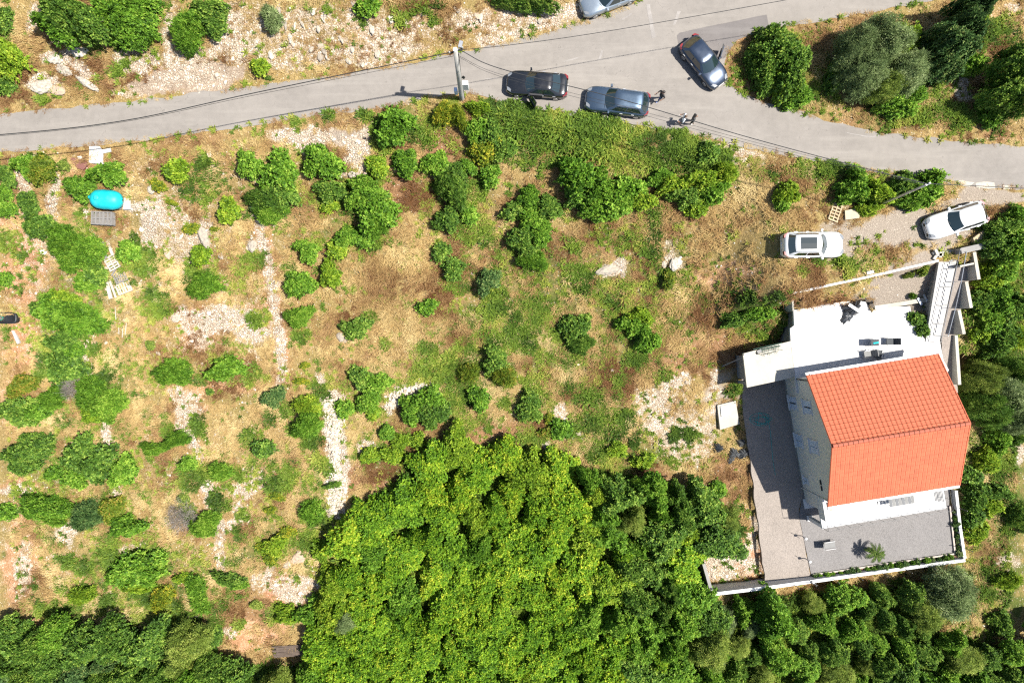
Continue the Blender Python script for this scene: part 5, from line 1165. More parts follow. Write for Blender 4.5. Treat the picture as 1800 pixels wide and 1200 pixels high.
mb.obj('retaining_base', GREYC, terr)
cap = empty('carport', (CARPORT[0][0], CARPORT[0][1], ZB))
tag(cap, 'raw concrete carport slab jutting over the drive beside the terrace', 'carport')
cl = [(p[0] - CARPORT[0][0], p[1] - CARPORT[0][1]) for p in CARPORT]
mb = MB(); mb.prism(cl, 2.55, 2.797); mb.obj('roof_slab', RAWC, cap)
mb = MB(); mb.prism([cl[0], cl[1], (cl[1][0], cl[1][1] - .14), (cl[0][0] + .05, cl[0][1] - .14)], 2.80, 2.92); mb.obj('kerb', RAWC, cap)
mb = MB(); mb.prism([(cl[0][0] + .25, cl[0][1] - .2), (cl[0][0] + .5, cl[0][1] - .2), (cl[4][0] + .4, cl[4][1] + .6), (cl[4][0] + .15, cl[4][1] + .6)], -0.6, 2.548); mb.obj('side_wall', GREYC, cap)
mb = MB(); mb.box((cl[4][0] + .28, cl[4][1] + .3, 1.25), (.25, .25, 2.59)); mb.obj('post', GREYC, cap)
mb = MB(); mb.tube([(cl[0][0] - 1.2, cl[0][1] - 1.3, -.3), (cl[0][0] + .15, cl[0][1] - .3, 2.4)], .05, 5); mb.obj('prop', GREYC, cap)

# drive and yard sheets
dr = [w2(p, ZB) for p in [(1302, 655), (1345, 642), (1385, 636), (1396, 700), (1412, 865), (1404, 905), (1427, 1020), (1346, 1031), (1340, 980), (1330, 900), (1318, 800), (1304, 700)]]
mb = MB(); mb.prism(ragged(dr, .4, .12, 8), ZB - .25, ZB + .002); o = mb.obj('driveway', PAVE); tag(o, 'pinkish crushed stone drive along the gable wall', kind='structure')
yd = [w2(p, ZB) for p in [(1404.3, 905), (1412.3, 865), (1470, 850), (1672, 815), (1668, 892), (1677, 972), (1426, 1010)]]
mb = MB(); mb.prism(yd, ZB - .25, ZB + .008); o = mb.obj('yard', PAVE2); tag(o, 'grey crushed stone yard below the balcony', kind='structure')
bed = [w2(p, ZB) for p in [(1426, 1011), (1677.5, 973), (1668.5, 888), (1683, 886), (1694, 986), (1427, 1021)]]
BEDS = mat('reddish bed soil', (0.13, 0.075, 0.05), .95, var=.35, scale=5, bump=.6, bscale=14)
mb = MB(); mb.prism(bed, ZB - .25, ZB + .05); o = mb.obj('planting_bed', BEDS); tag(o, 'narrow brown soil bed inside the yard wall', kind='structure')
ck = [(1428, 1009), (1677.5, 972), (1668.3, 888)]
kerb = MB()
pp = [W(*p, ZB) for p in ck]
for a, b in zip(pp[:-1], pp[1:]):
    dd = (b - a).normalized(); nn_ = Vector((-dd.y, dd.x, 0)) * .06
    kerb.prism([(a + nn_).to_tuple()[:2], (a - nn_).to_tuple()[:2], (b - nn_).to_tuple()[:2], (b + nn_).to_tuple()[:2]], ZB, ZB + .14)
o = kerb.obj('kerb', mat('pink kerb', (.36, .31, .27), .85, var=.08)); tag(o, 'thin pale kerb edging the yard and planting bed', kind='structure')
def wall_line(name, pix, ztop, zbot, th, m, label, cat='wall', sub=None):
    b = MB()
    P_ = [W(u, v, ztop if not hasattr(ztop, '__len__') else ztop[i]) for i, (u, v) in enumerate(pix)]
    L, Rr_ = [], []
    for i, p in enumerate(P_):
        d_ = (P_[min(i + 1, len(P_) - 1)] - P_[max(i - 1, 0)]); d_.z = 0; d_.normalize()
        n_ = Vector((-d_.y, d_.x, 0)) * th / 2
        L.append(p + n_); Rr_.append(p - n_)
    poly = [q.to_tuple()[:2] for q in L] + [q.to_tuple()[:2] for q in reversed(Rr_)]
    b.prism(poly, zbot, [q.z for q in L] + [q.z for q in reversed(Rr_)])
    o = b.obj(name, m)
    if label: tag(o, label, cat)
    return o
yw = wall_line('yard_wall', [(1253, 1044), (1345, 1033), (1425, 1022), (1560, 1003), (1697, 984)], [-4.9, -4.9, -5.2, -5.5, -5.5], -8.5, .26, WHITE, 'low white wall closing the yard toward the dark wood')
yw2 = wall_line('yard_wall', [(1696.5, 981), (1688, 925), (1681, 862)], -5.5, -8.5, .22, WHITE, 'low white side wall of the yard toward the grassy bank')
wall_line('retaining_wall', [(1237, 990), (1251, 1039)], [-4.9, -4.9], -8.0, .25, GREYC, 'short grey concrete wall holding the rubble corner by the drive')
for i, (u, v) in enumerate([(1350, 1032), (1395, 1026), (1425, 1022), (1465, 1017), (1505, 1011), (1548, 1005), (1590, 999), (1632, 993), (1697, 984)]):
    p = W(u, v, -5.35); mb = MB(); mb.tube([p, p + Vector((0, 0, 1.15))], .026, 6); mb.obj('fence_post', DARKM, yw)
for (u, v) in ((1694, 962), (1689, 928), (1685, 892)):
    p = W(u, v, -5.5); mb = MB(); mb.tube([p, p + Vector((0, 0, 1.15))], .026, 6); mb.obj('fence_post', DARKM, yw2)
r = np.random.default_rng(77); HEDGE = []
for k in range(30):
    if k < 22: u, v = 1432 + k * 11.4 + r.uniform(-3, 3), None; v = 1015.5 - (u - 1428) * 0.1475
    else: v = 972 - (k - 22) * 10.5; u = 1680 + (v - 890) * 0.11 - 2
    p = W(u, v, ZB + .2); rad = r.uniform(.17, .30)
    root = empty('hedge_plant', (p.x, p.y, ZB + .04)); kd = r.choice(['b', 'd', 'g', 'o'], p=[.45, .3, .15, .1])
    o = link('foliage', FAM['S'][k % 3], None, root, None, (0, 0, r.uniform(0, 6)), (rad / .6, rad / .6, rad * 1.5 / .6)); o.material_slots[0].link = 'OBJECT'; o.material_slots[0].material = LEAF[kd]
    HEDGE.append(root); tag(root, 'x', 'hedge plant', 'hedge plants inside the yard wall')
# stone tip at the drive corner handled by the ground; thin wall above the terrace
wall_line('terrace_wall', [(1393, 515), (1520, 488), (1650, 458)], -0.1, -3.6, .16, WHITE, 'long thin white wall edging the parking above the terrace')
wall_line('terrace_side_wall', [(1392.5, 517), (1395, 546)], [-1.0, -2.9], -6.0, .16, RAWC, 'short concrete wall dropping from the thin white wall to the terrace')
wall_line('planter_wall', [(1538, 541), (1590, 533), (1642, 524)], -2.75, -3.3, .32, RAWC, 'low concrete planter wall between terrace and gravel strip')
wall_line('strip_divider', [(1534, 490), (1535, 508)], -2.9, -3.4, .14, RAWC, 'short white divider wall on the gravel strip')

# garden stairs
stairs = empty('garden_stairs', W(1650, 600, ZT))
tag(stairs, 'straight white flight of garden stairs from parking down to terrace', 'stairs')
NS = 20
STEPM = mat('pale stair tile', (.31, .305, .295), .8, var=.10, scale=2)
for i in range(NS):
    t0, t1 = i / NS, (i + .97) / NS
    z = -0.1 + (ZT + 0.1) * (i + .5) / NS
    def e(t): return (Vector((1654 - 27 * t, 440 + 160 * t)), Vector((1686 - 34 * t, 438 + 161 * t)))
    a0, b0 = e(t0); a1, b1 = e(t1 + .008)
    q = [W(p.x, p.y, z) - stairs.location for p in (a0, b0, b1, a1)]
    mb = MB(); mb.prism([(k.x, k.y) for k in q], z - ZT - .30, z - ZT); mb.obj('step', STEPM, stairs)
    cq = sum((k for k in q), Vector()) / 4
    mb = MB(); mb.prism([(cq.x + (k.x - cq.x) * .8, cq.y + (k.y - cq.y)) for k in q], -0.25, z - ZT - .302); mb.obj('stair_core', GREYC, stairs)  # grey concrete core, darker than the steps so the flank looks shaded
hr = empty('handrail', (0, 0, 0), 0, stairs)
pts_ = [W(1675 - 33 * t, 441 + 160 * t, -0.1 + (ZT + .1) * t + .0) - stairs.location for t in (0, .2, .4, .6, .8, 1)]
mb = MB(); mb.tube([p + Vector((0, 0, .9)) for p in pts_], .02, 5); mb.obj('rail', STEEL, hr)
for p in pts_:
    mb = MB(); mb.tube([p - Vector((0, 0, .1)), p + Vector((0, 0, .9))], .016, 5); mb.obj('baluster', STEEL, hr)
# gravelly ramp beside the stairs, stepped walls outside it
rp = MB()
vv_ = [440, 490, 540, 588, 640, 690]; zz_ = [-0.35, -1.1, -2.1, -3.0, -3.4, -3.6]
le = [1687, 1677, 1666, 1655, 1657, 1668]; ri = [1708, 1704, 1690, 1679, 1680, 1684]
Pg = [[W(l, v, z), W((l + q) / 2, v, z + .02), W(q, v, z)] for l, q, v, z in zip(le, ri, vv_, zz_)]
rp.grid([[p.to_tuple() for p in row] for row in Pg], flip=True)
rp.grid([[(p - Vector((0, 0, 2.2))).to_tuple() for p in row] for row in Pg])
for side in (0, 2):
    rp.grid([[Pg[i][side].to_tuple() for i in range(6)], [(Pg[i][side] - Vector((0, 0, 2.2))).to_tuple() for i in range(6)]], flip=side == 0)
o = rp.obj('ramp', PAVE); tag(o, 'narrow gravel ramp running down beside the white stairs', kind='structure')
for (pix, zt, lab) in [([(1713, 443), (1721, 491)], 0.1, 'tallest stepped grey wall at the top of the garden stairs'), ([(1699, 495), (1707.5, 541)], -0.9, 'second stepped grey wall down the side of the garden stairs'),
                       ([(1686, 545), (1695, 587)], -1.8, 'third stepped grey wall down the side of the garden stairs'), ([(1681, 589), (1687, 676)], -2.75, 'lowest long wall beside the foot of the garden stairs')]:
    wall_line('stepped_wall', pix, zt, -6.0, .24, RAWC, lab)['group'] = 'stepped walls beside the stairs'
    
o = wall_line('gate_pier', [(1690, 441), (1734, 431)], [.7, .7], -2.5, .42, GREYC, 'grey concrete block wall at the head of the garden stairs', 'wall')
o = wall_line('planter_crosswall', [(1688, 468), (1712, 463)], [.1, .1], -2.0, .14, RAWC, 'thin cross wall boxing in soil beside the top steps', 'wall')
mb = MB()
for (u, v, z) in ((1692, 500, 1.15), (1683, 546, .05), (1667, 590, -1.3)):
    pass
rail2 = empty('pipe_rail', W(1700, 441, -.2)); tag(rail2, 'slanting steel pipe rail above the gravel ramp', 'railing')
pts_ = [W(u, v, z) - rail2.location for u, v, z in ((1699, 442, .8), (1690, 494, -.1), (1680, 540, -1.1), (1667, 590, -2.0))]
mb = MB(); mb.tube(pts_, .03, 6); mb.obj('pipe', STEEL, rail2)
for p in pts_[1:]:
    mb = MB(); mb.tube([p, p - Vector((0, 0, 1.1))], .02, 5); mb.obj('post', STEEL, rail2)
# inspection slab beside the drive
p = G(1281, 729)
ins = empty('inspection_slab', (p.x, p.y, -6.1)); tag(ins, 'square cream concrete slab with a white hatch beside the drive', 'slab')
zs = max(-6.0, p.z + .12)
q = [W(u, v, zs) - ins.location for u, v in ((1261, 712), (1293, 704), (1300, 745), (1266, 755))]
mb = MB(); mb.prism([(k.x, k.y) for k in q], -.3, zs + 6.1); mb.obj('base_slab', RAWC, ins)
q = [W(u, v, zs) - ins.location for u, v in ((1266, 714), (1280, 711), (1283, 728), (1268, 732))]
mb = MB(); mb.prism([(k.x, k.y) for k in q], zs + 6.1, zs + 6.2); mb.obj('hatch', WHITE, ins)
# plants in the triangle by the stairs, creepers on the terrace edge
for (u, v, a, b, k) in ((1612, 560, 14, 12, 'd'), (1622, 580, 10, 12, 'd'), (1600, 552, 12, 8, 'g'), (1575, 548, 16, 5, 'l'), (1556, 553, 10, 4, 'd'), (1620, 472, 11, 12, 'k'), (1604, 520, 5, 5, 'g'), (1642, 512, 8, 8, 's'), (1598, 484, 8, 5, 's')):
    plant(u, v, a, b, k, None, h=.6)
# ------------------------------------------------------------------ vehicles
def paint(name, col, metal=0.3, rough=0.28):
    m, nt, bs = newmat(name)
    tc = N(nt, 'ShaderNodeTexCoord').outputs['Object']
    d = noise_node(nt, 2.2, 5, .65, tc)
    c = mixc(nt, math_node(nt, 'MULTIPLY', ramp(nt, d, [(.45, (0, 0, 0)), (.75, (1, 1, 1))]), .04), col, (.22, .20, .175))
    nt.links.new(c, bs.inputs['Base Color'])
    bs.inputs['Metallic'].default_value = metal
    nt.links.new(math_node(nt, 'MULTIPLY_ADD', d, .25, rough - .1), bs.inputs['Roughness'])
    bs.inputs['Coat Weight'].default_value = .8; bs.inputs['Coat Roughness'].default_value = .05
    return m
mCG, nt, bs = newmat('car glass')
bs.inputs['Base Color'].default_value = (.012, .022, .024, 1); bs.inputs['Roughness'].default_value = .04; bs.inputs['Specular IOR Level'].default_value = .9; bs.inputs['Coat Weight'].default_value = .5
RUBBER = mat('rubber', (.02, .02, .02), .9, var=.2)
ALLOY = mat('alloy', (.45, .46, .47), .35, .9, var=.1)
LAMPW = mat('headlight lens', (.16, .17, .18), .22, var=.03, coat=1)
LAMPR = mat('tail light lens', (.17, .010, .010), .25, var=.05, coat=1)
PLATE = mat('number plate', (.7, .7, .7), .5, var=.03)
SEATM = mat('dark upholstery', (.03, .03, .032), .9, var=.2)

def car(name, L, Wd, H, cab, paintm, loc, heading, label, cat='car', zbelt=.92, hood=.80, open_door=False, sunroof=False, rails=False, deck=None, roofm=None):
    """cab = x of windscreen base, roof front, roof rear, rear-glass base (front is +x)"""
    root = empty(name, loc, heading); tag(root, label, cat)
    w = Wd / 2; deck = deck if deck is not None else zbelt
    def hw(x):
        f = max(0, (x - (L / 2 - .75)) / .75); b = max(0, (-x - (L / 2 - .6)) / .6)
        return w * (1 - .30 * f ** 2.4 - .20 * b ** 2.4)
    def top(x):
        xs = [-L / 2, -L / 2 + .06, -L / 2 + .25, cab[3] - .02, cab[2], cab[1], cab[0], cab[0] + .35, L / 2 - .45, L / 2 - .14, L / 2 - .03, L / 2]
        zs = [.60, deck - .12, deck - .02, deck, zbelt + .02, zbelt + .02, zbelt + .01, zbelt - .02, hood, hood - .10, .58, .50]
        return float(np.interp(x, xs, zs))
    xs = [-L / 2, -L / 2 + .03, -L / 2 + .1, -L / 2 + .25, -L / 2 + .5] + list(np.linspace(-L / 2 + .8, L / 2 - .9, 9)) + [L / 2 - .6, L / 2 - .4, L / 2 - .22, L / 2 - .1, L / 2 - .03, L / 2]
    rows = []
    for x in xs:
        ww, zt = hw(x), top(x)
        half = [(0, zt + .035), (.45 * ww, zt + .028), (.78 * ww, zt + .005), (.91 * ww, zt - .035), (.985 * ww, zt - .13), (ww, min(.56, zt - .16)), (.985 * ww, .40), (.94 * ww, .26), (.80 * ww, .20)]
        row = [(x, y, z) for y, z in reversed(half)] + [(x, -y, z) for y, z in half[1:]]
        rows.append(row)
    b = MB(); b.grid(rows, flip=True)
    n = len(rows[0])
    b.add(rows[0], [tuple(range(n))]); b.add(rows[-1], [tuple(reversed(range(n)))])
    b.obj('body', paintm, root, smooth=True)
    # underbody, so that the car stands on something dark
    u_ = MB(); u_.box((0, 0, .24), (L - .3, Wd * .86, .16)); u_.obj('underbody', BLACKP, root)
    # cabin rings
    wb, wr = w * .90, w * .70
    def ring(xf, xr, ww, z, bf, brr):
        P_ = []
        for t in np.linspace(-1, 1, 7): P_.append(Vector((xf - bf * t * t, ww * t * (1 - .05 * t * t), z)))
        for t in (.25, .5, .75): P_.append(Vector((xf - bf + (xr + brr - xf + bf) * t, ww * .985, z)))
        for t in np.linspace(1, -1, 7): P_.append(Vector((xr + brr * t * t, ww * t * .97, z)))
        for t in (.25, .5, .75): P_.append(Vector((xr + brr + (xf - bf - xr - brr) * t, -ww * .985, z)))
        return P_
    lo = ring(cab[0], cab[3], wb, zbelt - .01, .30, .12)
    for p in lo:
        if p.x < cab[2]: p.z += (deck - zbelt) * min(1, (cab[2] - p.x) / max(.01, cab[2] - cab[3]))
    hi = ring(cab[1], cab[2], wr, H - .07, .12, .06)
    k = len(lo)
    b = MB()
    cx = (cab[1] + cab[2]) / 2
    in1 = [Vector((cx + (p.x - cx) * .90, p.y * .86, H - .025)) for p in hi]; in2 = [Vector((cx + (p.x - cx) * .5, p.y * .45, H)) for p in hi]
    V = [p.to_tuple() for p in lo + hi + in1 + in2] + [(cx, 0, H)]
    F = []
    for lv in range(3):
        for i in range(k):
            j = (i + 1) % k
            F.append((lv * k + j, lv * k + i, (lv + 1) * k + i, (lv + 1) * k + j))
    for i in range(k): F.append((3 * k + (i + 1) % k, 3 * k + i, 4 * k))
    b.add(V, [tuple(reversed(f)) for f in F])
    cabin = b.obj('cabin', roofm or paintm, root, smooth=True)
    def pane(nm, ids, a0, a1, t0=.10, t1=.90):
        PL = [lo[i % k] for i in ids]; PH = [hi[i % k] for i in ids]
        def at(P_, s):
            s *= len(P_) - 1; i = min(int(s), len(P_) - 2); return P_[i].lerp(P_[i + 1], s - i)
        m_ = max(4, len(ids) * 2)
        c0 = Vector((cx, 0, H * .6)); G_ = []
        for t in (t0, (t0 + t1) / 2, t1):
            row = []
            for q in range(m_ + 1):
                s = a0 + (a1 - a0) * q / m_
                p = at(PL, s).lerp(at(PH, s), t)
                o_ = p - Vector((cx + (p.x - cx) * .6, 0, p.z)); o_.z = .35 * o_.length
                row.append(p + o_.normalized() * .016)
            G_.append([p.to_tuple() for p in row])
        pb = MB(); pb.grid(G_); return pb.obj(nm, mCG, root, smooth=True)
    pane('windscreen', list(range(0, 7)), .04, .96, .05, .97)
    pane('rear_window', list(range(10, 17)), .06, .94, .10, .92)
    for ids in ([6, 7, 8, 9, 10], [16, 17, 18, 19, 20]):
        pane('side_window', ids, .10, .47); pane('side_window', ids, .51, .90)
    # hood seam and grille
    g_ = MB(); g_.box((L / 2 - .02, 0, .50), (.05, Wd * .55, .18)); g_.obj('grille', BLACKP, root)
    for sy in (-.32, .28):
        g_ = MB(); g_.tube([(cab[0] - .02, sy, zbelt + .045), (cab[0] - .16, sy + .42, zbelt + .10)], .010, 4); g_.obj('wiper', BLACKP, root)
    for s in (-1, 1):
        h_ = MB(); q = [(L / 2 - .06, s * w * .40), (L / 2 - .10, s * w * .68), (L / 2 - .42, s * w * .86), (L / 2 - .46, s * w * .74), (L / 2 - .22, s * w * .48)]
        h_.prism(q, .55, [hood - .07, hood - .085, hood - .045, hood - .002, hood - .03]); h_.obj('headlight', LAMPW, root)
        t_ = MB(); q = [(-L / 2 + .005, s * w * .52), (-L / 2 + .03, s * w * .78), (-L / 2 + .30, s * w * .965), (-L / 2 + .33, s * w * .86), (-L / 2 + .12, s * w * .60)]
        t_.prism(q, .62, deck - .06); t_.obj('tail_light', LAMPR, root)
        m_ = MB(); m_.box((cab[0] - .42, s * (w + .08), zbelt + .06), (.14, .22, .13), s * -.2, taper=.8); m_.box((cab[0] - .38, s * (w - .02), zbelt + .02), (.07, .1, .05)); m_.obj('mirror', paintm, root)
        d_ = MB(); d_.box((cab[0] - 1.35, s * (w + .004), .80), (.2, .03, .03)); d_.box((cab[0] - 2.2, s * (w + .004), .80), (.2, .03, .03)); d_.obj('door_handle', ALLOY, root)
        for fx in (L / 2 - .82, -L / 2 + .80):
            y0, y1 = s * (w - .22), s * (w + .005)
            t_ = MB(); t_.tube([(fx, y0, .32), (fx, y1 - s * .03, .32), (fx, y1, .32)], [.32, .32, .29], 18); wh = t_.obj('wheel', RUBBER, root)
            t_ = MB(); t_.tube([(fx, y1 - s * .02, .32), (fx, y1 + s * .008, .32)], [.20, .19], 14); t_.obj('rim', ALLOY, wh)
    for sx in (-1, 1):
        p_ = MB(); p_.box((sx * (L / 2 + .012), 0, .48), (.02, .50, .11)); p_.obj('number_plate', PLATE, root)
    if sunroof:
        p_ = MB(); gx = [cab[1] - .40, cab[1] - 1.55]
        p_.grid([[(gx[0], y, H + .012 - .03 * abs(y)) for y in (-.42, 0, .42)], [(gx[1], y, H + .016 - .03 * abs(y)) for y in (-.42, 0, .42)]], flip=True)
        p_.grid([[(gx[0], y, H - .03) for y in (-.42, 0, .42)], [(gx[1], y, H - .03) for y in (-.42, 0, .42)]]); p_.obj('sunroof', mCG, root)
    if rails:
        for s in (-1, 1):
            p_ = MB(); p_.tube([(cab[1] - .25, s * wr * .94, H - .05), (cab[1] - .45, s * wr * .95, H + .01), (cab[2] + .25, s * wr * .95, H + .01), (cab[2] + .05, s * wr * .94, H - .05)], .022, 5); p_.obj('roof_rail', ALLOY, root)
    if open_door:
        # front door on the driver's (left, +y) side swung out about its front edge; solid dark panel stands in for the shaded opening
        hx = cab[0] - .35; dl = 1.02
        p_ = MB(); p_.box((hx - dl / 2, w * .93, .60), (dl, .16, .62)); p_.obj('dark_opening_panel', SEATM, root)
        e = empty('door', (hx, w + .01, 0), -R(58), root)
        p_ = MB(); p_.add([(0, -.05, .30), (-dl, -.05, .30), (-dl, -.05, zbelt), (0, -.05, zbelt), (0, .04, .32), (-dl, .04, .32), (-dl, .02, zbelt), (0, .02, zbelt)],
                          [(0, 1, 2, 3), (7, 6, 5, 4), (0, 4, 5, 1), (3, 2, 6, 7), (0, 3, 7, 4), (1, 5, 6, 2)]); p_.obj('door_panel', paintm, e, bevel=.015)
        p_ = MB(); p_.tube([(-.02, 0, zbelt), (-.42, -.16, H - .10), (-dl + .1, -.18, H - .10), (-dl, -.02, zbelt)], .025, 5); p_.obj('window_frame', BLACKP, e)
        p_ = MB(); p_.add([(-.08, -.01, zbelt), (-.43, -.155, H - .12), (-dl + .13, -.17, H - .12), (-dl + .03, -.02, zbelt)], [(0, 1, 2, 3)]); p_.obj('side_window', mCG, e)
        p_ = MB(); p_.box((-dl / 2, -.08, .62), (dl * .8, .06, .12)); p_.obj('armrest', SEATM, e)
    return root
BLK = paint('black car paint', (.010, .011, .013), .2, .22)
BLU = paint('slate blue car paint', (.055, .085, .125), .65, .32)
NAVY = paint('dark blue car paint', (.028, .042, .07), .55, .28)
SILV = paint('silver car paint', (.33, .38, .42), .75, .32)
WHT = paint('white car paint', (.50, .51, .51), .0, .3)
def road_at(u, v, z=.6):
    p = W(u, v, z); return (p.x, p.y, .035)
car('black_saloon', 4.45, 1.74, 1.44, (.92, .20, -1.05, -1.72), BLK, road_at(944, 149), R(175.5), 'black saloon car with its driver door open beside the verge', open_door=True, deck=.98)
car('blue_estate', 4.62, 1.80, 1.50, (1.0, .28, -1.72, -2.18), BLU, road_at(1085, 179), R(172.5), 'slate blue estate car parked behind the black saloon', rails=True, deck=.96)
car('dark_hatchback', 4.05, 1.74, 1.50, (.95, .22, -1.35, -1.86), NAVY, road_at(1237, 110), R(-51), 'dark blue hatchback with an open door at the tip of the island', open_door=True, deck=.98)
car('silver_car', 4.3, 1.74, 1.46, (.90, .20, -1.4, -1.95), SILV, road_at(1070, -4), R(201), 'silver car cut by the frame edge on the gravel verge', deck=.96)
p = G(1427, 431, .5); c_ = car('white_offroader', 4.42, 1.86, 1.62, (.92, .32, -1.55, -1.98), WHT, (p.x, p.y, p.z + .03), R(.5), 'white sport utility car with a dark glass sunroof', sunroof=True, rails=True, zbelt=1.0, hood=.93, deck=1.05)
p = G(1678, 388, .5); car('white_hatchback', 4.42, 1.80, 1.47, (.85, .10, -1.65, -2.08), WHT, (p.x, p.y, p.z + .03), R(198), 'white hatchback parked by the stairs without a sunroof', deck=.98)

# ------------------------------------------------------------------ people
def person(loc, rz, joints, mats, label, hair_back=.0, face_h=None):
    """one continuous skinned body; joints: dict of (x, y, z, radius)"""
    J = dict(pelvis=(0, 0, .93, .15), waist=(0, 0, 1.06, .135), chest=(0, 0, 1.28, .165), neck0=(0, 0, 1.46, .075), neck=(0, 0, 1.52, .058), head0=(0, .0, 1.585, .085), head1=(.01, 0, 1.66, .102), head2=(0, 0, 1.735, .08),
             hl=(0, .10, .88, .10), kl=(.03, .11, .50, .066), al=(-.02, .11, .10, .045), fl=(.05, .115, .045, .042), tl=(.17, .125, .035, .036), hr=(0, -.10, .88, .10), kr=(.03, -.11, .50, .066), ar=(-.02, -.11, .10, .045), fr=(.05, -.115, .045, .042), tr=(.17, -.125, .035, .036),
             sl=(0, .185, 1.40, .068), el=(0, .25, 1.12, .047), wl=(.05, .26, .88, .033), pl=(.07, .262, .82, .040), sr=(0, -.185, 1.40, .068), er=(0, -.25, 1.12, .047), wr=(.05, -.26, .88, .033), pr=(.07, -.262, .82, .040))
    J.update(joints)
    for s, sg in (('l', 1), ('r', -1)):
        w_, p_ = Vector(J['w' + s][:3]), Vector(J['p' + s][:3]); d_ = (p_ - w_).normalized(); sd = d_.orthogonal().normalized()
        sd = Vector((0, 0, 1)).cross(d_).normalized() if abs(d_.z) < .9 else Vector((1, 0, 0))
        for i, (off, ln) in enumerate(((-.030, .075), (-.010, .088), (.010, .084), (.028, .068))):
            J[f'f{s}{i}a'] = tuple(p_ + d_ * .035 + sd * off) + (.0105,); J[f'f{s}{i}b'] = tuple(p_ + d_ * (.035 + ln * .55) + sd * off * 1.1) + (.0095,); J[f'f{s}{i}c'] = tuple(p_ + d_ * (.035 + ln) + sd * off * 1.1 + Vector((.012, -sg * .012, 0))) + (.008,)
        J[f'f{s}ta'] = tuple(p_ + sd * .045) + (.012,); J[f'f{s}tb'] = tuple(p_ + sd * .062 + d_ * .045) + (.0095,)
    E = [('pelvis', 'waist'), ('waist', 'chest'), ('chest', 'neck0'), ('neck0', 'neck'), ('neck', 'head0'), ('head0', 'head1'), ('head1', 'head2')]
    for s in 'lr':
        E += [('pelvis', 'h' + s), ('h' + s, 'k' + s), ('k' + s, 'a' + s), ('a' + s, 'f' + s), ('f' + s, 't' + s), ('chest', 's' + s), ('s' + s, 'e' + s), ('e' + s, 'w' + s), ('w' + s, 'p' + s)]
        for i in range(4): E += [('p' + s, f'f{s}{i}a'), (f'f{s}{i}a', f'f{s}{i}b'), (f'f{s}{i}b', f'f{s}{i}c')]
        E += [('p' + s, f'f{s}ta'), (f'f{s}ta', f'f{s}tb')]
    keys = list(J); ix = {k: i for i, k in enumerate(keys)}
    me = bpy.data.meshes.new('body_frame'); me.from_pydata([J[k][:3] for k in keys], [(ix[a], ix[b]) for a, b in E], [])
    o = bpy.data.objects.new('body_frame', me); tmp = bpy.data.scenes.new('tmp'); tmp.collection.objects.link(o)
    o.modifiers.new('skin', 'SKIN'); sv_ = me.skin_vertices[0].data
    for k in keys: sv_[ix[k]].radius = (J[k][3],) * 2
    sv_[ix['pelvis']].use_root = True
    md = o.modifiers.new('sub', 'SUBSURF'); md.levels = 2; md.render_levels = 2
    tmp.view_layers[0].update(); dg = tmp.view_layers[0].depsgraph
    bm_ = bpy.data.meshes.new_from_object(o.evaluated_get(dg)); bm_.name = 'body'
    bpy.data.objects.remove(o); bpy.data.scenes.remove(tmp)
    for m_ in mats[:4]: bm_.materials.append(m_)       # 0 skin, 1 shirt, 2 trousers, 3 shoes
    hand = [Vector(J[k][:3]) for k in ('wl', 'wr', 'pl', 'pr')]; nk = Vector(J['neck'][:3]); sleeve = mats[6] if len(mats) > 6 else 'long'
    el = [(Vector(J['e' + s][:3]), Vector(J['w' + s][:3])) for s in 'lr']
    pz = Vector(J['pelvis'][:3]).z
    for f in bm_.polygons:
        c = Vector(f.center); i = 1
        if c.z < .09: i = 3
        elif c.z < pz + .06 and min((c - h).length for h in hand) > .13: i = 2
        if (c - nk).length < .07 or (c.z > nk.z and (c - Vector(J['head1'][:3])).length < .2): i = 0
        if min((c - h).length for h in hand) < (.10): i = 0
        if sleeve == 'short':
            for e_, w_ in el:
                t = (c - e_).dot(w_ - e_) / (w_ - e_).length_squared
                if t > -.1 and (c - (e_ + (w_ - e_) * min(1, max(0, t)))).length < .085: i = 0
        if i == 2 and sleeve == 'short' and c.z < .5 and len(mats) > 7: i = 0
        f.material_index = i; f.use_smooth = True
    root = empty('person', loc, rz); root.scale = (1.06, 1.1, 1.0); tag(root, label, 'person')
    body = link('body', bm_, None, root)
    hd = Vector(J['head1'][:3])
    hb = MB()      # hair cap, thicker at the back
    rows = []
    for a in np.linspace(0, math.pi * .56, 6):
        rows.append([(hd.x - .012 + (.108 + (hair_back if math.cos(t) < 0 else 0)) * math.sin(a) * math.cos(t) - (.02 if math.cos(t) > .3 and a > 1.0 else 0), hd.y + .100 * math.sin(a) * math.sin(t), hd.z + .012 + .118 * math.cos(a)) for t in np.linspace(0, 2 * math.pi, 13)])
    hb.grid(rows); hb.obj('hair', mats[4], root, smooth=True)
    fb = MB(); fb.add([(hd.x + .095, hd.y - .014, hd.z - .035), (hd.x + .095, hd.y + .014, hd.z - .035), (hd.x + .092, hd.y, hd.z + .015), (hd.x + .122, hd.y, hd.z - .03)], [(0, 3, 2), (3, 1, 2), (1, 3, 0)]); fb.obj('nose', mats[0], root)
    for s in (-1, 1):
        eb = MB(); eb.tube([(hd.x + .088, hd.y + s * .036, hd.z + .008), (hd.x + .098, hd.y + s * .035, hd.z + .008)], [.013, .009], 8); eb.obj('eye', BLACKP, root)
        ab = MB(); ab.tube([(hd.x - .005, hd.y + s * .092, hd.z - .012), (hd.x - .008, hd.y + s * .112, hd.z - .008)], [.030, .022], 8); ab.obj('ear', mats[0], root)
    mbm = MB(); mbm.box((hd.x + .096, hd.y, hd.z - .062), (.012, .045, .010)); mbm.obj('mouth', mat('lips', (.35, .12, .1), .6), root)
    return root
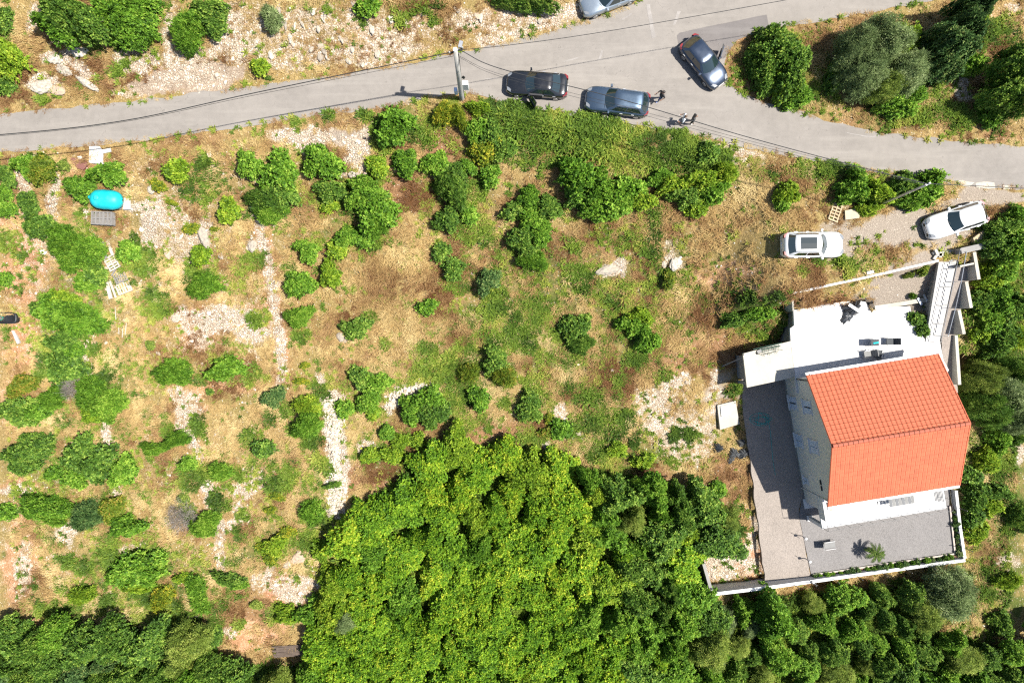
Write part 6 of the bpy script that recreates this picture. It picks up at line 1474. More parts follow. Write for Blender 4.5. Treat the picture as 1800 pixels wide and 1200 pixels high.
SKIN = mat('skin', (.30, .18, .12), .55, var=.06); HAIRD = mat('dark hair', (.018, .013, .010), .6, var=.3, scale=20); HAIRB = mat('brown hair', (.09, .06, .04), .7, var=.3, scale=20)
SHIRTW = mat('white shirt', (.68, .70, .72), .85, var=.06); CLB = mat('black clothes', (.018, .018, .02), .9, var=.2); CLG = mat('charcoal clothes', (.05, .05, .05), .9, var=.2); JEANS = mat('blue jeans', (.08, .12, .19), .9, var=.2)
BERM = mat('dark shorts', (.05, .07, .11), .9, var=.15); SHOE = mat('pale shoes', (.4, .38, .36), .7); SHOEB = mat('blue shoes', (.2, .25, .5), .7)
person(road_at(1158, 176, 0), R(200), dict(kl=(.14, .10, .50, .066), al=(.10, .10, .12, .045), fl=(.17, .105, .06, .042), tl=(.28, .11, .05, .036), kr=(-.05, -.10, .50, .066), ar=(-.24, -.10, .16, .045), fr=(-.17, -.11, .08, .042), tr=(-.06, -.12, .04, .036),
       el=(-.10, .26, 1.15, .047), wl=(.08, .27, .98, .033), pl=(.13, .265, .95, .040), er=(.08, -.26, 1.15, .047), wr=(.26, -.22, 1.05, .033), pr=(.32, -.21, 1.04, .040)),
       [SKIN, CLB, JEANS, SHOEB, HAIRD, 0, 'short'], 'person with dark hair in black top walking behind the estate car', .03)
person(road_at(1196, 217, 0), R(168), dict(el=(.05, .30, 1.15, .047), wl=(.22, .25, 1.02, .033), pl=(.28, .23, 1.01, .040), er=(.02, -.30, 1.15, .047), wr=(.18, -.28, .98, .033), pr=(.23, -.27, .96, .040), kl=(.10, .10, .5, .066), al=(.06, .10, .11, .045), fl=(.13, .105, .05, .042), tl=(.24, .11, .04, .036)),
       [SKIN, SHIRTW, BERM, SHOE, HAIRB, 0, 'short', 1], 'person in white shirt and dark shorts standing on the lane')
person(road_at(1213, 216, 0), R(-10), dict(el=(.0, .26, 1.13, .047), wl=(.14, .24, .94, .033), pl=(.19, .235, .92, .040)), [SKIN, CLG, CLB, SHOE, HAIRD, 0, 'long'], 'person all in black standing beside the white shirt')

# ------------------------------------------------------------------ poles and cables
POLEM = mat('weathered pole', (.30, .295, .275), .8, var=.18, scale=2)
pb = W(812, 174, 0); pole = empty('utility_pole', (pb.x, pb.y, 0)); tag(pole, 'tall grey utility pole with meter boxes at the lane edge', 'utility pole')
lean = Vector((.2, .05, 9.0))
mb = MB(); mb.tube([(0, 0, -.4), (0, 0, 0), lean * .5, lean], [.20, .19, .165, .135], 12); mb.obj('post', POLEM, pole, smooth=True)
mb = MB(); mb.tube([lean, lean + Vector((0, 0, .04))], .137, 12); mb.obj('cap', WHITE, pole)
mb = MB(); mb.box(lean + Vector((.05, .05, -.35)), (.9, .09, .09), R(20)); mb.obj('crossarm', DARKM, pole)
for dx in (-.38, .42):
    mb = MB(); q = lean + Vector((dx, dx * .36 + .05, -.28)); mb.tube([q, q + Vector((0, 0, .1)), q + Vector((0, 0, .2))], [.04, .065, .03], 8); mb.obj('insulator', POLEM, pole)
mb = MB(); mb.box(lean + Vector((.32, .38, -.15)), (.22, .4, .14), R(-15)); mb.obj('lamp_head', STEEL, pole)
mb = MB(); mb.tube([lean + Vector((0, 0, -.4)), lean + Vector((.3, .3, -.15))], .03, 6); mb.obj('lamp_arm', STEEL, pole)
mb = MB(); mb.box((.42, .12, 2.5), (.42, .30, 1.1)); mb.obj('meter_box', FRAMEW, pole, bevel=.02)
mb = MB(); mb.tube([(.3, .05, 4.2), (.38, .08, 4.35), (.45, .1, 4.1), (.4, .1, 3.9), (.32, .08, 4.1)], .06, 6); mb.obj('cable_coil', BLACKP, pole)
mb = MB(); mb.box((-.32, .02, 1.6), (.22, .28, .8)); mb.obj('meter_box', SHUT, pole, bevel=.02)
mb = MB(); mb.tube([(.2, .02, 0), (.24, .04, 4.5), lean * .93 + Vector((.17, 0, 0))], .03, 6); mb.obj('conduit', BLACKP, pole)
p2 = W(1540, 362, -.2); sp = empty('steel_pole', (p2.x, p2.y, -.2)); tag(sp, 'slim steel cable pole in front of two bushes by the parking', 'pole')
mb = MB(); mb.tube([(0, 0, -.3), (-.05, .05, 3.5), (-.12, .12, 7.1)], [.085, .078, .065], 10); mb.obj('post', STEEL, sp, smooth=True)
mb = MB(); mb.box((0, 0, .1), (.5, .45, .3)); mb.obj('footing', WHITE, sp, bevel=.04)
mb = MB(); mb.box((-.12, .12, 6.95), (.35, .12, .14), .4); mb.obj('bracket', FRAMEW, sp)
def cable(pts, rad, label):
    P_ = [W(*p) for p in pts]; out = []
    P_ = [P_[0] * 2 - P_[1]] + P_ + [P_[-1] * 2 - P_[-2]]
    for i in range(1, len(P_) - 2):
        for t in np.linspace(0, 1, 13)[:-1]:
            a, b, c, d = P_[i - 1:i + 3]
            out.append(.5 * ((2 * b) + (c - a) * t + (2 * a - 5 * b + 4 * c - d) * t * t + (3 * b - a - 3 * c + d) * t ** 3))
    out.append(P_[-2]); b_ = MB(); b_.tube(out, rad, 5); o = b_.obj('overhead_cable', BLACKP); tag(o, label, 'cable', 'overhead cables')
cable([(799, 91, 8.75), (450, 163, 7.4), (220, 212, 7.0), (0, 237, 7.1), (-300, 255, 8.4)], .030, 'thickest overhead cable following the lane away from the utility pole')
cable([(797, 99, 8.0), (450, 167, 6.9), (220, 214, 6.6), (0, 239, 6.7), (-300, 258, 7.8)], .012, 'thin cable strung just under the thick one along the lane')
cable([(808, 88, 8.7), (880, 121, 8.1), (1085, 173, 7.2), (1300, 237, 6.7), (1470, 283, 6.7), (1629, 323, 6.9)], .026, 'thick overhead cable crossing above the parked cars to the steel pole')
cable([(803, 97, 8.0), (880, 131, 7.5), (1085, 184, 6.7), (1300, 243, 6.2), (1470, 286, 6.3), (1629, 324, 6.6)], .010, 'thin upper telephone wire between utility pole and steel pole')
cable([(803, 99, 7.8), (880, 135, 7.2), (1085, 190, 6.3), (1300, 248, 5.8), (1470, 290, 6.0), (1629, 326, 6.4)], .010, 'lowest thin telephone wire between utility pole and steel pole')
cable([(810, 88, 8.7), (900, 79, 8.2), (1050, 58, 7.6), (1300, 15, 7.4), (1600, -40, 8.2)], .018, 'overhead cable running up the side lane from the utility pole')
cable([(1631, 323, 6.9), (1700, 326, 6.5), (1800, 331, 6.4), (2000, 340, 7.4)], .022, 'overhead cable leaving the steel pole along the lane edge')

# ------------------------------------------------------------------ loose things in the field
WOOD = mat('grey weathered wood', (.16, .15, .14), .9, var=.25, scale=4, bump=.3, bscale=18)
WOODP = mat('bleached planks', (.36, .33, .28), .9, var=.18, scale=3, bump=.2)
WOODN = mat('pale new wood', (.34, .27, .17), .85, var=.15, scale=3)
WOODD = mat('dark old planks', (.085, .062, .048), .9, var=.35, scale=4, bump=.3)
def pallet(parent, z0, m, jit=0.0, seed=0, w=1.2, d=.8):
    r_ = np.random.default_rng(seed)
    for k in range(3):
        b = MB(); b.box((0, (-1 + k) * (d / 2 - .05), z0 + .07), (w, .09, .10)); b.obj('stringer', m, parent)
    for k in range(6):
        b = MB(); b.box((-w / 2 + .05 + k * (w - .1) / 5, r_.normal(0, jit), z0 + .135), (.10, d, .024), r_.normal(0, jit)); b.obj('board', m, parent)
    for k in range(3):
        b = MB(); b.box((-w / 2 + .07 + k * (w - .14) / 2, 0, z0 + .012), (.10, d, .024)); b.obj('board', m, parent)
def pallet_thing(u, v, rz, m, label, n=1, tilt=(0, 0), w=1.2, d=.8, dz=0.0):
    p = G(u, v, .1 * n); e = empty('wooden_pallet' if n == 1 else 'pallet_stack', (p.x, p.y, p.z + .03 + dz), R(rz)); e.rotation_euler = (tilt[0], tilt[1], R(rz)); tag(e, label, 'pallet')
    for k in range(n): pallet(e, k * .15, m, .01, 50 + k + int(u), w, d)
pallet_thing(181, 384, -2, WOOD, 'stack of dark grey pallets lying right under the turquoise tank', 4, w=1.55, d=1.0)
pallet_thing(198, 462, -62, WOODP, 'top pallet of the scattered row, tilted across bleached planks', 1, (.05, .1), 1.1, .9, .1)
pallet_thing(212, 487, 20, WOOD, 'weathered middle pallet half buried in straw below the tilted one', 1, (.1, -.05), 1.0, .8)
pallet_thing(218, 506, 22, WOODP, 'pale lowest pallet of the scattered row below the tank', 1, (.02, .04), 1.15, .85)
pallet_thing(1468, 374, 70, WOODN, 'pale slatted pallet on the verge left of the plywood sheets', 1, (.03, .03), 1.3, .75)
def plank(u, v, L, w, rz, m, label, name='wooden_plank', h=.05, dz=.05, group=None):
    p = G(u, v, dz); b = MB(); b.box((0, 0, 0), (L, w, h)); o = b.obj(name, m, None, loc=(p.x, p.y, p.z + dz + h / 2), rot=(0, 0, R(rz))); tag(o, label, 'plank', group); return o
plank(192, 432, 1.6, .22, -68, WOODP, 'short bleached plank above the tilted pallet', group='bleached planks in the field')
plank(183, 432, 2.0, .16, -80, WOOD, 'grey plank lying along the line of scattered pallets', group='bleached planks in the field')
plank(189, 500, 2.3, .30, -76, WOODP, 'wide bleached plank left of the lowest scattered pallet', group='bleached planks in the field')
plank(195, 498, 2.4, .16, -70, WOODP, 'narrow bleached plank leaning beside the wide one', group='bleached planks in the field', dz=.1)
plank(205, 470, 1.5, .12, 60, WOOD, 'grey board poking out between two scattered pallets', group='bleached planks in the field')
for i, (u, v, L, a, t) in enumerate(((203, 545, 1.5, -86, 'leftmost'), (209, 575, 1.1, -88, 'second'), (216, 580, 1.2, 86, 'third'), (222, 572, 1.5, 84, 'rightmost'))):
    plank(u, v, L, .05, a, WOODP, f'{t} of the thin pale sticks lying in straw below the pallets', 'wooden_stick', .04, group='thin sticks in the straw')
p = G(30, 592); plank(30, 592, 1.15, .22, -66, mat('white painted beam', (.40, .395, .38), .7, var=.06), 'white beam lying on red soil below the black trough', 'white_beam', .2)
# tank
TURQ = mat('turquoise plastic', (.006, .36, .40), .5, var=.14, scale=2.5, spec=.4, dirt=(.06, .30, .31))
p = G(190, 352, .5); tank = empty('water_tank', (p.x, p.y, p.z), R(-4)); tag(tank, 'turquoise plastic tank lying on its side between bush and pallets', 'tank')
rows = []
for t in np.linspace(0, 1, 15):
    x = -1.2 + 2.4 * t; e_ = 1 - abs(2 * t - 1) ** 3.4; rr = .72 * max(.02, e_) ** .5
    fx = 1 + (.02 if int(t * 14) % 3 == 0 else 0)
    rows.append([(x, rr * math.cos(a) * fx, .70 + rr * .95 * math.sin(a) * fx) for a in np.linspace(0, 2 * math.pi, 25)])
mb = MB(); mb.grid(rows, flip=True); mb.obj('barrel', TURQ, tank, smooth=True)
mb = MB(); mb.tube([(-1.12, .1, .75), (-1.30, .1, .76)], .14, 12); mb.obj('outlet', TURQ, tank, smooth=True)
mb = MB(); mb.tube([(-.38, 0, 1.33), (-.38, 0, 1.43), (-.38, 0, 1.46)], [.2, .2, .15], 16); mb.obj('lid', TURQ, tank, smooth=True)
mb = MB(); mb.box((-.7, 0, .05), (.16, 1.1, .16)); mb.box((.7, 0, .05), (.16, 1.1, .16)); mb.obj('cradle', WOOD, tank)
# slabs, tarpaulin, trough
CHALK = mat('broken white concrete', (.42, .415, .40), .9, var=.08, scale=3, bump=.4)
def slab(name, pix, th, m, label, cat='slab', dz=.06, wob=.05):
    c = [sum(x[0] for x in pix) / len(pix), sum(x[1] for x in pix) / len(pix)]; p = G(*c); z = p.z + dz
    b = MB(); b.prism(ragged([w2(q, z) for q in pix], .25, wob, 60), z - .3, z + th); o = b.obj(name, m); tag(o, label, cat); return o
slab('concrete_slab', [(158, 258), (176, 258), (180, 264), (195, 261), (196, 267), (181, 270), (181, 289), (157, 287)], .08, CHALK, 'broken white concrete slab lying beside the lane above the tank')
slab('concrete_slab', [(219, 347), (230, 347), (229, 368), (218, 369)], .10, CHALK, 'small square white slab touching the tank end', wob=.02)
slab('tarpaulin', [(118, 276), (150, 281), (155, 290), (146, 299), (136, 296)], .02, mat('maroon tarpaulin', (.15, .062, .05), .6, var=.15), 'faded maroon tarpaulin spread on red soil near the lane', 'tarpaulin')
p = G(8, 559, .3); tr_ = empty('black_trough', (p.x, p.y, p.z)); tag(tr_, 'long black plastic trough with a green hose inside', 'trough')
rows = []
for (s, z) in ((1.0, 0.0), (1.05, .45), (1.0, .50), (.90, .48), (.86, .12), (0.02, .10)):
    rows.append([((1.02 * s) * (abs(math.cos(a)) ** .45) * (1 if math.cos(a) > 0 else -1) , .44 * s * (abs(math.sin(a)) ** .6) * (1 if math.sin(a) > 0 else -1), z) for a in np.linspace(0, 2 * math.pi, 33)])
mb = MB(); mb.grid(rows, flip=True); mb.obj('tub', BLACKP, tr_, smooth=True)
GREENH = mat('green hose', (.02, .22, .14), .5); mb = MB(); mb.tube([(-.5 + .3 * math.cos(a), .18 * math.sin(a), .14 + .01 * a) for a in np.linspace(0, 12, 40)], .015, 5); mb.obj('hose', GREENH, tr_)
# old plank deck at the wood edge
p = G(515, 1141); dk = empty('plank_deck', (p.x, p.y, p.z + .25), R(4)); tag(dk, 'dark weathered plank deck at the wood edge below the red soil', 'deck')
for k in range(9):
    mb = MB(); mb.box((.1 * math.sin(k * 2.3), -.42 + k * .105, .02 * math.sin(k)), (3.0 + .25 * math.sin(k * 1.7), .09, .035), .01 * math.sin(k * 3)); mb.obj('board', WOODD, dk)
for sx in (-1, 1):
    mb = MB(); mb.box((sx * 1.2, 0, -.12), (.1, .9, .2)); mb.obj('joist', WOODD, dk)
# plywood
for i, (pix, lab) in enumerate((([(1483, 371), (1502, 367), (1509, 371), (1508, 384), (1484, 387)], 'pale plywood sheets stacked beside the slatted pallet'), ([(1704, 420), (1723, 406), (1731, 419), (1728, 430), (1708, 432)], 'plywood board propped behind the grey block wall'))):
    slab('plywood_stack', pix, .22 if i == 0 else .45, WOODN if i else mat('cream plywood', (.36, .31, .22), .85, var=.1), lab, 'plywood', .05, .02)
p = G(1645, 448); q = empty('block_pile', (p.x, p.y, p.z)); tag(q, 'small pile of pale concrete blocks by the stair head', 'block pile')
for k in range(5):
    mb = MB(); mb.box((.25 * math.cos(k * 2.1), .2 * math.sin(k * 2.1), .1 + .17 * (k > 3)), (.4, .2, .19), k * .5); mb.obj('concrete_block', RAWC, q)
mb = MB(); pz = G(1528, 479); mb.box((pz.x, pz.y, pz.z + .1), (.5, .25, .2), R(12)); o = mb.obj('concrete_block', WHITE); tag(o, 'single white block on the verge above the thin white wall', 'block')
pz = G(1276, 407); mb = MB(); mb.tube([(pz.x + .14 * math.cos(a), pz.y + .14 * math.sin(a), pz.z + .05) for a in np.linspace(0, 6.28, 18)], .025, 6); o = mb.obj('hoop', WOODN); tag(o, 'small pale hoop lying in the scrub near pinkish soil', 'hoop')
# white boards on the planter wall
for i, (u, v, L, w_, a, t) in enumerate(((1571, 530, .75, .14, 70, 'leftmost'), (1587, 520, 1.0, .12, 80, 'second'), (1592, 521, 1.1, .12, 82, 'third'), (1596, 520, 1.0, .12, 84, 'fourth'), (1614, 530, .6, .16, -60, 'fifth'), (1624, 524, .6, .14, -62, 'sixth'), (1634, 519, .6, .14, -55, 'rightmost'))):
    p = W(u, v, ZT + .3); b = MB(); b.box((0, 0, 0), (L, w_, .05)); o = b.obj('white_board', WHITE if i % 2 else SHUT, None, loc=(p.x, p.y, ZT + (.05 if i < 4 else .52)), rot=(0, 0, R(a))); tag(o, f'{t} of the white boards left lying along the planter wall', 'board', 'white boards along the planter wall')
# black tarp bundle on the terrace
def lump(name, u, v, z, rx, ry, h, m, seed, rz=0, sharp=1.6):
    r_ = np.random.default_rng(seed); p = W(u, v, z + h * .5); rows = []
    ph = r_.uniform(0, 6.28, 8)
    for i, a in enumerate(np.linspace(0, math.pi / 2 + .12, 9)):
        row = []
        for t in np.linspace(0, 2 * math.pi, 37)[:-1]:
            f = 1 + .16 * math.sin(3 * t + ph[0]) + .09 * math.sin(7 * t + ph[1] + a) + .06 * math.sin(13 * t + ph[2] + 2 * a) * sharp
            zz = h * max(0, math.cos(a)) * (1 + .25 * math.sin(2 * t + ph[3]) * math.sin(a) + .18 * math.sin(9 * t + ph[4]) * math.sin(a) * sharp)
            row.append((rx * f * math.sin(a), ry * f * math.sin(a), max(0, zz)) if False else (rx * f * math.sin(a) * math.cos(t), ry * f * math.sin(a) * math.sin(t), max(0.0, zz)))
        row.append(row[0]); rows.append(row)
    b = MB(); b.grid(rows); o = b.obj(name, m, None, loc=(p.x, p.y, z), rot=(0, 0, rz)); return o
TARP = mat('black plastic sheet', (.030, .034, .040), .38, var=.3, scale=3, bump=.9, bscale=5, spec=.6)
BAG = mat('grey black sacks', (.075, .078, .08), .55, var=.35, scale=2.5, bump=.5, bscale=7)
t_ = empty('tarp_bundle', W(1497, 545, ZT)); tag(t_, 'crumpled black plastic bundle with a white board on the terrace', 'tarp bundle')
for i, (u, v, rx, ry, h, rz) in enumerate(((1500, 541, .68, .55, .6, .3), (1490, 555, .40, .62, .25, -.5))):
    o = lump('plastic_sheet', u, v, ZT, rx, ry, h, TARP, 10 + i, rz); o.parent = t_; o.location = o.location - t_.location
mb = MB(); mb.box((0, 0, 0), (1.25, .24, .05)); o = mb.obj('board', WHITE, t_, loc=(.0, .08, .62), rot=(0, .1, R(-32)))
for i, (u, v, rx, ry, h, lab) in enumerate(((1263, 787, .42, .40, .4, 'dark sack standing apart from the pile beside the drive'), (1291, 797, .42, .5, .5, 'grey sack in the middle of the pile beside the drive'), (1307, 797, .40, .52, .55, 'largest grey sack of the pile at the drive edge'), (1303, 778, .34, .34, .5, 'pale grey sack on top end of the pile beside the drive'), (1285, 808, .38, .25, .3, 'flattened sack at the lower end of the pile beside the drive'))):
    p = G(u, v, h * .5); o = lump('rubbish_sack', u, v, p.z, rx, ry, h, TARP if i == 0 else BAG, 30 + i, i); tag(o, lab, 'sack', 'rubbish sacks beside the drive')
# garden hose in the shade
HOSE = mat('turquoise hose', (.03, .33, .30), .5); c = W(1338, 737, ZB)
r_ = np.random.default_rng(3); pts_ = []
for a in np.linspace(0, 26, 110):
    pts_.append((c.x + (.55 + .3 * math.sin(a * .37)) * math.cos(a) + .15 * math.sin(a * 1.7), c.y + (.38 + .2 * math.sin(a * .53)) * math.sin(a), ZB + .02 + .0015 * a))
for t in np.linspace(0, 1, 14)[1:]: pts_.append((pts_[109][0] * (1 - t) + (c.x + .5 + .9 * t + .25 * math.sin(t * 5)) * t, pts_[109][1] * (1 - t) + (c.y - 4.5 * t) * t, ZB + .03))
mb = MB(); mb.tube(pts_, .017, 5); o = mb.obj('garden_hose', HOSE); tag(o, 'tangled turquoise garden hose in the shade of the gable', 'hose')
# terrace furniture
CLOTHD = mat('dark seat fabric', (.05, .055, .06), .9, var=.2); CLOTHG = mat('grey seat fabric', (.17, .17, .165), .9, var=.1); TEAL = mat('teal towel', (.0, .36, .38), .9, var=.1)
def chair(name, loc, rz, m, label, L=.55, w_=.5, seat=.40, back=.55, towel=False, frame=STEEL):
    e = empty(name, loc, rz); tag(e, label, 'chair')
    b = MB(); b.box((0, 0, seat), (L, w_, .05)); b.obj('seat', m, e)
    b = MB(); b.add([(-L / 2, -w_ / 2, seat), (-L / 2, w_ / 2, seat), (-L / 2 - back * .45, w_ / 2, seat + back), (-L / 2 - back * .45, -w_ / 2, seat + back), (-L / 2 - .05, -w_ / 2, seat), (-L / 2 - .05, w_ / 2, seat), (-L / 2 - back * .45 - .05, w_ / 2, seat + back), (-L / 2 - back * .45 - .05, -w_ / 2, seat + back)],
                    [(0, 1, 2, 3), (7, 6, 5, 4), (0, 4, 5, 1), (3, 2, 6, 7), (0, 3, 7, 4), (1, 5, 6, 2)]); b.obj('backrest', m, e)
    for sx in (-1, 1):
        for sy in (-1, 1):
            b = MB(); b.tube([(sx * L * .45, sy * w_ * .48, seat), (sx * L * .55, sy * w_ * .52, 0)], .016, 5); b.obj('leg', frame, e)
    for sy in (-1, 1):
        b = MB(); b.tube([(-L * .5, sy * w_ * .54, seat + .24), (L * .45, sy * w_ * .54, seat + .22), (L * .5, sy * w_ * .52, seat)], .018, 5); b.obj('armrest', frame, e)
    if towel:
        b = MB(); b.box((.05, -.02, seat + .04), (.42, .12, .03), .15); b.obj('towel_strip', TEAL, e)
    return e
chair('terrace_chair', W(1534, 602, ZT), R(0), CLOTHD, 'dark terrace chair with a teal strip on its seat', towel=True)
chair('terrace_chair', W(1560, 600, ZT), R(180), CLOTHD, 'dark terrace chair facing the one with a teal strip')
chair('folding_chair', W(1521, 622, ZT), R(190), CLOTHG, 'grey folding chair half in the eave shadow on the terrace')
chair('folding_chair', W(1540, 621, ZT), R(80), CLOTHD, 'dark folding chair in the eave shadow beside the grey one', frame=DARKM)
# drying rack folded on the carport
rk = empty('folded_rack', W(1350, 614, ZT)); tag(rk, 'dark green folded metal rack lying on the carport slab', 'rack'); rk.rotation_euler = (0, 0, R(12))
GRM = mat('dark green metal', (.02, .05, .035), .5, .4)
for (y, L_, r_, z) in ((.25, 2.3, .045, .08), (.05, 1.9, .05, .1), (.12, 1.5, .02, .2), (-.1, 1.4, .016, .14), (-.3, 1.2, .014, .08)):
    mb = MB(); mb.tube([(-L_ / 2, y, z), (L_ / 2, y + .03, z)], r_, 6); mb.obj('tube', GRM, rk)
for k in range(7):
    x0 = -.85 + k * .28; mb = MB(); mb.tube([(x0, .22, .12), (x0 + .12 * math.sin(k * 2), -.15 - .3 * (k % 2), .16), (x0 + .25, -.3 - .1 * math.sin(k), .07)], .014, 5); mb.obj('strut', GRM, rk)
mb = MB(); mb.box((-.75, .02, .12), (.5, .35, .18), .3, taper=.7); mb.obj('hinge_block', BLACKP, rk)
# balcony furniture
def hl(x, y, z): 
    return Vector((HX + x * math.cos(HR) - y * math.sin(HR), HY + x * math.sin(HR) + y * math.cos(HR), ZB + z))
SLATG = mat('slate slat', (.10, .105, .11), .7, var=.1)
tb_ = empty('slatted_table', hl(1.35, -5.75, 2.8), HR); tag(tb_, 'grey slatted table on the sunny balcony', 'table')
for k in range(8):
    mb = MB(); mb.box((-.85 + k * .243, 0, .72), (.215, .95, .03)); mb.obj('slat', CLOTHG if k % 2 else SLATG, tb_)
for sx in (-1, 1):
    for sy in (-1, 1):
        mb = MB(); mb.tube([(sx * .85, sy * .4, .7), (sx * .9, sy * .43, 0)], .02, 5); mb.obj('leg', STEEL, tb_)
chair('balcony_chair', hl(-.1, -5.5, 2.8), HR + R(10), CLOTHD, 'dark chair pulled up to the slatted balcony table', frame=DARKM)
mb = MB(); q = hl(-3.9, -5.6, 2.85); mb.box((0, 0, 0), (.12, .55, .3)); o = mb.obj('wooden_crate', WOODN, None, loc=(q.x, q.y, q.z + .1), rot=(0, 0, HR)); tag(o, 'narrow wooden crate on the balcony near its white parapet', 'crate')
# yard things
chair('garden_lounger', W(1455, 955, ZB), R(8), CLOTHG, 'white framed lounger seat standing on the grey yard', L=.85, w_=.55, seat=.38, back=.45, frame=FRAMEW)
for (u, v, lab) in ((1409, 941, 'upper white bollard lamp at the edge of the grey yard'), (1416, 981, 'lower white bollard lamp at the edge of the grey yard'), (1421, 1017, 'white bollard lamp in the corner beside the planting bed')):
    e = empty('bollard_lamp', W(u, v, ZB)); tag(e, lab, 'lamp', 'bollard lamps of the yard')
    mb = MB(); mb.tube([(0, 0, 0), (0, 0, .85)], .035, 8); mb.obj('post', FRAMEW, e)
    mb = MB(); mb.tube([(0, 0, .80), (0, 0, .95), (0, 0, 1.0)], [.10, .11, .05], 10); mb.obj('lamp_head', FRAMEW, e)
    for a in (2.6, 5.7):
        mb = MB(); mb.tube([(0, 0, .9), (.42 * math.cos(a), .42 * math.sin(a), .93)], .016, 5); mb.obj('arm', DARKM, e)
# cycad palm
pm = empty('sago_palm', W(1527, 965, ZB)); tag(pm, 'round sago palm casting a shadow on the grey yard', 'palm')
mb = MB(); mb.tube([(0, 0, 0), (0, 0, .7), (0, 0, 1.2)], [.17, .2, .14], 10); mb.obj('trunk', BARK, pm)
PALMM = lm('palm frond leaves', [(0, (.02, .05, .008)), (.5, (.05, .10, .014)), (.85, (.12, .17, .03)), (1, (.25, .26, .07))], trans=.15)
def frond(seed, L=.92):
    r_ = np.random.default_rng(seed); V, F = [], []
    spine = [(L * t, 0, .42 * t - .62 * t * t) for t in np.linspace(0, 1, 12)]
    def q4(a, b, c, d): 
        V.extend([a, b, c, d]); k = len(V); F.append((k - 4, k - 3, k - 2, k - 1))
    for i in range(11):
        a, b = spine[i], spine[i + 1]; q4((a[0], -.012, a[2]), (b[0], -.009, b[2]), (b[0], .009, b[2]), (a[0], .012, a[2]))
    for t in np.linspace(.10, .97, 26):
        x = L * t; z = .42 * t - .62 * t * t; ll = .10 * math.sin(math.pi * min(1, t * .85 + .12)) + .03
        for s in (-1, 1):
            q4((x, 0, z), (x + ll * .45 + .02, s * ll * .55, z + .05), (x + ll * .75, s * ll, z + .01), (x + ll * .35, s * ll * .55, z + .05))
    me = bpy.data.meshes.new('frond'); me.from_pydata(V, [], F); a = me.attributes.new('rnd', 'FLOAT', 'FACE'); a.data.foreach_set('value', r_.random(len(F)).astype(np.float32)); me.materials.append(PALMM)
    return me
fr = [frond(i) for i in range(3)]
for k in range(36):
    lv = k % 3
    link('frond', fr[k % 3], None, pm, (0, 0, 1.2), (0, [.25, -.05, -.5][lv], k * 2.399), (1.0 - .12 * lv,) * 3)
# ------------------------------------------------------------------ labels that single out each bush: kind, size and the nearest thing one can find
MARKS = [('turquoise tank', 190, 355), ('utility pole', 811, 165), ('black saloon', 943, 150), ('estate car', 1084, 180), ('open-door hatchback', 1236, 110), ('silver car', 1066, 12), ('sunroof car', 1426, 431), ('white hatchback', 1678, 388), ('steel cable pole', 1580, 345),
         ('garden stairs', 1660, 510), ('black plastic bundle', 1497, 543), ('carport slab', 1345, 640), ('inspection slab', 1281, 729), ('rubbish sacks', 1292, 793), ('rubble corner', 1290, 990), ('dry stone wall', 622, 308), ('long rubble heap', 590, 790), ('curved rubble heap', 712, 695),
         ('smooth white boulder', 1186, 462), ('long flat boulder', 1070, 473), ('scattered pallets', 208, 485), ('plank deck', 515, 1141), ('large white boulder', 520, 982), ('white beam', 30, 592), ('red scree bank', 335, 135), ('bare white patch', 405, 565), ('broken concrete slab', 168, 272),
         ('roof ridge end', 1704, 742), ('yard corner', 1697, 985), ('forked dirt track', 380, 900), ('red dirt track end', 490, 690), ('bare sandy gap', 628, 262), ('grove tip', 830, 780), ('broad grey outcrop', 78, 150), ('white scree slope', 1160, 735), ('lower left wood', 150, 1110), ('black trough', 15, 558), ('maroon tarpaulin', 138, 286), ('tall straw field', 690, 500)]
LOOK = {'S': 'small', 'M': 'medium', 'L': 'large'}
def direction(du, dv):
    a = math.degrees(math.atan2(-dv, du)) % 360
    return ['right of', 'above right of', 'above', 'above left of', 'left of', 'below left of', 'below', 'below right of'][int(((a + 22.5) % 360) // 45)]
used = {}
todo = [q for q in ROWS if not q['label']]
for q in todo:
    mk = min(MARKS, key=lambda m: math.hypot(q['u'] - m[1], q['v'] - m[2]))
    q['d'] = math.hypot(q['u'] - mk[1], q['v'] - mk[2])
    sz = 'tiny' if q['r'] < 10 else 'small' if q['r'] < 18 else 'medium' if q['r'] < 27 else 'large'
    tx = 'fine-leaved ' if q['fam'].startswith('f') else ''
    noun = 'twiggy shrub' if q['kind'] == 'x' else 'shrub'
    q['base'] = f"{sz} {COLNAME[q['kind']]} {tx}{noun} {direction(q['u'] - mk[1], q['v'] - mk[2])} the {mk[0]}"
    used.setdefault(q['base'], []).append(q)
ORD = ['nearest', 'second nearest', 'third nearest', 'fourth nearest', 'fifth nearest', 'sixth nearest', 'seventh nearest', 'eighth nearest']
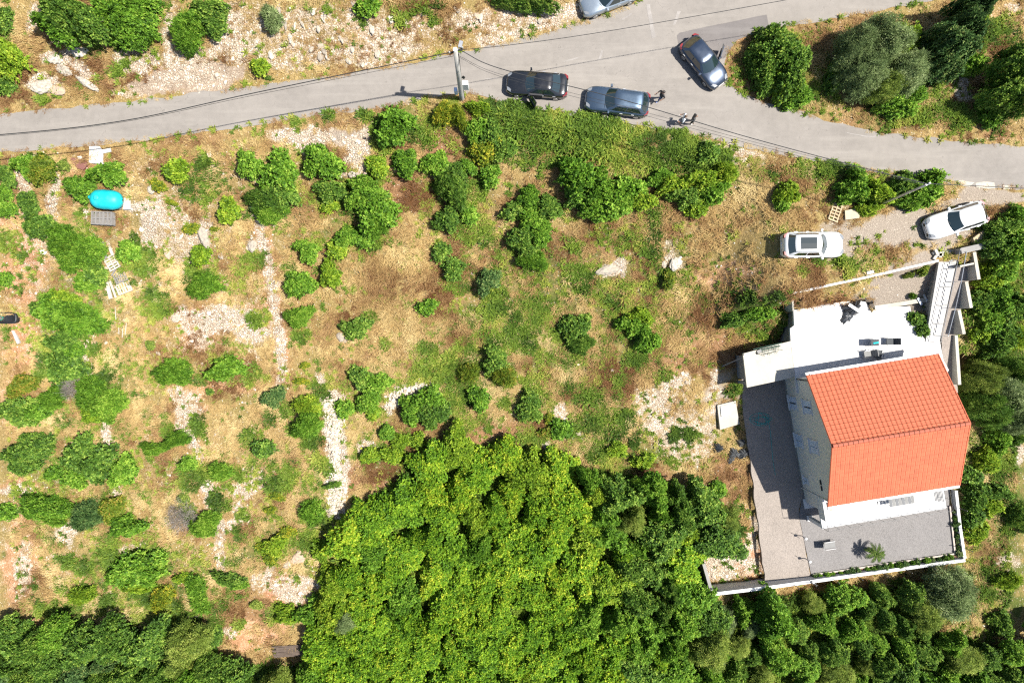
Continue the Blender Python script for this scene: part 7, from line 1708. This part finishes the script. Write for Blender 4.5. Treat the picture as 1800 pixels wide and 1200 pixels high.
for base, qs in used.items():
    qs.sort(key=lambda q: q['d'])
    for i, q in enumerate(qs):
        q['o']['label'] = base if len(qs) == 1 else f"{base}, {ORD[min(i, 7)]} of these"
        q['o']['group'] = 'shrubs scattered over the hillside'
for q in ROWS:
    if q['label']:
        q['o']['label'] = q['label']
        if q['group']: q['o']['group'] = q['group']

# woods, slope rocks and hedge: told apart by colour, part of the mass and order
NTH = ['first', 'second', 'third', 'fourth', 'fifth', 'sixth', 'seventh', 'eighth', 'ninth', 'tenth', 'eleventh', 'twelfth', 'thirteenth', 'fourteenth', 'fifteenth', 'sixteenth', 'seventeenth', 'eighteenth', 'nineteenth', 'twentieth', 'twenty-first', 'twenty-second']
def tell_apart(items, phrase, place):
    """items: (u, v, object, look)"""
    us = [i[0] for i in items]; vs = [i[1] for i in items]
    u0, u1, v0, v1 = min(us), max(us) + 1e-6, min(vs), max(vs) + 1e-6
    cell = {}
    for u, v, o, look in items:
        h = ['far left', 'left', 'middle', 'right', 'far right'][int((u - u0) / (u1 - u0) * 5)]
        w = ['upper', 'middle', 'lower'][int((v - v0) / (v1 - v0) * 3)]
        cell.setdefault((look, w, h), []).append((u, o))
    for (look, w, h), l in cell.items():
        l.sort(key=lambda q: q[0])
        part = f'{w} {h}' if (w, h) != ('middle', 'middle') else 'very middle'
        for i, (u, o) in enumerate(l):
            o['label'] = f'{look} {phrase}, {part} of {place}' + ('' if len(l) == 1 else f', {NTH[i]} from left')
for g, place in (('trees of the yellow green grove', 'dense grove'), ('trees between the grove and the yard wall', 'wood beside drive'), ('trees below the yard wall', 'wood below yard wall'), ('trees along the lower field edge', 'wood under field')):
    tell_apart([(q['u'], q['v'], q['o'], ('small ' if q['r'] < 27 else '') + COLNAME[q['kind']]) for q in ROWS if q['group'] == g], 'tree', place)
tell_apart([(u, v, o, 'grey') for u, v, o in ROCKS], 'limestone rock', 'stony slope above lane')
for i, o in enumerate(HEDGE):
    o['label'] = f'{NTH[i]} small hedge plant from the lamp in the bed along the lower yard wall' if i < 22 else f'{NTH[i - 22]} small hedge plant up from the yard corner in the side bed'
